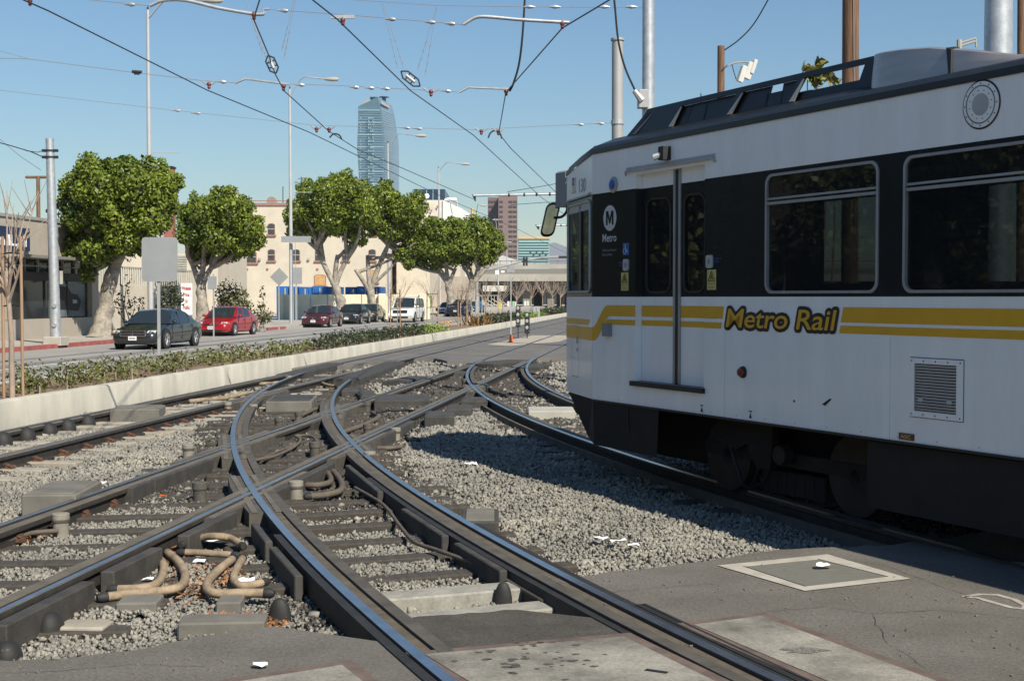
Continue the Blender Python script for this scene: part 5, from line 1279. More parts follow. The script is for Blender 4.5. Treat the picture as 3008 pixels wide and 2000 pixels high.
dwarf(1515, 1529, 898, 952, 993, 'taller low track signal with three lenses, left of the pair', (905, 924, 943))
dwarf(1541, 1556, 918, 972, 993, 'shorter low track signal with three lenses, right of the pair', (925, 943, 962))

# ------------------------------------------------------------------ overhead line
def wire(name, label, pts, r, mt, cat='wire', group=None, sp=False):
    P_ = spline(pts, 5) if sp else pts
    m = MB(); m.tube(P_, r, 5); o = obj(name, m, mt); tag(o, label, cat, group); return o
ZC = 5.8
def cw(x, y, z=ZC): return gp(x, y, z)
wire('contact_wire', 'heavy dark contact wire descending from the top left corner above the far track', [st(s, 8.5 + (.12 if k % 2 else -.1), ZC) for k, s in enumerate((-5, 10, 17.5, 24.5, 31, 51, 75, 110, 160, 220))], .011, m_wire)
wire('contact_wire', 'dark contact wire above the near street track, crossing the picture centre', [st(s, 4.7 + (.1 if k % 2 else -.1), ZC) for k, s in enumerate((-5, 8, 18.5, 25, 32, 52, 75, 110, 160, 220))], .011, m_wire)
wire('contact_wire', 'dark bent contact wire above the near curve, left of the tower', [cw(790, -150), cw(763, 0), cw(745, 58), cw(790, 165), cw(808, 218), cw(835, 268), cw(965, 385), cw(1053, 441), cw(1167, 488), cw(1390, 585)], .011, m_wire)
wire('contact_wire', 'dark bent contact wire above the train curve, meeting at the right top', [cw(2080, -180), cw(1791, 0), cw(1652, 83), cw(1486, 272), cw(1465, 392), cw(1500, 436), cw(1640, 572)], .011, m_wire)
Y0_, Y1_, Y2_ = 18.9, 25.3, 31.8
def A(x, y, Y): return at(x, y, Y)
span = thing('span_wire', 'nearest cross-span cable with grey curved pull-off arms along the top edge', 'wire', A(600, 10, Y0_))
m = MB(); m.tube([A(100, -16, Y0_), A(400, 14, Y0_), A(440, 18, Y0_)], .006, 5); obj('cable', m, m_cable, span); m = MB(); m.tube([A(775, 28, Y0_), A(1000, 43, Y0_), A(1360, 73, Y0_)], .006, 5); obj('cable', m, m_cable, span)
m = MB(); m.tube(spline([A(440, 18, Y0_), A(480, 2, Y0_), A(545, 2, Y0_), A(640, 24, Y0_), A(745, 42, Y0_), A(776, 42, Y0_)], 4), .026, 8); pa = obj('pull_off_arm', m, m_galv, span, 60)
m = MB(); m.tube([A(776, 42, Y0_), A(774, 28, Y0_), A(790, 27, Y0_)], .02, 6); obj('clevis', m, m_galv, pa)
m = MB(); m.tube(spline([A(1360, 73, Y0_), A(1395, 53, Y0_), A(1430, 50, Y0_), A(1520, 58, Y0_), A(1600, 63, Y0_), A(1672, 67, Y0_)], 4), .026, 8); obj('pull_off_arm', m, m_galv, span, 60)
for x, y in ((380, 14), (830, 32), (1145, 57), (1320, 70), (1262, 66)):
    m = MB(); m.tube([A(x - 14, y - 1, Y0_), A(x, y, Y0_), A(x + 4, y, Y0_), A(x + 16, y + 1, Y0_)], [.012, .022, .034, .02], 8); obj('strain_insulator', m, m_galv, span, 50)
m = MB(); m.box(A(972, 45, Y0_).x, A(1042, 45, Y0_).x, Y0_ - .02, Y0_ + .02, A(0, 56, Y0_).z, A(0, 46, Y0_).z); obj('yoke_plate', m, m_galv, span)
for x, y in ((1007, 62), (1652, 72), (746, 46), (88, 4)):
    c_ = A(x, y, Y0_); m = MB(); m.lathe(c_, [(.016, .05), (.034, .03), (.036, 0), (.022, -.03), (.03, -.045), (.012, -.07)], 10); obj('insulator', m, m_ins, span, 50)
span = thing('span_wire', 'middle cross-span cable with thin pull-off arms above the trees', 'wire', A(600, 230, Y1_))
m = MB(); m.tube([A(0, 150, Y1_), A(85, 174, Y1_)], .006, 5); obj('cable', m, m_cable, span); m = MB(); m.tube([A(-200, 168, Y1_), A(0, 172, Y1_), A(85, 174, Y1_), A(380, 212, Y1_), A(600, 238, Y1_), A(690, 244, Y1_)], .007, 5); obj('cable', m, m_cable, span); m = MB(); m.tube([A(850, 248, Y1_), A(1000, 252, Y1_), A(1250, 266, Y1_), A(1345, 271, Y1_)], .006, 5); obj('cable', m, m_cable, span)
for P_ in ([(690, 245), (718, 233), (740, 234), (850, 249)], [(1348, 272), (1376, 257), (1395, 258), (1500, 262)]):
    m = MB(); m.tube([A(x, y, Y1_) for x, y in P_], .022, 6); obj('pull_off_arm', m, m_galv, span)
m = MB(); m.tube([A(388, 211, Y1_), A(416, 213, Y1_)], .03, 8); m.tube([A(394, 217, Y1_), A(410, 218, Y1_)], .02, 6); obj('turnbuckle', m, m_dmetal, span)
for x, y in ((650, 241), (1040, 257), (1085, 259), (1130, 261), (1310, 268), (880, 250)):
    m = MB(); m.tube([A(x - 14, y - 1, Y1_), A(x, y, Y1_), A(x + 4, y, Y1_), A(x + 14, y + 1, Y1_)], [.012, .022, .04, .02], 8); obj('strain_insulator', m, m_galv, span, 50)
for x, y, w in ((614, 250, 20), (833, 256, 0), (1266, 272, 22), (1487, 270, 10)):
    c_ = A(x, y, Y1_); m = MB(); m.lathe(c_, [(.018, .05), (.042, .03), (.045, 0), (.026, -.03), (.034, -.05), (.014, -.08)], 10); obj('insulator', m, m_ins, span, 50)
    if w:
        m = MB(); m.tube([A(x - w, y - 13, Y1_), A(x - w * .5, y - 3, Y1_), A(x, y - 5, Y1_), A(x + w * .5, y - 3, Y1_), A(x + w, y - 13, Y1_)], .018, 6); obj('yoke_plate', m, m_galv, span)
span = thing('span_wire', 'far cross-span cable running to the squat pole behind the cab', 'wire', A(600, 330, Y2_))
m = MB(); m.tube([A(-200, 248, Y2_), A(0, 266, Y2_), A(515, 325, Y2_), A(930, 369, Y2_), A(1200, 376, Y2_), A(1410, 382, Y2_), A(1475, 377, Y2_), A(1797, 361, Y2_)], .006, 5); obj('cable', m, m_cable, span)
for x, y in ((516, 325), (575, 333), (1190, 376), (1225, 378), (1700, 366), (1760, 363)):
    m = MB(); m.tube([A(x - 16, y - 1, Y2_), A(x, y, Y2_), A(x + 4, y, Y2_), A(x + 14, y + 1, Y2_)], [.012, .022, .04, .02], 8); obj('strain_insulator', m, m_galv, span, 50)
for x, y, w in ((930, 380, 16), (967, 381, 16), (1414, 387, 18), (1464, 388, 16)):
    c_ = A(x, y, Y2_); m = MB(); m.lathe(c_, [(.02, .05), (.048, .03), (.05, 0), (.03, -.03), (.038, -.05), (.016, -.08)], 10); obj('insulator', m, m_ins, span, 50)
    m = MB(); m.tube([A(x - w, y - 11, Y2_), A(x - w * .4, y - 2, Y2_), A(x + w * .4, y - 2, Y2_), A(x + w, y - 11, Y2_)], .02, 6); obj('yoke_plate', m, m_galv, span)
for P_ in ([(968, 405), (980, 394), (996, 397), (1004, 410)], [(1434, 406), (1440, 392), (1450, 385), (1462, 385), (1470, 395), (1474, 408)]):
    m = MB(); m.tube(spline([A(x, y, Y2_) for x, y in P_], 4), .018, 6); obj('jumper_loop', m, m_wire, span, 60)
up = thing('span_wire', 'upper support cable along the top edge to the bright pole', 'wire', A(1400, 15, 24))
m = MB(); m.tube([A(850, -12, 24), A(1122, 6, 24), A(1283, 17, 24), A(1540, 21, 24), A(1885, 24, 24)], .006, 5); obj('cable', m, m_cable, up)
for x in (1550, 1625, 1770, 1850):
    m = MB(); m.tube([A(x - 12, 21, 24), A(x, 21, 24), A(x + 6, 21, 24), A(x + 22, 22, 24)], [.012, .03, .035, .012], 8); obj('strain_insulator', m, m_galv, up, 50)
# section insulators hung on V wires
def sec_ins(cx, cy, dx, dy, Y, tops, label):
    c_ = A(cx, cy, Y); o = thing('section_insulator', label, 'insulator', c_)
    e = A(cx + dx, cy + dy, Y); d = e - c_; side = Vector((0, 1, 0)).cross(d).normalized() if d.length else Vector((1, 0, 0))
    for k in (-1, 1):
        m = MB(); w = Vector((-d.z, 0, d.x)).normalized() * (.075 * k); m.tube([c_ - d, c_ - d * .55 + w, c_ + d * .55 + w, c_ + d], .014, 6); obj('runner', m, m_dmetal, o)
    m = MB(); m.tube([c_ - d * .45, c_ + d * .45], .032, 8); obj('insulating_bar', m, m_gpole, o)
    for f in (-.3, .25):
        m = MB(); p = c_ + d * f; w = Vector((-d.z, 0, d.x)).normalized() * .08; m.tube([p - w, p + w], .012, 5); obj('cross_tie', m, m_dmetal, o)
    for (tx, ty, bx, by) in tops:
        m = MB(); m.tube([A(tx, ty, Y), A(bx, by, Y)], .004, 4); q0, q1 = A(tx, ty, Y), A(bx, by, Y)
        for f in (.55, .68, .8, .9): p = q0.lerp(q1, f); m.tube([p, q0.lerp(q1, f + .03)], .011, 5)
        obj('hanger_wire', m, m_cable, o)
sec_ins(799, 190, 12, 26, 22.3, ((720, -5, 772, 160), (740, 55, 785, 178), (865, -5, 828, 150), (870, -10, 834, 175)), 'caged section insulator on its V hangers at the upper left')
sec_ins(1206, 232, 28, 22, 24, ((1122, 8, 1168, 200), (1126, 10, 1186, 202), (1284, 18, 1226, 208), (1284, 18, 1248, 226)), 'caged section insulator in the top centre beside the tower')
wire('feeder_cable', 'thick black feeder cable dropping to the contact wire at top centre right', [A(1543, -60, 25), A(1541, 0, 25), A(1534, 110, 25), A(1524, 190, 25.1), A(1508, 245, 25.2), A(1497, 268, 25.3)], .022, m_dmetal, 'cable', sp=True)
wire('feeder_cable', 'thick cable sagging from the top edge to the box on the bright pole', [A(1800, -40, 24), A(1806, 20, 24), A(1816, 120, 24), A(1836, 200, 24), A(1868, 272, 23.8)], .02, m_dmetal, 'cable', sp=True)
wire('guy_wire', 'dark guy cable from the left edge to the left galvanised pole', [A(-20, 415, 50), A(30, 428, 50), A(90, 446, 50), A(140, 468, 50.2)], .02, m_wire)
wire('guy_wire', 'second thin guy cable above the left galvanised pole clamp', [A(75, 443, 50), A(110, 448, 50), A(138, 440, 50.2)], .014, m_wire)
wire('service_wire', 'faint thin wire sloping down at the far left behind the poles', [A(-30, 385, 80), A(60, 460, 80), A(120, 500, 82)], .012, m_wire)
# far bracket arms of the overhead line
def bracket(x0, x1, y, Y, label):
    o = thing('bracket_arm', label, 'bracket', base_of(x1, Y, -.05))
    m = MB(); m.tube([base_of(x1, Y, -.05), at(x1, y - 60 * 52 / Y, Y)], .13, 10); obj('pole', m, m_gpole, o)
    m = MB(); m.tube([A(x1, y - 6 * 52 / Y, Y), A(x0, y, Y)], .045, 8); ar_ = obj('arm', m, m_galv, o)
    m = MB(); m.loft([[A(x0 - 4, y - 4, Y), A(x0 + 8, y - 2, Y), A(x0 + 8, y + 16 * 52 / Y, Y), A(x0 + 4, y + 16 * 52 / Y, Y)], [p + Vector((0, .05, 0)) for p in (A(x0 - 4, y - 4, Y), A(x0 + 8, y - 2, Y), A(x0 + 8, y + 16 * 52 / Y, Y), A(x0 + 4, y + 16 * 52 / Y, Y))]]); obj('end_bracket', m, m_dmetal, ar_)
    for f in (.35, .5, .62, .75, .88):
        m = MB(); c_ = A(x0 + (x1 - x0) * f, y - 6 * 52 / Y * f, Y); m.lathe(c_, [(.03, -.07), (.06, 0), (.03, .07)], 8); obj('clamp', m, m_dmetal, ar_)
bracket(1390, 1690, 575, 52, 'horizontal bracket arm reaching left of the train cab at mirror height')
bracket(1576, 1720, 664, 78, 'smaller distant bracket arm just left of the train mirror')
wire('stay_wire', 'thin stay wire sloping up above the bracket arm to the cab', [A(1490, 564, 52), A(1590, 548, 52), A(1690, 530, 52)], .012, m_wire)
wire('contact_wire', 'thin sagging wire beyond the bracket arm', [A(1500, 602, 60), A(1600, 595, 58), A(1690, 592, 56)], .012, m_wire)
# ------------------------------------------------------------------ buildings
m_store = mat('store_stucco', (0.35, 0.315, 0.265), 0.9, var=0.08, scale=1.2, fine=0.03)
m_cream = mat('cream_painted_brick', (0.52, 0.465, 0.375), 0.9, var=0.07, scale=0.7, fine=0.06, fscale=8)
m_navy = mat('navy_sign', (0.02, 0.035, 0.08), 0.5, var=0.1)
m_dgl = mat('dark_shop_glass', (0.02, 0.03, 0.035), 0.1, var=0.3, scale=.6)
m_fence = mat('cream_fence', (0.68, 0.63, 0.47), 0.85, var=0.06, scale=1)
m_blu = mat('container_blue', (0.012, 0.11, 0.36), 0.6, var=0.15, scale=1)
m_glassb = mat('tower_glass', (0.17, 0.30, 0.38), 0.3, 0.2, var=0.12, scale=0.06)
m_glassb2 = mat('tower_glass_side', (0.20, 0.29, 0.37), 0.35, 0.2, var=0.15, scale=0.05, stretch=(1, 1, 8))
m_band = mat('tower_spandrel', (0.24, 0.345, 0.41), 0.5, var=0.1)
m_lband = mat('tower_light_panel', (0.33, 0.47, 0.52), 0.4, var=0.1)
m_brown = mat('brown_granite', (0.185, 0.132, 0.12), 0.7, var=0.05, scale=0.05)
m_bwin = mat('brown_tower_glass', (0.06, 0.055, 0.06), 0.2, var=0.2, scale=.3)
m_green = mat('green_glass', (0.24, 0.40, 0.36), 0.3, 0.2, var=0.15, scale=0.1)  # paled so that some distance haze is in the colour
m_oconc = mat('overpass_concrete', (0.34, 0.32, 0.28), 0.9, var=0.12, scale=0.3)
m_oshad = mat('overpass_concrete_shaded', (0.18, 0.17, 0.15), 0.9, var=0.1)  # overpass concrete again, darkened so the shade sits in its colour
m_wht = mat('white_wall', (0.78, 0.77, 0.74), 0.8, var=0.04)
m_navyb = mat('dark_blue_glass', (0.035, 0.065, 0.11), 0.25, 0.3, var=0.2, scale=.05)
m_win = mat('old_window_glass', (0.05, 0.055, 0.06), 0.15, var=0.4, scale=1.5)
m_brick = mat('brick_sill', (0.30, 0.15, 0.12), 0.9, var=0.15)
m_ply = mat('plywood', (0.45, 0.27, 0.12), 0.8, var=0.15)
m_mount = mat('mountain_haze', (0.20, 0.22, 0.26), 1.0, var=0.1, scale=.001)

SF = Matrix(((U.x, N.x, 0, 0), (U.y, N.y, 0, 0), (0, 0, 1, 0), (0, 0, 0, 1)))      # (s, t, z) -> world
def sbox(m, s0, s1, t0, t1, z0, z1, mi=0): m.box(s0, s1, t0, t1, z0, z1, mi, SF)
# low shop on the left
TF = 26.6
sh = thing('shop_building', 'low beige shop with a navy fascia sign and dark display windows at the left edge', 'building', st(40, TF, .1))
m = MB(); sbox(m, 44, 60.3, TF, TF + 16, 3.55, 5.15); sbox(m, 44, 60.3, TF + .02, TF + .5, .1, .95); sbox(m, 44, 44.6, TF, TF + .6, .95, 3.55); sbox(m, 51.0, 51.5, TF, TF + .6, .95, 3.55); sbox(m, 59.6, 60.3, TF + .01, TF + .6, .95, 3.55); sbox(m, 44, 60.3, TF + 4, TF + 16, .1, 3.55)
obj('wall', m, m_store, sh)
m = MB(); sbox(m, 43.9, 60.4, TF - .06, TF + .3, 5.15, 5.28); obj('parapet', m, m_gpole, sh)
m = MB(); sbox(m, 51.5, 59.6, TF + .25, TF + .35, .95, 2.6); w_ = obj('display_window', m, m_dgl, sh)
for a in (53.2, 55.2, 57.4):
    m = MB(); sbox(m, a, a + .07, TF + .2, TF + .4, .95, 2.6); obj('mullion', m, m_dmetal, w_)
m = MB(); sbox(m, 44.6, 51, TF + .25, TF + .35, .95, 2.6); obj('display_window', m, m_dgl, sh)
m = MB(); sbox(m, 44.6, 59.6, TF - .05, TF + .36, 2.6, 2.95); obj('window_header', m, m_dmetal, sh)
m = MB(); sbox(m, 44.6, 59.6, TF + .3, TF + .4, 2.95, 3.5); obj('clerestory', m, m_dgl, sh)
for k in range(12):
    m = MB(); a = 45 + k * 1.2; sbox(m, a, a + .06, TF + .2, TF + .45, 2.95, 3.5); obj('clerestory_bar', m, m_conc, sh)
m = MB(); sbox(m, 44.6, 59.6, TF + .18, TF + .24, 3.2, 3.24); obj('clerestory_rail', m, m_conc, sh)
m = MB(); sbox(m, 44.1, 60.2, TF - 1.0, TF, 3.5, 3.62); obj('canopy', m, m_oshad, sh)
# fascia sign
m = MB(); sbox(m, 46.0, 53.2, TF - .14, TF - .003, 3.8, 4.75); sg = obj('fascia_sign', m, m_navy, sh)
FS = Matrix(((U.x, -N.x, 0, st(50.7, TF - .16).x), (U.y, -N.y, 0, st(50.7, TF - .16).y), (0, 0, 1, 0), (0, 0, 0, 1)))
FSt = Matrix.Translation(st(49.9, TF - .16)) @ Matrix.Rotation(STREET_ANG, 4, 'Z')
text_obj('fascia_letters', 'nLi', 0, 3.98, .45, 3.0, m_paper, sg, 0.0, .03, F=FSt)
# picture of a dark car on the display glass (a flat poster)
pst = MB(); 
def onf(s, z, o=.24): return st(s, TF + o, z)
pst.face([onf(55.6, 1.0, .235), onf(59.3, 1.0, .235), onf(59.3, 2.5, .235), onf(55.6, 2.5, .235)]); ps = obj('window_poster', pst, mat('poster_sky', (.10, .13, .14), .3, var=.5, scale=.8), sh)
m = MB(); m.face([onf(s, z, .23) for s, z in ((56.2, 1.35), (58.6, 1.25), (58.9, 1.7), (58.5, 2.0), (57.9, 2.05), (57.5, 2.35), (56.6, 2.38), (56.1, 2.0))]); obj('poster_car', m, m_black, ps)
m = MB(); m.face([onf(s, z, .225) for s, z in ((58.0, 1.6), (58.45, 1.6), (58.45, 1.75), (58.0, 1.78))]); obj('poster_lamp', m, m_sign, ps)
m = MB(); c_ = st(49.3, TF - .05, 2.78); m.box(c_.x - .3, c_.x + .3, c_.y - .1, c_.y + .1, c_.z - .25, c_.z + .25); ac = obj('wall_fan', m, m_sign, sh)
m = MB(); m.lathe((0, 0, 0), [(.2, 0), (.2, .12)], 16, 0, Matrix.Translation(c_ + Vector((0, -.1, 0))) @ Matrix.Rotation(R(90), 4, 'X')); obj('fan_grille', m, m_black, ac)
for a, z in ((46.5, 5.28), (55.5, 5.28)):
    m = MB(); c_ = st(a, TF + .1, z); m.lathe(c_, [(.05, 0), (.05, .25), (.16, .3), (.16, .42), (.05, .48)], 10); obj('roof_floodlight', m, m_dmetal, sh)
# further shop fronts out to the left (reflected in the train windows)
bl = thing('shop_building', 'taller brown shop continuing the row left of the beige shop', 'building', st(0, TF, .1))
m = MB(); sbox(m, -45, 43.9, TF + .5, TF + 14, .1, 8.5); obj('wall', m, mat('row_stucco', (.10, .085, .075), .9, var=.15, scale=.5), bl)
for k in range(8):
    m = MB(); sbox(m, -42 + k * 7.5, -38 + k * 7.5, TF + .45, TF + .55, 4.8, 6.8); obj('window', m, m_win, bl)
# two-storey link wall between shop and cream building, vents and a wholesale sign
lw = thing('garden_wall', 'pale painted yard wall with a fence on top between the shop and the fenced yard', 'wall', st(66, 27.2, .1))
m = MB(); sbox(m, 60.5, 79.0, 28.2, 28.5, .1, 2.5); obj('wall_body', m, mat('yard_wall_paint', (.52, .47, .39), .9, var=.1, scale=.8), lw)
for k in range(62):
    m = MB(); sbox(m, 60.6 + k * .3, 60.65 + k * .3, 28.3, 28.36, 2.5, 3.5); obj('fence_bar', m, m_conc, lw)
m = MB(); sbox(m, 60.5, 79, 28.28, 28.38, 3.44, 3.5); obj('fence_rail', m, m_conc, lw)
ws = thing('wall_sign', 'white board with red wholesale lettering on the yard wall', 'sign', st(69.8, 28.1, .6))
p0 = at(533, 832, 68.5); p1 = at(566, 925, 68.5)
m = MB(); m.box(p0.x, p1.x, 68.4, 68.5, p1.z, p0.z); obj('board', m, m_wht, ws)
FR = Matrix.Translation((0, 68.38, 0))
for k, tx in enumerate(('Wholesale', 'Price', 'to', 'Public')):
    wdt = (p1.x - p0.x) * (.86, .55, .22, .6)[k]; text_obj('lettering', tx, (p0.x + p1.x) / 2 - wdt / 2, p0.z - .35 - k * .33, .2, wdt, mat('sign_red', (.45, .06, .05), .6, var=0), ws, 0, .02, F=FR)
# cream three-storey building, its long wall facing us
YB = 152.0
cb = thing('cream_building', 'cream three-storey brick building with arched windows behind the trees', 'building', (at(900, HOR, YB).x, YB, 0))
def bx(m, x0, x1, y0, y1, Y, dep, mi=0):
    a, b = at(x0, y1, Y), at(x1, y0, Y); m.box(a.x, b.x, Y, Y + dep, a.z, b.z, mi)
m = MB(); a, b = at(560, 880, YB), at(1135, 602, YB); m.box(a.x, b.x, YB, YB + 30, -.4, b.z); obj('wall', m, m_cream, cb)
m = MB(); bx(m, 559, 1136, 597, 604, YB - .15, 30.2); obj('cornice', m, m_brick, cb)
m = MB(); a, b = at(1165, 880, YB + 6), at(1262, 640, YB + 6); m.box(a.x, b.x, YB + 6, YB + 30, -.4, b.z); obj('rear_wing', m, m_cream, cb)
m = MB(); bx(m, 1138, 1163, 600, 900, YB + 8, 4); obj('dark_recess', m, m_bwin, cb)
def awin(x, y0, y1, w=22, board=False, blank=False):
    wo_ = MB(); n = 6; pts = []
    for k in range(n + 1):
        a_ = math.pi * k / n; pts.append((x + w / 2 * math.cos(a_), y0 + 5 - 5 * math.sin(a_)))
    ring = [(x + w / 2, y1)] + pts + [(x - w / 2, y1)]
    q = [at(px_, py_, YB - .02) for px_, py_ in ring]
    wo_.loft([q, [p + Vector((0, .3, 0)) for p in q]]); o_ = obj('window', wo_, m_brick, cb)
    g_ = MB(); cx_, cy_ = x, (y0 + y1) / 2; g_.face([at(cx_ + (px_ - cx_) * .84, cy_ + (py_ - cy_) * .9, YB - .045) for px_, py_ in ring]); obj('pane', g_, m_ply if board else m_win, o_)
    if not board:
        for yy in ((y0 + y1) / 2,):
            m = MB(); bx(m, x - w * .42, x + w * .42, yy - 1, yy + 1, YB - .08, .04); obj('sash_bar', m, m_conc, o_)
    m = MB(); bx(m, x - w * .62, x + w * .62, y1, y1 + 4, YB - .2, .25); obj('sill', m, m_brick, o_)
for x in (797, 871, 940, 1020, 1095): awin(x, 656, 690)
for x in (797, 870, 936, 1015, 1093): awin(x, 732, 766)
awin(737, 738, 772, 34); awin(940, 806, 840, 36, True); awin(1095, 793, 830, 30, True); 
for x in (726, 785, 858, 932):
    m = MB(); bx(m, x - 3, x + 3, 788, 793, YB - .1, .2); obj('wall_vent', m, m_brick, cb)
for x in (762, 906):
    m = MB(); bx(m, x - 3, x + 3, 758, 765, YB - .25, .3); obj('wall_lamp', m, m_conc, cb)
c_ = at(800, 590, YB + 4); m = MB(); m.lathe((0, 0, 0), [(.02, 0), (.3, .06), (.62, .28), (.6, .3)], 16, 0, Matrix.Translation(c_) @ Matrix.Rotation(R(-70), 4, 'X') @ Matrix.Rotation(R(180), 4, 'X')); m.tube([c_, Vector((c_.x, c_.y, at(0, 602, YB).z))], .06, 6); obj('roof_dish', m, m_conc, cb)
for x, y in ((831, 548), (885, 520)):
    m = MB(); m.tube([at(x, 604, YB + 3), at(x, y, YB + 3)], .05, 5); m.tube([at(x - 10, y + 6, YB + 3), at(x + 10, y + 3, YB + 3)], .03, 4) if x > 850 else None; obj('roof_aerial', m, m_dmetal, cb)
m = MB(); m.tube([at(620, 590, YB + 2), at(755, 590, YB + 2), at(880, 590, YB + 2)], .05, 5); obj('roof_rail', m, m_brick, cb)
# louvred plant wall between trees (part of the link building)
lk = thing('side_building', 'plain beige block with a louvred panel left of the cream building', 'building', at(500, HOR, 110))
m = MB(); bx(m, 330, 640, 745, 905, 110, 12); obj('wall', m, m_cream, lk)
for k in range(7):
    m = MB(); bx(m, 520, 548, 750 + k * 7, 755 + k * 7, 109.9, .1); obj('louvre_slat', m, m_conc, lk)
# fenced yard: cream fence panels and blue containers behind
fy = thing('yard_fence', 'cream panel fence behind the parked cars', 'fence', st(97, 28, .1))
fx = [(812, 1012), (1012, 1130), (1130, 1270)]
for i, (x0, x1) in enumerate(((815, 862), (862, 912), (912, 962), (962, 1012), (1012, 1062), (1062, 1118), (1150, 1200), (1200, 1262))):
    m = MB(); a, b = at(x0 + 1, 865, 108), at(x1 - 1, 865, 108); m.box(a.x, b.x, 108, 108.12, .1, a.z); obj('fence_panel', m, m_fence, fy)
for x0, x1 in ((814, 832), (1112, 1138), (1232, 1262)):
    m = MB(); a, b = at(x0, 862, 107.6), at(x1, 862, 107.6); m.box(a.x, b.x, 107.6, 108.3, .1, a.z); obj('fence_pillar', m, m_fence, fy)
cn = [(812, 846), (850, 875), (878, 915), (918, 947), (950, 985), (1014, 1046), (1048, 1082), (1084, 1114)]
for i, (x0, x1) in enumerate(cn):
    o = thing('shipping_container', ['first', 'second', 'third', 'fourth', 'fifth', 'sixth', 'seventh', 'eighth'][i] + ' blue container from the left behind the cream fence', 'container', at(x0, HOR, 116), 'blue containers in the yard')
    o.location.z = .1
    m = MB(); a, b = at(x0, 841 + (i % 3), 116), at(x1, 841, 116); m.box(a.x, b.x, 116, 122, .1, a.z); obj('container_body', m, m_blu, o)
    k_ = int((b.x - a.x) / .35)
    for k in range(k_):
        xx = a.x + (k + .5) * (b.x - a.x) / k_; m = MB(); m.box(xx - .05, xx + .05, 115.93, 116.0, .2, a.z - .15); obj('locking_bar' if k % 2 else 'corrugation', m, m_conc if k % 3 == 1 else m_blu, o)
o = thing('beige_block', 'plain beige block behind the farther ficus trees', 'building', at(1300, HOR, 200))
m = MB(); bx(m, 1250, 1352, 690, 905, 200, 20); obj('wall', m, m_cream, o)
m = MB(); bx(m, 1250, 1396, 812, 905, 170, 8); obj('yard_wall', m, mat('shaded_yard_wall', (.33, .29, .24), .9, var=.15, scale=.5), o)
o = thing('utility_cabinet', 'grey utility cabinet behind the yellow-green clump', 'cabinet', base_of(1575, 112, .2))
m = MB(); a, b = at(1565, 925, 112), at(1586, 900, 112); m.bbox(a.x, b.x, 112, 112.6, .2, b.z, .03); obj('cabinet_body', m, m_gpole, o)
m = MB(); m.box((a.x + b.x) / 2 - .01, (a.x + b.x) / 2 + .01, 111.98, 112, .3, b.z - .1); obj('door_gap', m, m_dmetal, o)
# glass tower
YT = 1300.0
tw = thing('glass_tower', 'tall curved blue glass skyscraper above the trees', 'building', (at(1110, HOR, YT).x, YT, 0))
def tp(x, y, dY=0): return at(x, y, YT + dY)
left = [(1052, 313), (1052, 360), (1050, 400), (1049, 440), (1052, 480), (1054, 520), (1056, 560), (1058, 873)]
edge = [(1110, 285), (1120, 330), (1125, 370), (1128, 410), (1129, 450), (1129, 500), (1129, 545), (1129, 873)]
right = [(1152, 312), (1161, 350), (1167, 390), (1171, 420), (1172, 460), (1172, 500), (1172, 545), (1172, 873)]
m = MB()
for k in range(7):
    m.face([tp(*left[k], 12), tp(*edge[k]), tp(*edge[k + 1]), tp(*left[k + 1], 12)])
obj('front_glazing', m, m_glassb, tw)
m = MB()
for k in range(7):
    m.face([tp(*edge[k]), tp(*right[k], 40), tp(*right[k + 1], 40), tp(*edge[k + 1])])
    m.face([tp(*right[k], 40), tp(*left[k], 55), tp(*left[k + 1], 55), tp(*right[k + 1], 40)]); m.face([tp(*left[k], 55), tp(*left[k], 12), tp(*left[k + 1], 12), tp(*left[k + 1], 55)])
m.face([tp(*left[0], 12), tp(*edge[0]), tp(*right[0], 40), tp(*left[0], 55)])
obj('side_glazing', m, m_glassb2, tw)
def interp(L_, y):
    for a, b in zip(L_[:-1], L_[1:]):
        if a[1] <= y <= b[1]: return a[0] + (b[0] - a[0]) * (y - a[1]) / max(1e-6, b[1] - a[1])
    return L_[-1][0]
for k in range(34):
    y = 322 + k * 7.2
    if y > 560: break
    xl, xe = interp(left, y), interp(edge, y); m = MB()
    m.face([tp(xl + .5, y, 11.4), tp(xe - 1.5, y, -.5), tp(xe - 1.5, y + (2.2 if k % 5 else 4), -.5), tp(xl + .5, y + (2.2 if k % 5 else 4), 11.4)]); obj('floor_band', m, m_band if k % 5 else m_lband, tw)
    y2 = y + 8; xr = interp(right, y2 + 14); xe2 = interp(edge, y)
    m = MB(); m.face([tp(xe2 + 1, y, -.6), tp(xr - 1, y + 14, 39), tp(xr - 1, y + 16.4, 39), tp(xe2 + 1, y + 2.4, -.6)]); obj('side_floor_band', m, m_band, tw)
for k in range(22):
    y = 345 + k * 9.6
    for x in (1058, 1082, 1088, 1094):
        if (k * 7 + x) % 5 == 0: continue
        m = MB(); m.face([tp(x, y, 5.5 - (x - 1058) * .1), tp(x + 3, y, 5), tp(x + 3, y + 4.5, 5), tp(x, y + 4.5, 5.5 - (x - 1058) * .1)]); obj('light_window', m, m_lband, tw)
m = MB(); m.box(tp(1064, 300).x, tp(1104, 300).x, YT + 14, YT + 40, tp(0, 330).z, tp(0, 289).z); obj('penthouse', m, m_wht if False else m_oconc, tw)
m = MB(); m.lathe(tp(1098, 289, 30), [(3, -2), (4, 0), (4, .8)], 20); m.lathe(tp(1128, 289, 30), [(2, -6), (2, 0), (5, .6), (5, 1.2)], 20); obj('helipad', m, m_navyb, tw)
m = MB(); m.tube([tp(1110, 286), tp(1111, 274)], .5, 5); obj('spire', m, m_oconc, tw)
m = MB(); m.face([tp(1119, 296, -1), tp(1144, 310, 24), tp(1144, 319, 24), tp(1121, 305, -1)]); obj('roof_lettering', m, m_conc, tw)
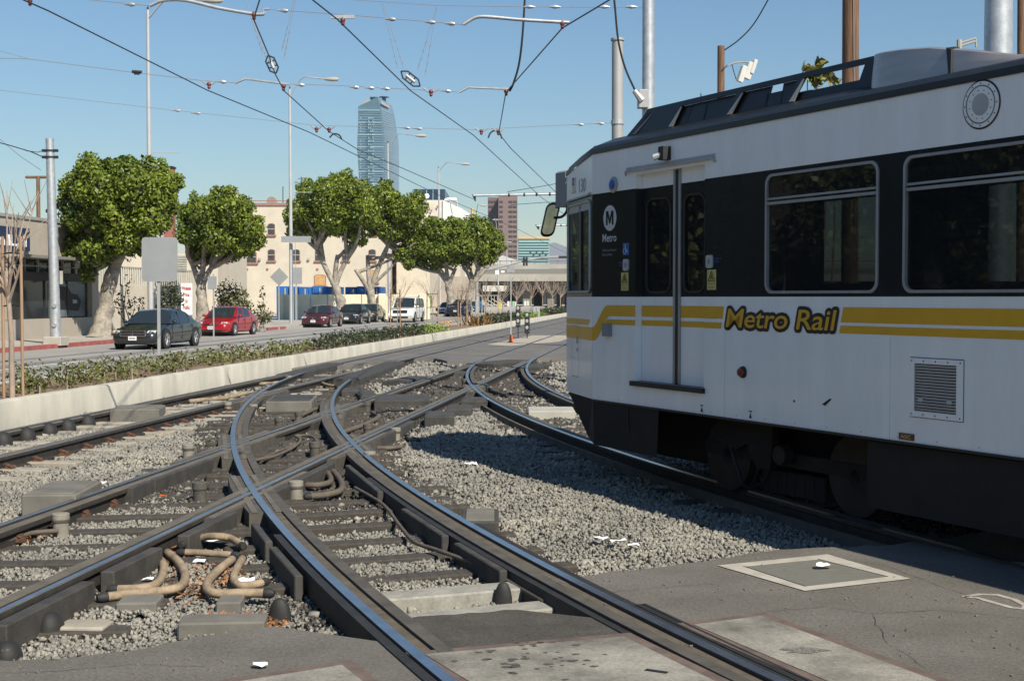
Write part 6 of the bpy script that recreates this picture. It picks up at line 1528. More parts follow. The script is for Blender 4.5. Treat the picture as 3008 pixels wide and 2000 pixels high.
# dark blue office block with dishes and white building in front
ob = thing('office_block', 'dark blue glass office block with two white dishes in front', 'building', at(1260, HOR, 600))
m = MB(); bx(m, 1213, 1307, 556, 873, 600, 40); obj('glass_body', m, m_navyb, ob)
for k in range(5):
    m = MB(); bx(m, 1214 + k * 19, 1216 + k * 19, 558, 700, 599.6, .4); obj('mullion', m, m_band, ob)
wb = thing('white_building', 'white building with a pipe frame on its roof left of the brown tower', 'building', at(1310, HOR, 400))
m = MB(); a, b = at(1235, 620, 400), at(1357, 588, 400); top = [at(1250, 590, 400), at(1300, 590, 400), at(1357, 612, 400)]
m.loft([[at(1235, 873, 400), at(1300, 873, 400), at(1300, 588, 400), at(1235, 588, 400)], [p + Vector((0, 30, 0)) for p in (at(1235, 873, 400), at(1300, 873, 400), at(1300, 588, 400), at(1235, 588, 400))]]); obj('stained_wall', m, mat('stained_white', (.62, .56, .48), .9, var=.2, scale=.2), wb)
m = MB(); q = [at(1300.5, 588, 399.5), at(1356, 612, 430), at(1356, 873, 430), at(1300.5, 873, 399.5)]; m.loft([q, [p + Vector((2, 30, 0)) for p in q]]); obj('white_wall', m, m_wht, wb)
m = MB(); m.tube([at(1308, 590, 410), at(1308, 586, 410), at(1339, 586, 410), at(1341, 603, 412)], .5, 6); obj('roof_pipe', m, m_wht, wb)
for x, y in ((1232, 576), (1253, 576)):
    c_ = at(x, y, 395); m = MB(); m.lathe((0, 0, 0), [(.1, 0), (.5, .08), (.75, .35), (.72, .38)], 16, 0, Matrix.Translation(c_) @ Matrix.Rotation(R(95), 4, 'X') @ Matrix.Rotation(R(25), 4, 'Y')); m.tube([c_, at(x, 592, 396)], .12, 5); obj('satellite_dish', m, m_wht, wb)
for x, y in ((1267, 616), (1264, 634), (1285, 604)):
    m = MB(); m.face([at(x - 3, y, 399.4), at(x + 3, y, 399.4), at(x + 2, y + 8, 399.4), at(x - 2, y + 8, 399.4)]); obj('wall_opening', m, m_brick, wb)
# brown tower
YR = 1000.0
bt = thing('brown_tower', 'reddish brown granite office tower with rows of dark windows', 'building', at(1475, HOR, YR))
m = MB(); bx(m, 1433, 1464, 580, 873, YR + 12, 40); obj('side_face', m, mat('brown_granite_shaded', (.155, .10, .095), .7, var=.05), bt)  # same granite, colour darkened so this face looks shaded
m = MB(); bx(m, 1464.2, 1520, 576, 873, YR, 52); obj('front_face', m, m_brown, bt)
for r_ in range(15):
    y = 590 + r_ * 14.5
    if y > 770: break
    for (x0, x1) in ((1467, 1477), (1494, 1505), (1507, 1518)):
        m = MB(); bx(m, x0, x1, y, y + 6, YR - .3, .3); obj('window', m, m_bwin, bt)
    for (x0, x1) in ((1435, 1448), (1450, 1462)):
        m = MB(); bx(m, x0, x1, y, y + 6, YR + 11.7, .3); obj('window', m, m_bwin, bt)
# green glass building
gb = thing('green_office', 'pale green glass office building with a tan roof edge next to the brown tower', 'building', at(1568, HOR, 700))
m = MB(); bx(m, 1523, 1614, 704, 873, 700, 40); obj('glass_body', m, m_green, gb)
m = MB(); bx(m, 1522, 1615, 694, 702, 699.5, 41); obj('roof_edge', m, mat('tan_edge', (.5, .4, .25), .8, var=.1), gb)
for r_ in range(11):
    m = MB(); bx(m, 1524, 1613, 709 + r_ * 8, 711.5 + r_ * 8, 699.3, .5); obj('floor_band', m, m_lband, gb)
for k in range(6):
    m = MB(); bx(m, 1556 + k * 9, 1561 + k * 9, 738 + (k % 2) * 9, 742 + (k % 2) * 9, 699, .3); obj('dark_window', m, m_bwin, gb)
# billboard red-brick chimney behind the first tree
o = thing('roof_tower', 'reddish brick rooftop block peeking out behind the first tree', 'building', at(500, HOR, 170))
m = MB(); bx(m, 482, 506, 492, 873, 170, 1.5); obj('tower_body', m, mat('red_brick_far', (.30, .12, .09), .9, var=.1), o)
m = MB(); bx(m, 481, 507, 488, 493, 169.8, 1.9); obj('cap', m, m_dmetal, o)
# utility pole with crossarm at far left
o = pole_thing('utility_pole', 'distant brown utility pole with a crossarm behind the shop', 'pole', base_of(114, 95), at(112, 518, 95), .17, .14, m_wood, 8)
m = MB(); m.tube([at(75, 521, 95), at(148, 521, 95)], .1, 6); obj('crossarm', m, m_wood, o)
# tower crane
o = thing('tower_crane', 'pale yellow construction crane between white building and brown tower', 'crane', at(1388, HOR, 900))
m_cr = mat('crane_yellow', (.55, .42, .22), .7, var=.1)
m = MB(); m.tube([at(1388, 873, 900), at(1387, 612, 900)], .7, 4); obj('mast', m, m_cr, o)
m = MB(); m.tube([at(1358, 642, 900), at(1404, 628, 900)], .5, 4); m.tube([at(1387, 614, 900), at(1402, 628, 900)], .3, 4); m.tube([at(1387, 614, 900), at(1360, 640, 900)], .3, 4); obj('jib', m, m_cr, o)
# overpass across the street
op = thing('overpass', 'grey concrete freeway overpass on columns crossing the street in the distance', 'bridge', at(1550, HOR, 260))
m = MB(); bx(m, 1395, 2600, 805, 826, 252, 26); obj('deck', m, m_oconc, op)
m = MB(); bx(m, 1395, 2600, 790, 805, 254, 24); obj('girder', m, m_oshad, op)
m = MB(); bx(m, 1395, 2600, 776, 789, 258, .5); obj('parapet', m, m_oconc, op)
m = MB(); bx(m, 1395, 2600, 766, 768.5, 262, .3); obj('guard_rail', m, m_oshad, op)
for x in range(1400, 1700, 34):
    m = MB(); bx(m, x, x + 2, 766, 778, 262, .3); obj('rail_post', m, m_oshad, op)
for x, w in ((1396, 18), (1490, 22), (1536, 24), (1568, 28), (1608, 20), (1636, 14), (1660, 16), (1760, 20), (1900, 22)):
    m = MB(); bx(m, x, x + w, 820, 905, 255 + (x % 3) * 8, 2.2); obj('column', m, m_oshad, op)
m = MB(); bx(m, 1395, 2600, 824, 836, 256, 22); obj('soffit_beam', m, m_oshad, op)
fw = thing('far_wall', 'pale building wall seen through the overpass columns', 'building', at(1480, HOR, 330))
m = MB(); bx(m, 1418, 1488, 834, 856, 330, 6); obj('wall', m, mat('far_wall_paint', (.5, .48, .42), .9, var=.1), fw); m = MB(); bx(m, 1395, 2600, 826, 905, 338, 3); obj('underdeck_shade_sheet', m, m_black, fw)  # black sheet painted in for the darkness under the deck
for x in (1542, 1592, 1626):
    m = MB(); bx(m, x, x + 12, 862, 902, 334, 2); obj('arch_slab', m, m_oconc, fw)  # pale concrete blocks behind the columns
m = MB(); bx(m, 1400, 1425, 866, 905, 332, 2); obj('wall', m, m_oconc, fw)
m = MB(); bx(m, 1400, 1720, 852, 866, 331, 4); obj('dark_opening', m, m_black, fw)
# pale warehouse roof behind the overpass
o = thing('warehouse', 'pale grey low hall with a sloping roof behind the overpass', 'building', at(1480, HOR, 420))
m = MB(); q = [at(1440, 775, 420), at(1475, 750, 420), at(1535, 770, 420), at(1535, 800, 420), at(1440, 800, 420)]; m.loft([q, [p + Vector((0, 40, 0)) for p in q]]); obj('roof', m, mat('hall_roof', (.42, .42, .43), .7, var=.05), o)
# traffic signal mast arm reaching over the street from the left
o = thing('signal_mast', 'long curved traffic signal mast arm reaching over the distant street', 'traffic signal', base_of(1401, 150, .1))
m = MB(); m.tube([base_of(1401, 150, .1), at(1400, 795, 150)], [.2, .15], 10); obj('pole', m, m_gpole, o)
m = MB(); m.tube(spline([at(1400, 800, 150), at(1450, 789, 150), at(1520, 772, 150), at(1590, 757, 150), at(1670, 754, 150)], 4), .1, 8); obj('mast_arm', m, m_gpole, o, 60)
for x in (1539, 1547):
    m = MB(); bx(m, x - 3, x + 3, 755, 781, 149.7, .3); hd = obj('signal_head', m, m_black, o)
m = MB(); bx(m, 1641, 1672, 752, 759, 149.6, .1); obj('name_board', m, m_dmetal, o)
m = MB(); bx(m, 1455, 1466, 794, 806, 150, .2); obj('route_sign', m, m_wht, o)
m = MB(); bx(m, 1472, 1482, 795, 801, 150, .3); obj('lamp_box', m, m_wht, o)
# mountains
m = MB(); prof = [(1400, 800), (1520, 785), (1580, 760), (1612, 716), (1630, 712), (1655, 722), (1690, 735), (1760, 725), (1850, 745), (2000, 760), (2200, 790), (2400, 873)]
q = [at(x, y, 2600) for x, y in prof]; b_ = [Vector((p.x, p.y, -5)) for p in q]
for k in range(len(q) - 1):
    m.face([b_[k], b_[k + 1], q[k + 1], q[k]]); m.face([q[k], q[k + 1], b_[k + 1] + Vector((0, 250, 0)), b_[k] + Vector((0, 250, 0))])
struct('hills', m, m_mount)
# yellow news racks, a parking meter, coloured barrels by the far corner
o = thing('news_rack', 'pair of bright yellow newspaper boxes on the far pavement', 'news rack', base_of(1468, 160, .1)); yl2 = mat('rack_yellow', (.62, .52, .03), .5, var=.05)
for k in range(2):
    m = MB(); bx(m, 1461 + k * 7, 1467 + k * 7, 888, 906, 160, .5); obj('box', m, yl2, o)
for i, (x, y0, y1, c) in enumerate(((1490, 885, 900, (.6, .6, .58)), (1497, 885, 901, (.6, .38, .48)), (1505, 885, 901, (.25, .45, .3)), (1512, 886, 900, (.55, .56, .55)), (1540, 884, 898, (.6, .6, .6)), (1548, 884, 898, (.5, .55, .4)))):
    m = MB(); bx(m, x, x + 6, y0, y1, 168, .6); o = obj('planter_box', m, mat('planter_%d' % i, c, .7, var=.05)); tag(o, ['white', 'pink', 'green', 'pale grey', 'bright white', 'pale green'][i] + ' small box on the pavement before the overpass columns', 'box')
o = thing('chainlink_fence', 'grey chain-link fence panel behind the blue car', 'fence', base_of(1430, 140, .1))
for k in range(9):
    m = MB(); x = 1398 + k * 9; m.tube([base_of(x, 140, .1), at(x, 868, 140)], .04, 5); obj('post', m, m_conc, o)
m = MB(); m.tube([at(1398, 868, 140), at(1472, 868, 140)], .04, 5); obj('rail', m, m_conc, o)
for k in range(5):
    m = MB(); a, b = at(1400 + k * 15, 884 - k * 2, 175), at(1436 + k * 15, 904 - k, 175); m.tube([a, b], .07, 5); tag(obj('stacked_pipe', m, m_conc), ['lowest', 'second', 'third', 'fourth', 'topmost'][k] + ' of the pale pipes leaning behind the chain-link fence', 'pipe', 'pale pipes behind the fence')
# ------------------------------------------------------------------ vegetation
def leaf_mesh(name, C_, Nn, size, rg, mt, aspect=0.55, jit=0.9):
    """leaf quads at points C_ with outward directions Nn"""
    n = len(C_); a = Nn + rg.normal(0, jit, (n, 3)); a /= np.linalg.norm(a, axis=1)[:, None] + 1e-9
    r = rg.normal(size=(n, 3)); u = np.cross(a, r); u /= np.linalg.norm(u, axis=1)[:, None] + 1e-9; v = np.cross(a, u)
    s = size * np.exp(rg.normal(0, .28, n)); u = u * s[:, None]; v = v * (s * aspect)[:, None]
    V = np.stack([C_ - u, C_ + v + a * (s * .12)[:, None], C_ + u, C_ - v + a * (s * .12)[:, None]], 1).reshape(-1, 3)
    me = bpy.data.meshes.new(name); me.vertices.add(n * 4); me.vertices.foreach_set('co', V.reshape(-1))
    me.loops.add(n * 4); me.loops.foreach_set('vertex_index', np.arange(n * 4)); me.polygons.add(n); me.polygons.foreach_set('loop_start', np.arange(n) * 4)
    me.update(calc_edges=True); me.materials.append(mt); return me
def cloud(lobes, per, rg, shell=.35):
    P_, D_ = [], []
    for c, r, sq in lobes:
        k = int(per * r * r)
        d = rg.normal(size=(k, 3)); d /= np.linalg.norm(d, axis=1)[:, None]
        rad = r * (1 - shell * rg.random(k) ** 1.6); rad *= 1 + .14 * np.sin(d[:, 0] * 5 + c.x * 3) * np.cos(d[:, 2] * 6 + c.y) + .08 * rg.normal(size=k)
        P_.append(np.array(c) + d * rad[:, None] * np.array([1, 1, sq])); D_.append(d)
    return np.concatenate(P_), np.concatenate(D_)
def ficus(label, base, trunk, r0, lobes, Y, seed, per=1250, size=.078, forks=None, nlimb=2):
    rg = np.random.default_rng(seed); r_ = random.Random(seed)
    bp = base if isinstance(base, Vector) else base_of(base, Y)
    o = thing('ficus_tree', label, 'tree', bp, 'ficus street trees')
    tp = [bp - Vector((0, 0, .1))] + [at(x, y, Y + dy) for x, y, dy in trunk]
    P_ = spline(tp, 5); m = MB(); k = len(P_)
    m.tube(P_, [r0 * (1.75 if i == 0 else 1.28 if i < 3 else 1.0) * (1 - .45 * i / k) for i in range(k)], 10); t_ = obj('trunk', m, m_bark, o, 60)
    for v_ in t_.data.vertices: v_.co += Vector((noise.noise(v_.co * 2.1), noise.noise(v_.co * 2.1 + Vector((5, 0, 0))), 0)) * r0 * .35
    L_ = []
    for (x, y, rp) in lobes:
        rr_ = rp * Y / FPX
        for dz in ((-.75, .0, .75) if rp > 42 else (0,)):
            c = at(x + r_.uniform(-6, 6), y + r_.uniform(-6, 6), Y + dz * rr_ * 1.5 + r_.uniform(-.3, .3)); L_.append((c, rr_ * (.95 if dz == 0 else .8), .82))
    fk = forks or [trunk[-1]]; fk = [at(x, y, Y + dy) for x, y, dy in fk]
    for f in fk:
        if (f - tp[-1]).length > .05:
            m = MB(); a0 = tp[-1] - (tp[-1] - tp[-2]).normalized() * .35; m.tube(spline([a0, tp[-1].lerp(f, .45) + Vector((0, 0, -.12)), f, f + (f - tp[-1]).normalized() * .3], 4), [r0 * .5 * (1 - .35 * j / 12) for j in range(13)], 8); obj('limb', m, m_bark, o, 60)
    for i, (c, rr_, q) in enumerate(L_):
        f0 = fk[i] if i < len(fk) and (i % 2 or len(fk) > 3) and (fk[i] - c).length < 3.5 * rr_ else min(fk, key=lambda f: (f - c).length); mid = f0.lerp(c, .5) + Vector((r_.uniform(-.3, .3), r_.uniform(-.3, .3), -.2 * rr_))
        m = MB(); pl_ = spline([f0, mid, c, c + (c - f0).normalized() * rr_ * .45], 4); n_ = len(pl_)
        m.tube(pl_, [max(.018, r0 * .42 * (1 - .85 * j / n_)) for j in range(n_)], 6); obj('limb', m, m_bark, o, 60)
    for f in fk:
        c, rr_, q = min(L_, key=lambda l: (l[0] - f).length); m = MB(); pl_ = spline([f, f.lerp(c, .5) + Vector((.1, 0, 0)), c, c + Vector((0, 0, rr_ * .4))], 4); n_ = len(pl_)
        m.tube(pl_, [max(.018, r0 * .36 * (1 - .85 * j / n_)) for j in range(n_)], 6); obj('limb', m, m_bark, o, 60)
    # smaller lobes for an uneven outline
    extra = []
    for (c, rr_, q) in L_:
        for _ in range(7):
            d = Vector((r_.gauss(0, 1), r_.gauss(0, 1), r_.gauss(.25, .8))).normalized(); extra.append((c + d * rr_ * r_.uniform(.78, 1.0), rr_ * r_.uniform(.16, .40), .9))
    P1, D1 = cloud(L_ + extra, per, rg)
    me = leaf_mesh('crown', P1, D1, size, rg, m_fic, .6); link('crown', me, o)
    return o
ficus('large leaning ficus tree with pale trunk behind the dark grey sedan', gp(296, 990, .1), [(305, 930, 0), (318, 860, 0), (335, 790, 0), (352, 735, 0)], .42,
      [(300, 555, 92), (415, 555, 88), (235, 540, 52), (478, 545, 50), (232, 640, 58), (335, 640, 78), (440, 640, 70), (212, 735, 40), (285, 735, 62), (375, 700, 66), (360, 505, 52), (270, 500, 46), (205, 600, 42), (452, 500, 42), (505, 530, 34), (480, 590, 46), (262, 800, 28), (500, 610, 34), (425, 715, 44)], 59.5, 1,
      forks=[(352, 735, 0), (345, 700, 0), (400, 660, 0), (300, 690, 0)])
ficus('rounder ficus tree with forked trunk above the red sedan', 592, [(594, 905, 0), (593, 860, 0), (588, 830, 0)], .36,
      [(600, 622, 62), (680, 618, 66), (730, 670, 52), (560, 690, 48), (640, 700, 70), (712, 722, 46), (590, 742, 38), (755, 702, 30), (650, 585, 42), (560, 630, 42), (660, 755, 30)], 72, 2,
      forks=[(588, 830, 0), (565, 775, 0), (598, 780, 0), (622, 785, 0)])
ficus('broad ficus tree with branching trunk behind the black sedan', 997, [(1000, 900, 0), (996, 870, 0), (980, 830, 0)], .42,
      [(950, 580, 64), (1035, 572, 62), (892, 622, 52), (980, 640, 66), (1060, 632, 60), (930, 676, 40), (872, 668, 34), (1000, 545, 44), (905, 570, 40), (850, 640, 22), (1040, 690, 36)], 100, 3, size=.095, per=860,
      forks=[(980, 830, 0), (950, 770, 0), (990, 760, 0), (1020, 760, 0), (930, 730, 0)])
ficus('ficus tree with wide low fork beside the white sport utility vehicle', 1098, [(1096, 900, 0), (1090, 865, 0), (1085, 845, 0)], .42,
      [(1125, 590, 56), (1195, 620, 60), (1238, 665, 38), (1150, 670, 54), (1095, 655, 44), (1215, 715, 40), (1180, 750, 26), (1085, 580, 40), (1205, 770, 20)], 108, 4, size=.10, per=800,
      forks=[(1085, 845, 0), (1050, 800, 0), (1080, 760, 0), (1125, 750, 0), (1140, 720, 0)])
ficus('farther ficus tree with crooked pale limbs left of the dark minivan', 1325, [(1325, 880, 0), (1320, 850, 0), (1318, 830, 0)], .45,
      [(1240, 690, 44), (1290, 680, 46), (1340, 676, 46), (1262, 730, 44), (1310, 728, 46), (1222, 745, 36), (1350, 722, 46), (1285, 765, 26), (1200, 770, 22), (1235, 775, 20)], 132, 5, size=.115, per=700,
      forks=[(1318, 830, 0), (1290, 800, 0), (1335, 795, 0), (1310, 780, 0)])
ficus('last ficus tree of the row, its dark trunk just left of the blue car', 1372, [(1376, 880, 0), (1385, 850, 0), (1390, 825, 0)], .5,
      [(1390, 682, 46), (1435, 700, 42), (1458, 730, 28), (1400, 730, 46), (1440, 752, 28), (1418, 765, 24), (1368, 700, 40), (1415, 670, 32), (1370, 755, 28)], 136, 6, size=.115, per=700,
      forks=[(1390, 825, 0), (1370, 795, 0), (1405, 790, 0), (1430, 785, 0)])
# the row goes on to the left, out of the picture, where the train windows mirror it
for k_, (s_, sd) in enumerate(((37, 7), (30, 8), (23, 9), (16, 10), (9, 11), (2, 12))):
    p = st(s_, 24.6, .1); rg = np.random.default_rng(sd)
    o = thing('ficus_tree', ['first', 'second', 'third', 'fourth', 'fifth', 'sixth'][k_] + ' ficus tree of the row beyond the left edge of the picture', 'tree', p, 'ficus street trees')
    m = MB(); m.tube([p, p + Vector((.1, 0, 2)), p + Vector((.2, .1, 4))], [.4, .3, .22], 8); obj('trunk', m, m_bark, o, 60)
    L_ = [(p + Vector((rg.uniform(-2.4, 2.4), rg.uniform(-2.4, 2.4), 4.9 + rg.uniform(-1.8, 1.8))), 1.7, .9) for _ in range(12)]
    P1, D1 = cloud(L_, 420, rg); link('crown', leaf_mesh('crown', P1, D1, .12, rg, m_shr, .6), o)

def bush(name, label, lobes, Y, mt, per, size, seed, stems=4, cat='shrub', zb=.1):
    rg = np.random.default_rng(seed); r_ = random.Random(seed); L_ = [(at(x, y, Y + r_.uniform(-.3, .3)), rp * Y / FPX, q) for x, y, rp, q in lobes]
    b_ = base_of(sum(l[0] for l in lobes) / len(lobes), Y, zb); o = thing(name, label, cat, b_)
    for k in range(stems):
        c = L_[k % len(L_)][0]; m = MB(); m.tube([b_ + Vector((r_.uniform(-.3, .3), 0, -.1)), b_.lerp(c, .5) + Vector((r_.uniform(-.2, .2), 0, 0)), c], [.04, .03, .012], 5); obj('stem', m, m_twig, o)
    P1, D1 = cloud(L_, per, rg, .7); link('foliage', leaf_mesh('foliage', P1, D1, size, rg, mt, .5), o)
bush('street_shrub', 'sparse leggy shrub behind the hood of the dark sedan', [(360, 880, 28, 1.6), (395, 900, 30, 1.3), (372, 830, 16, 1.8), (345, 905, 22, 1.4), (420, 890, 16, 1.3)], 64, m_olive, 260, .075, 21, 6)
bush('street_shrub', 'dark dense shrub behind the roof of the dark sedan', [(500, 860, 32, 1.2), (520, 880, 24, 1.0), (485, 890, 26, 1.0)], 67, m_shd, 900, .08, 22)
bush('street_shrub', 'big olive shrub behind the red sedan', [(665, 860, 34, 1.2), (700, 875, 36, 1.1), (648, 895, 24, 1.2), (720, 905, 28, 1.1), (680, 905, 36, 1.0)], 73, m_olive, 750, .085, 23, 6)
bush('street_shrub', 'narrow upright shrub right of the big olive shrub', [(770, 900, 16, 1.5), (772, 860, 10, 2.2), (780, 930, 22, 1.0), (760, 930, 18, 1.0)], 74, m_olive, 700, .085, 24)
bush('magnolia_tree', 'leafy magnolia top showing through the train roof screen', [(2372, 205, 16, 1.4), (2405, 190, 17, 1.3), (2440, 225, 18, 1.2), (2400, 230, 24, 1.0), (2455, 238, 12, 1.0)], 30, leafmat('magnolia_leaf', (.09, .10, .015), (.22, .20, .05), 2), 1500, .11, 25, 5, 'tree', -.2)
bush('street_shrub', 'leafy shrub hanging over the fence left of the dark minivan', [(1262, 880, 10, 1.6), (1258, 900, 10, 1.2)], 126, m_grs, 500, .12, 26, 2)
# green sprout on the ficus trunk
def s_at(x, t, z):
    lo, hi = 5.0, 300.0
    for _ in range(50):
        mid = (lo + hi) / 2; p = st(mid, t, z); px_ = PCX + FPX * p.x / (p.y * CP - (p.z - CAMH) * SP)
        if px_ < x: lo = mid
        else: hi = mid
    return lo
def hedge(name, label, x0, x1, h, mt, seed, t0=10.45, t1=11.5, dens=900, size=.035, flowers=0, cat='hedge'):
    rg = np.random.default_rng(seed); sA, sB = s_at(x0, 10.7, .3), s_at(x1, 10.7, .3); L_ = sB - sA; k = max(2, int(L_ / .38)); lob = []
    o = thing(name, label, cat, st(sA, 11, .23))
    for i in range(k):
        s_ = sA + (i + .5) / k * L_ + rg.uniform(-.1, .1)
        for tt in (t0 + .15, (t0 + t1) / 2, t1 - .15):
            if rg.random() < .76:
                hh = .92 * h * rg.uniform(.55, 1.15); lob.append((st(s_, tt + rg.uniform(-.12, .12), .24 + hh * .45), hh * .62, .9))
    for c, r, q in lob[::3]:
        m = MB(); m.tube([Vector((c.x, c.y, .2)), c], [.02, .008], 4); obj('stem', m, m_twig, o)
    far = max(1.0, sA / 24); P1, D1 = cloud(lob, dens / far, rg, .6); link('foliage', leaf_mesh('foliage', P1, D1, size * far ** .6, rg, mt, .55, 1.1), o)
    for q in range(flowers):
        c, r, _ = lob[rg.integers(len(lob))]; d = Vector((rg.normal(), rg.normal() - .6, abs(rg.normal()))).normalized(); p = c + d * r; m = MB(); m.lathe(p, [(.01, -.02), (.035 * far, 0), (.02, .03)], 6); obj('flower', m, m_flw, o)
hedge('median_shrub', 'small separate shrub beside the staked sapling at the left', 78, 132, .55, m_shr, 31, dens=1100, cat='shrub', t1=11.2)
hedge('median_hedge', 'nearest low green hedge with red flowers on the median wall', 165, 300, .52, m_shr, 32, flowers=2)
hedge('median_hedge', 'low green hedge on both sides of the big square sign post', 304, 552, .50, m_shr, 33, flowers=3)
hedge('median_hedge', 'low hedge below the red sedan in the photo', 566, 742, .46, m_shr, 34, flowers=3)
hedge('median_hedge', 'low hedge below the maroon sedan in the photo', 748, 915, .42, m_shr, 35, flowers=3)
hedge('median_hedge', 'dark reddish hedge in front of the black sedan and white vehicle', 940, 1236, .50, m_shd, 36, flowers=8, dens=1300)
hedge('grass_clump', 'bright green grassy clump at the foot of a staked sapling', 1238, 1314, .42, m_grs, 37, cat='plant')
hedge('median_hedge', 'dark hedge right of the bronze strap-leaf plant', 1430, 1516, .6, m_shd, 38, dens=1500)
hedge('grass_clump', 'yellow-green clump behind the two low signals', 1530, 1596, .5, m_grs, 39, cat='plant')
hedge('median_hedge', 'farthest dark hedge just left of the train cab', 1598, 1700, .6, m_shd, 40, dens=1500)
# bronze strap-leaf clump
s_ = s_at(1395, 10.9, .24); c_ = st(s_, 10.9, .24); o = thing('strap_leaf_plant', 'bronze strap-leaf plant fanning out beside the wall', 'plant', c_); r_ = random.Random(3)
for k in range(60):
    a = r_.uniform(0, 6.28); e = r_.uniform(.5, 1.3); L_ = r_.uniform(.7, 1.15); b_ = c_ + Vector((r_.uniform(-.9, .9), r_.uniform(-.5, .5), 0)); d = Vector((math.cos(a) * math.cos(e), math.sin(a) * math.cos(e), math.sin(e))); w = d.cross(Vector((0, 0, 1))).normalized() * .035
    m = MB(); p1 = b_ + d * L_ * .6; p2 = b_ + d * L_ - Vector((0, 0, L_ * .12)); m.face([b_ - w, b_ + w, p1 + w, p1 - w]); m.face([p1 - w, p1 + w, p2]); obj('strap_leaf', m, m_pho, o)
m = MB(); r_ = random.Random(8)
for k in range(26):
    p = st(s_at(1308, 10.9, .4) + r_.uniform(-.6, .6), 10.9 + r_.uniform(-.3, .3), .55 + r_.uniform(-.1, .12)); m.lathe(p, [(.01, -.03), (.05, 0), (.02, .04)], 5)
tag(obj('orange_flowers', m, m_flo), 'little orange flowers by the grassy clump', 'flowers', kind='stuff')

# staked bare saplings in the median
def sapling(px_, label, h, seed, stakes=(-.35, .35), hs=2.2, t=11.15, r0=.035, spread=1.0, twigs=11):
    r_ = random.Random(seed); s_ = s_at(px_, t, .24); b_ = st(s_, t, .22); h = h if h < 10 else (CAMH + (HOR - h) / FPX * b_.y - .22) * .98; r0 = r0 * .62 if px_ > 100 else r0; o = thing('young_tree', label, 'tree', b_, 'staked bare young trees in the median')
    top = b_ + Vector((r_.uniform(-.1, .1), 0, h * .58)); m = MB(); m.tube([b_, b_.lerp(top, .5) + Vector((r_.uniform(-.05, .05), 0, 0)), top], [r0, r0 * .85, r0 * .7], 7); obj('trunk', m, m_twig, o, 60)
    for k in range(twigs):
        a = r_.uniform(0, 6.28); st_ = b_.lerp(top, r_.uniform(.72, 1)); L_ = h * r_.uniform(.28, .46); d = Vector((math.cos(a) * .6 * spread, math.sin(a) * .6 * spread, r_.uniform(.5, 1))).normalized()
        e = st_ + d * L_ + Vector((0, 0, L_ * .12)); md = st_.lerp(e, .5) - Vector((0, 0, L_ * .05)); m = MB(); m.tube([st_, md, e], [r0 * .5, r0 * .3, r0 * .1], 5)
        for q in range(3):
            f = r_.uniform(.4, .9); p = st_.lerp(e, f); d2 = (d + Vector((r_.uniform(-.8, .8), r_.uniform(-.8, .8), r_.uniform(0, .6)))).normalized(); m.tube([p, p + d2 * L_ * .35], [r0 * .22, r0 * .07], 4)
        obj('branch', m, m_twig, o)
    for dx in stakes:
        m = MB(); p = b_ + Vector((dx, r_.uniform(-.1, .1), -.1)); m.tube([p, p + Vector((-dx * .05, 0, hs))], .026, 7); obj('stake', m, m_stake, o, 60)
    if stakes:
        for z in (hs * .55, hs * .86):
            m = MB(); m.tube([b_ + Vector((stakes[0], -.03, z)), b_ + Vector((0, .03, z + .02)), b_ + Vector((stakes[-1], -.03, z))], .014, 5); obj('tie_strap', m, m_black, o)
sapling(36, 'bare young tree between two wooden stakes at the left edge', 3.6, 1, (-.13, .2), 2.75, 10.6, .05, .75, 12)
sapling(1162, 'staked bare sapling in front of the white vehicle', 790, 2, (-.22, .2), 2.1, twigs=14)
sapling(1272, 'staked bare sapling standing in the grassy clump', 795, 3, (-.3, .25), 2.1, twigs=14)
sapling(1356, 'bare sapling with thick stakes crossing the dark minivan', 800, 4, (-.2, .3), 2.3, twigs=14, r0=.06)
sapling(1425, 'bare pinkish sapling right of the strap-leaf plant', 806, 5, (), twigs=16, r0=.07)
sapling(1474, 'bare sapling between lamp and sign post, left of the low signals', 806, 6, (-.25,), 2.2, twigs=16, r0=.07)
sapling(1519, 'bare sapling rising behind the taller low signal', 808, 7, (), twigs=16, r0=.08)
sapling(1560, 'bare sapling right of the shorter low signal', 808, 8, (), twigs=18, r0=.09)
sapling(1594, 'bare sapling third from the train cab', 810, 9, (), twigs=18, r0=.09)
sapling(1622, 'bare sapling second from the train cab', 812, 10, (), twigs=18, r0=.09)
sapling(1646, 'bare sapling nearest the train cab', 814, 11, (), twigs=18, r0=.09)
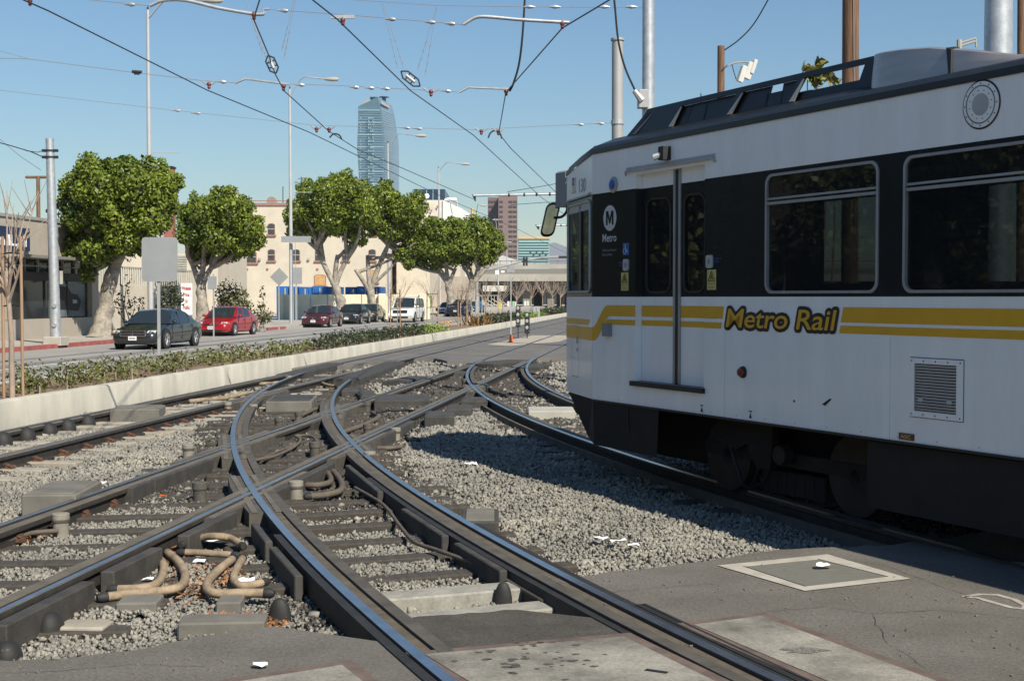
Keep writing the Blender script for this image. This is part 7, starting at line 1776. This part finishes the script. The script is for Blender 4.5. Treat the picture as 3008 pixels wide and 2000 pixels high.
# ------------------------------------------------------------------ vehicles
m_tyre = mat('tyre_rubber', (0.018, 0.018, 0.018), 0.8, var=0.1)
m_alloy = mat('alloy_wheel', (0.55, 0.56, 0.57), 0.3, 0.8, var=0.05)
m_cgl = mat('car_glass', (0.018, 0.026, 0.03), 0.04, var=0, spec=0.8)
m_hl = mat('headlamp_glass', (0.62, 0.64, 0.64), 0.12, 0.3, var=0.1, scale=12)
m_plate = mat('number_plate', (0.7, 0.7, 0.68), 0.6, var=0.03)
m_chr = mat('chrome', (0.65, 0.66, 0.67), 0.12, 1.0, var=0)
m_ptx = mat('plate_print', (0.10, 0.12, 0.25), 0.6, var=0)
m_amb = mat('amber_lens', (0.6, 0.2, 0.03), 0.3, var=0)
CAR_ANG = math.atan2(-U.y, -U.x)
def car(label, fx, fy, L, Wd, Hh, paint, kind='sedan', wb=None, rot=0.0, grille='plain', hood=0.0, wheel_r=.33, zr=-.05, name='parked_car', tail_cut=1.0):
    wb = wb or L * .6
    p = gp(fx, fy, zr); s_, t_ = to_st(p)
    c = st(s_ + wb / 2 - (L * .19 - (L - wb) / 2) * 0, t_ + Wd / 2 - .12, zr)
    o = thing(name, label, 'car', c, None, rotz=CAR_ANG + rot)
    w = Wd / 2; front_over = (L - wb) * .46; xf = wb / 2 + front_over; xr = xf - L
    k = Hh / 1.47
    if kind == 'sedan':
        ST = [(0, .50, .72, .30), (.008, .58, .80, .24), (.03, .66, .88, .20), (.07, .71, .94, .18), (.15, .79, .985, .18), (.265, .925, 1, .18), (.5, .955, 1, .17), (.74, .985, 1, .18), (.83, 1.0, .985, .2), (.94, .985, .94, .22), (.985, .93, .88, .26), (1, .70, .80, .34)]
        G_ = [(.255, .93), (.33, 1.16), (.405, 1.40), (.47, 1.455), (.56, 1.47), (.64, 1.45), (.70, 1.38), (.77, 1.18), (.845, 1.0)]; ws, rw_ = 2, 6
    else:
        ST = [(0, .55, .86, .36), (.008, .90, .90, .30), (.03, 1.00, .95, .28), (.08, 1.05, .99, .28), (.2, 1.10, 1, .28), (.28, 1.15, 1, .28), (.5, 1.16, 1, .28), (.8, 1.16, 1, .28), (.95, 1.15, .99, .3), (.99, 1.1, .97, .34), (1, .7, .94, .4)]
        G_ = [(.265, 1.16), (.325, 1.5), (.39, Hh - .08), (.45, Hh - .02), (.6, Hh), (.85, Hh - .02), (.955, Hh - .08), (.985, 1.16)]; ws, rw_ = 2, 6; k = 1
    def ring(f, zt, wf, zb):
        x = xf - f * L; ww = w * wf; zt *= k; H_ = zt - zb
        half = [(0, zb), (.80, zb), (.95, zb + .07), (1.0, zb + .42 * H_), (.99, zb + .70 * H_), (.95, zt - .05), (.86, zt - .005), (.5, zt + .012), (0, zt + .02)]
        return [(x, y * ww, z) for y, z in half] + [(x, -y * ww, z) for y, z in half[-2:0:-1]]
    m = MB(); m.loft([ring(*q) for q in ST]); body = obj('body', m, paint, o, 38)
    # greenhouse
    rings = []; belt = (.93 if kind == 'sedan' else 1.15) * k
    for f, zt in G_:
        zt = zt * k; x = xf - f * L; zb_ = min(belt, zt - .005); h = max(.004, (zt - zb_))
        tw_ = .90 - .19 * (h / (Hh - belt)) if kind == 'sedan' else .95 - .13 * (h / (Hh - belt))
        rings.append([(x, .915 * w, zb_), (x, (.915 + tw_) / 2 * w + .01, zb_ + h * .5), (x, tw_ * w, zb_ + h * .88), (x, tw_ * w * .86, zb_ + h * .98), (x, 0, zt + .012), (x, -tw_ * w * .86, zb_ + h * .98), (x, -tw_ * w, zb_ + h * .88), (x, -((.915 + tw_) / 2 * w + .01), zb_ + h * .5), (x, -.915 * w, zb_)])
    roof, ws_, rg_, sg_ = MB(), MB(), MB(), {-1: MB(), 1: MB()}
    for a in range(len(rings) - 1):
        for j in range(8):
            q = [rings[a][j], rings[a][j + 1], rings[a + 1][j + 1], rings[a + 1][j]]
            if j in (0, 1, 6, 7):
                if (1 if kind == 'sedan' else 0) <= a < (rw_ + (0 if kind == 'sedan' else 0)): sg_[1 if j < 2 else -1].face(q)
                else: roof.face(q)
            elif a < ws and 3 <= j <= 4: ws_.face(q)
            elif a >= rw_ and 3 <= j <= 4: rg_.face(q)
            else: roof.face(q)
    obj('roof', roof, paint, o, 40); obj('windscreen', ws_, m_cgl, o, 40); obj('rear_window', rg_, m_cgl, o, 40)
    for sd in (1, -1):
        sgo = obj('side_window', sg_[sd], m_cgl, o, 40)
        for f in ((.33, .50, .70) if kind == 'sedan' else (.29, .44, .62, .83)):
            x = xf - f * L; m = MB(); yb, yt = .925 * w, (.735 if kind == 'sedan' else .835) * w
            ofs = .16 if f < .4 and kind == 'sedan' else (.0 if f < .6 else -.0); zt = belt + (Hh * (1 if kind == 'sedan' else 1) - belt) * (.84 if .4 < f < .68 or kind != 'sedan' else .6); yt_ = yb + (yt - yb) * ((zt - belt) / (Hh - belt))
            m.loft([[(x - .035, sd * yb, belt), (x + .035, sd * yb, belt), (x + .035 - ofs, sd * (yt_ + .012), zt), (x - .035 - ofs, sd * (yt_ + .012), zt)], [(x - .035, sd * (yb - .03), belt), (x + .035, sd * (yb - .03), belt), (x + .035 - ofs, sd * (yt_ - .02), zt), (x - .035 - ofs, sd * (yt_ - .02), zt)]]); obj('pillar', m, paint if kind == 'sedan' else m_black, sgo)
        # mirror
        xm = xf - L * .32; m = MB(); zc = belt + .08; ym = sd * (w * .93 + .10)
        m.loft([[(xm + e * .07, ym + math.cos(a) * .10 * q, zc + math.sin(a) * .065 * q) for a in np.linspace(0, 2 * math.pi, 11)[:-1]] for e, q in ((1.3, .3), (.8, .85), (0, 1), (-.3, .95))]); obj('mirror', m, paint, o, 50)
        # door seams, handles, sill
        for f in (.30, .50, .715):
            m = MB(); x = xf - f * L; m.box(x - .006, x + .006, sd * (w * .99) - .01, sd * (w + .003) + (.0), .34, belt - .04); obj('door_seam', m, m_black, o)
        for f in (.46, .66):
            m = MB(); x = xf - f * L; m.box(x - .08, x + .08, sd * w * .985 - .02, sd * w * .985 + .02, belt - .17, belt - .14); obj('door_handle', m, paint, o)
    # wheels
    for xw in (wb / 2, -wb / 2):
        for sd in (1, -1):
            Fm = Matrix(((1, 0, 0, xw), (0, 0, -sd, sd * (w + .008)), (0, 1, 0, wheel_r), (0, 0, 0, 1)))
            Fm = Matrix.Translation((xw, sd * (w + .010), wheel_r)) @ Matrix.Rotation(R(-90 * sd), 4, 'X')
            m = MB(); m.lathe((0, 0, 0), [(wheel_r * 1.14, -.02), (wheel_r * 1.14, -.004), (wheel_r * .9, -.003)], 24, 0, Fm @ Matrix.Translation((0, 0, 0))); ao = obj('wheel_arch', m, m_black, o)
            m = MB(); m.lathe((0, 0, 0), [(wheel_r * .7, -.2), (wheel_r, -.18), (wheel_r, -.01), (wheel_r * .93, .012), (wheel_r * .70, .014), (wheel_r * .66, .004)], 28, 0, Fm); wo2 = obj('wheel', m, m_tyre, o, 40)
            m = MB(); m.lathe((0, 0, 0), [(wheel_r * .67, .003), (wheel_r * .62, .016), (wheel_r * .58, .006), (wheel_r * .2, .004)], 24, 0, Fm); obj('rim', m, m_alloy, wo2, 40)
            m = MB()
            for q in range(5):
                Fq = Fm @ Matrix.Rotation(q * 2 * math.pi / 5, 4, 'Z'); m.loft([[(.03, -.035, .012), (.03, .035, .012), (.03, .03, .02), (.03, -.03, .02)], [(wheel_r * .62, -.05, .008), (wheel_r * .62, .05, .008), (wheel_r * .62, .04, .017), (wheel_r * .62, -.04, .017)]], F=Fq)
            m.lathe((0, 0, 0), [(.06, .006), (.05, .022)], 12, 0, Fm); obj('spokes', m, m_alloy, wo2)
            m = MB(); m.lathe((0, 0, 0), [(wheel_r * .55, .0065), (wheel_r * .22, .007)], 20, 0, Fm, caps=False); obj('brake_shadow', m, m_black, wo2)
    # face of the car
    z = lambda v: v * k
    def fx_(y): return xf - .035 * (abs(y) / w) ** 2 * 4
    hz0, hz1 = ((.57, .70) if kind == 'sedan' else (.78, .98))
    for sd in (1, -1):
        m = MB(); ring0 = [(fx_(.60 * w) + .01, sd * .52 * w, z(hz0)), (fx_(.86 * w) - .04, sd * .84 * w, z(hz0 + .02)), (fx_(.86 * w) - .10, sd * .88 * w, z(hz1 + .01)), (fx_(.6 * w) - (.10 if kind == 'sedan' else .02), sd * .56 * w, z(hz1))]
        m.loft([ring0, [(a - .15, b * .97, c_) for a, b, c_ in ring0]]); h_ = obj('headlamp', m, m_hl, o)
        m = MB(); m.lathe((0, 0, 0), [(.055, 0), (.05, .02), (.02, .03)], 12, 0, Matrix.Translation((fx_(.7 * w) - .01, sd * .68 * w, z((hz0 + hz1) / 2))) @ Matrix.Rotation(R(90), 4, 'Y')); obj('lamp_lens', m, m_chr, h_)
        m = MB(); m.lathe((0, 0, 0), [(.05, 0), (.045, .015)], 12, 0, Matrix.Translation((fx_(.75 * w) - .005, sd * .72 * w, z(.36 if kind == 'sedan' else .5))) @ Matrix.Rotation(R(90), 4, 'Y')); obj('fog_lamp', m, m_hl, o)
        m = MB(); m.box(fx_(.9 * w) - .2, fx_(.9 * w) - .1, sd * .915 * w - .02, sd * .915 * w + .02, z(hz0 + .03), z(hz1 - .02)); obj('side_marker', m, m_amb, o)
    gw, g0, g1 = {'cross': (.50, .50, .68), 'vw': (.36, .42, .64), 'slim': (.42, .56, .64), 'plain': (.40, .55, .65), 'wide': (.55, .72, .95)}[grille]
    m = MB(); m.bbox(xf - .12, xf + .012, -gw * w, gw * w, z(g0), z(g1), .01); gr = obj('grille', m, m_black, o)
    if grille == 'cross':
        for q in ((-gw * w, gw * w, (g0 + g1) / 2 - .012, (g0 + g1) / 2 + .012), (-.02, .02, g0, g1), (-gw * w, gw * w, g0 - .02, g0 + .01), (-gw * w, gw * w, g1 - .01, g1 + .02), (-gw * w - .02, -gw * w + .02, g0, g1), (gw * w - .02, gw * w + .02, g0, g1)):
            m = MB(); m.box(xf + .008, xf + .028, q[0], q[1], z(q[2]), z(q[3])); obj('grille_bar', m, m_chr, gr)
    else:
        for e in ((g0, g0 + .015), (g1 - .015, g1)):
            m = MB(); m.box(xf + .008, xf + .02, -gw * w, gw * w, z(e[0]), z(e[1])); obj('grille_bar', m, m_chr, gr)
        m = MB(); m.lathe((0, 0, 0), [(.06, 0), (.055, .012), (.03, .014)], 14, 0, Matrix.Translation((xf + .015, 0, z((g0 + g1) / 2))) @ Matrix.Rotation(R(90), 4, 'Y')); obj('badge', m, m_chr if grille != 'wide' else m_red, gr)
    m = MB(); m.bbox(xf - .1, xf + .008, -.62 * w, .62 * w, z(.24 if kind == 'sedan' else .34), z(.33 if kind == 'sedan' else .46), .01); obj('lower_intake', m, m_black, o)
    if kind != 'sedan':
        m = MB(); m.bbox(xf - .1, xf + .05, -.93 * w, .93 * w, .50, .68, .03); obj('bumper', m, paint, o)
    m = MB(); zc = .42 if kind == 'sedan' else .58; m.box(xf + .03, xf + .055, -.155, .155, z(zc) - .075, z(zc) + .075); pl_ = obj('number_plate', m, m_plate, o)
    for q in range(6):
        m = MB(); m.box(xf + .0555, xf + .058, -.115 + q * .04, -.09 + q * .04, z(zc) - .035, z(zc) + .03); obj('plate_mark', m, m_ptx, pl_)
    # inside: two seat backs and dash seen as dark shapes are covered by the tinted glass; wipers
    m = MB(); m.box(xf - .27 * L, xf - .262 * L, -.6 * w, .1 * w, belt + .03, belt + .045); obj('wiper', m, m_black, o)
    return o
def paint_(n, c, metal=.25): return mat(n, c, 0.32, metal, var=0.03, coat=0.9)
car('dark grey-green four-door sedan driving behind the square sign', 482, 1025, 5.08, 1.89, 1.48, paint_('paint_graphite', (.020, .024, .024)), 'sedan', 3.05, 0, 'cross', wheel_r=.36, name='driving_car')
car('bright red sedan following the dark grey sedan', 687, 986.5, 4.80, 1.82, 1.47, paint_('paint_red', (.36, .008, .016)), 'sedan', 2.78, -.03, 'slim', name='driving_car')
car('maroon sedan parked at the corner, first of the parked row', 966, 961.5, 4.75, 1.80, 1.42, paint_('paint_maroon', (.085, .010, .016)), 'sedan', 2.7, 0, 'plain')
car('black sedan with chrome grille parked behind the maroon one', 1057, 952, 4.55, 1.78, 1.46, paint_('paint_black', (.012, .016, .018)), 'sedan', 2.58, 0, 'vw')
car('dark slate sedan partly hidden behind the black parked sedan', 1103, 946.5, 4.7, 1.80, 1.44, paint_('paint_slate', (.03, .036, .04)), 'sedan', 2.7, 0, 'plain')
car('big white sport utility vehicle with a dark grille driving towards the camera', 1216, 947, 5.5, 2.0, 1.95, paint_('paint_white', (.72, .72, .70), 0), 'suv', 3.3, 0, 'wide', wheel_r=.39, name='driving_car')
car('silver sedan half hidden behind the dark minivan', 1332, 926, 4.6, 1.78, 1.45, paint_('paint_silver', (.38, .39, .40), .6), 'sedan', 2.7, 0, 'plain')
car('dark navy minivan behind the thick sapling stakes', 1366, 930.5, 5.0, 1.95, 1.75, paint_('paint_navy', (.012, .02, .05)), 'suv', 3.0, 0, 'wide', wheel_r=.36, name='driving_car')
car('bright blue sedan, farthest car left of the overpass', 1410, 919, 4.6, 1.78, 1.46, paint_('paint_blue', (.01, .10, .26)), 'sedan', 2.65, 0, 'plain')
# scooter by the shop front
Ys = 58.5; c_ = base_of(82, Ys, .1); o = thing('motor_scooter', 'cream motor scooter with white-wall tyres parked by the shop window', 'scooter', c_)
def sp_(x, y): return at(x, y, Ys)
for x in (98, 30):
    m = MB(); q = sp_(x, 974); F_ = Matrix.Translation(q) @ Matrix.Rotation(R(90), 4, 'X')
    m.lathe((0, 0, 0), [(.14, -.05), (.2, -.045), (.215, 0), (.2, .045), (.14, .05)], 22, 0, F_); w_ = obj('wheel', m, m_tyre, o, 40)
    m = MB(); m.lathe((0, 0, 0), [(.185, .047), (.15, .056), (.13, .054)], 22, 0, F_, caps=False); obj('white_wall', m, m_wht, w_); m = MB(); m.lathe((0, 0, 0), [(.11, .03), (.03, .06)], 16, 0, F_); obj('hub', m, m_alloy, w_)
m_scb = mat('scooter_cream', (.5, .52, .42), .3, var=.05, coat=.5)
m = MB(); m.loft([[sp_(x, y) + Vector((0, dy, 0)) for x, y in ((30, 968), (60, 972), (78, 955), (100, 945), (104, 952), (112, 962), (100, 960), (85, 970), (60, 982), (40, 980))] for dy in (-.13, .13)]); obj('body', m, m_scb, o)
m = MB(); m.loft([[sp_(x, y) + Vector((0, dy, 0)) for x, y in ((20, 930), (32, 925), (44, 940), (70, 948), (70, 955), (40, 960), (22, 955))] for dy in (-.12, .12)]); obj('seat', m, m_black, o)
m = MB(); m.tube([sp_(100, 968), sp_(95, 940), sp_(104, 934)], .03, 6); m.tube([sp_(98, 936) + Vector((0, -.3, 0)), sp_(98, 936) + Vector((0, .3, 0))], .015, 6); m.tube([sp_(100, 936), sp_(112, 933)], .04, 8); obj('handlebar', m, m_dmetal, o)
m = MB(); m.lathe((0, 0, 0), [(.07, 0), (.06, .04)], 12, 0, Matrix.Translation(sp_(106, 950)) @ Matrix.Rotation(R(90), 4, 'Y')); obj('headlamp', m, m_hl, o)

# ------------------------------------------------------------------ haze over the distance
hz = MB(); hz.box(-2400, 2400, -300, 2950, -6.5, 230)
m_hz = bpy.data.materials.new('haze_air'); m_hz.use_nodes = True; nt_ = m_hz.node_tree
for n_ in list(nt_.nodes): nt_.nodes.remove(n_)
ou = nt_.nodes.new('ShaderNodeOutputMaterial'); pv = nt_.nodes.new('ShaderNodeVolumePrincipled')
pv.inputs['Color'].default_value = (0.62, 0.80, 1.0, 1); pv.inputs['Density'].default_value = 0.00007; pv.inputs['Anisotropy'].default_value = 0.2
nt_.links.new(pv.outputs[0], ou.inputs['Volume'])
struct('haze', hz, m_hz, kind='stuff')
tag(bpy.data.objects['haze'], 'thin pale haze in the air over the distance', 'haze', kind='stuff')
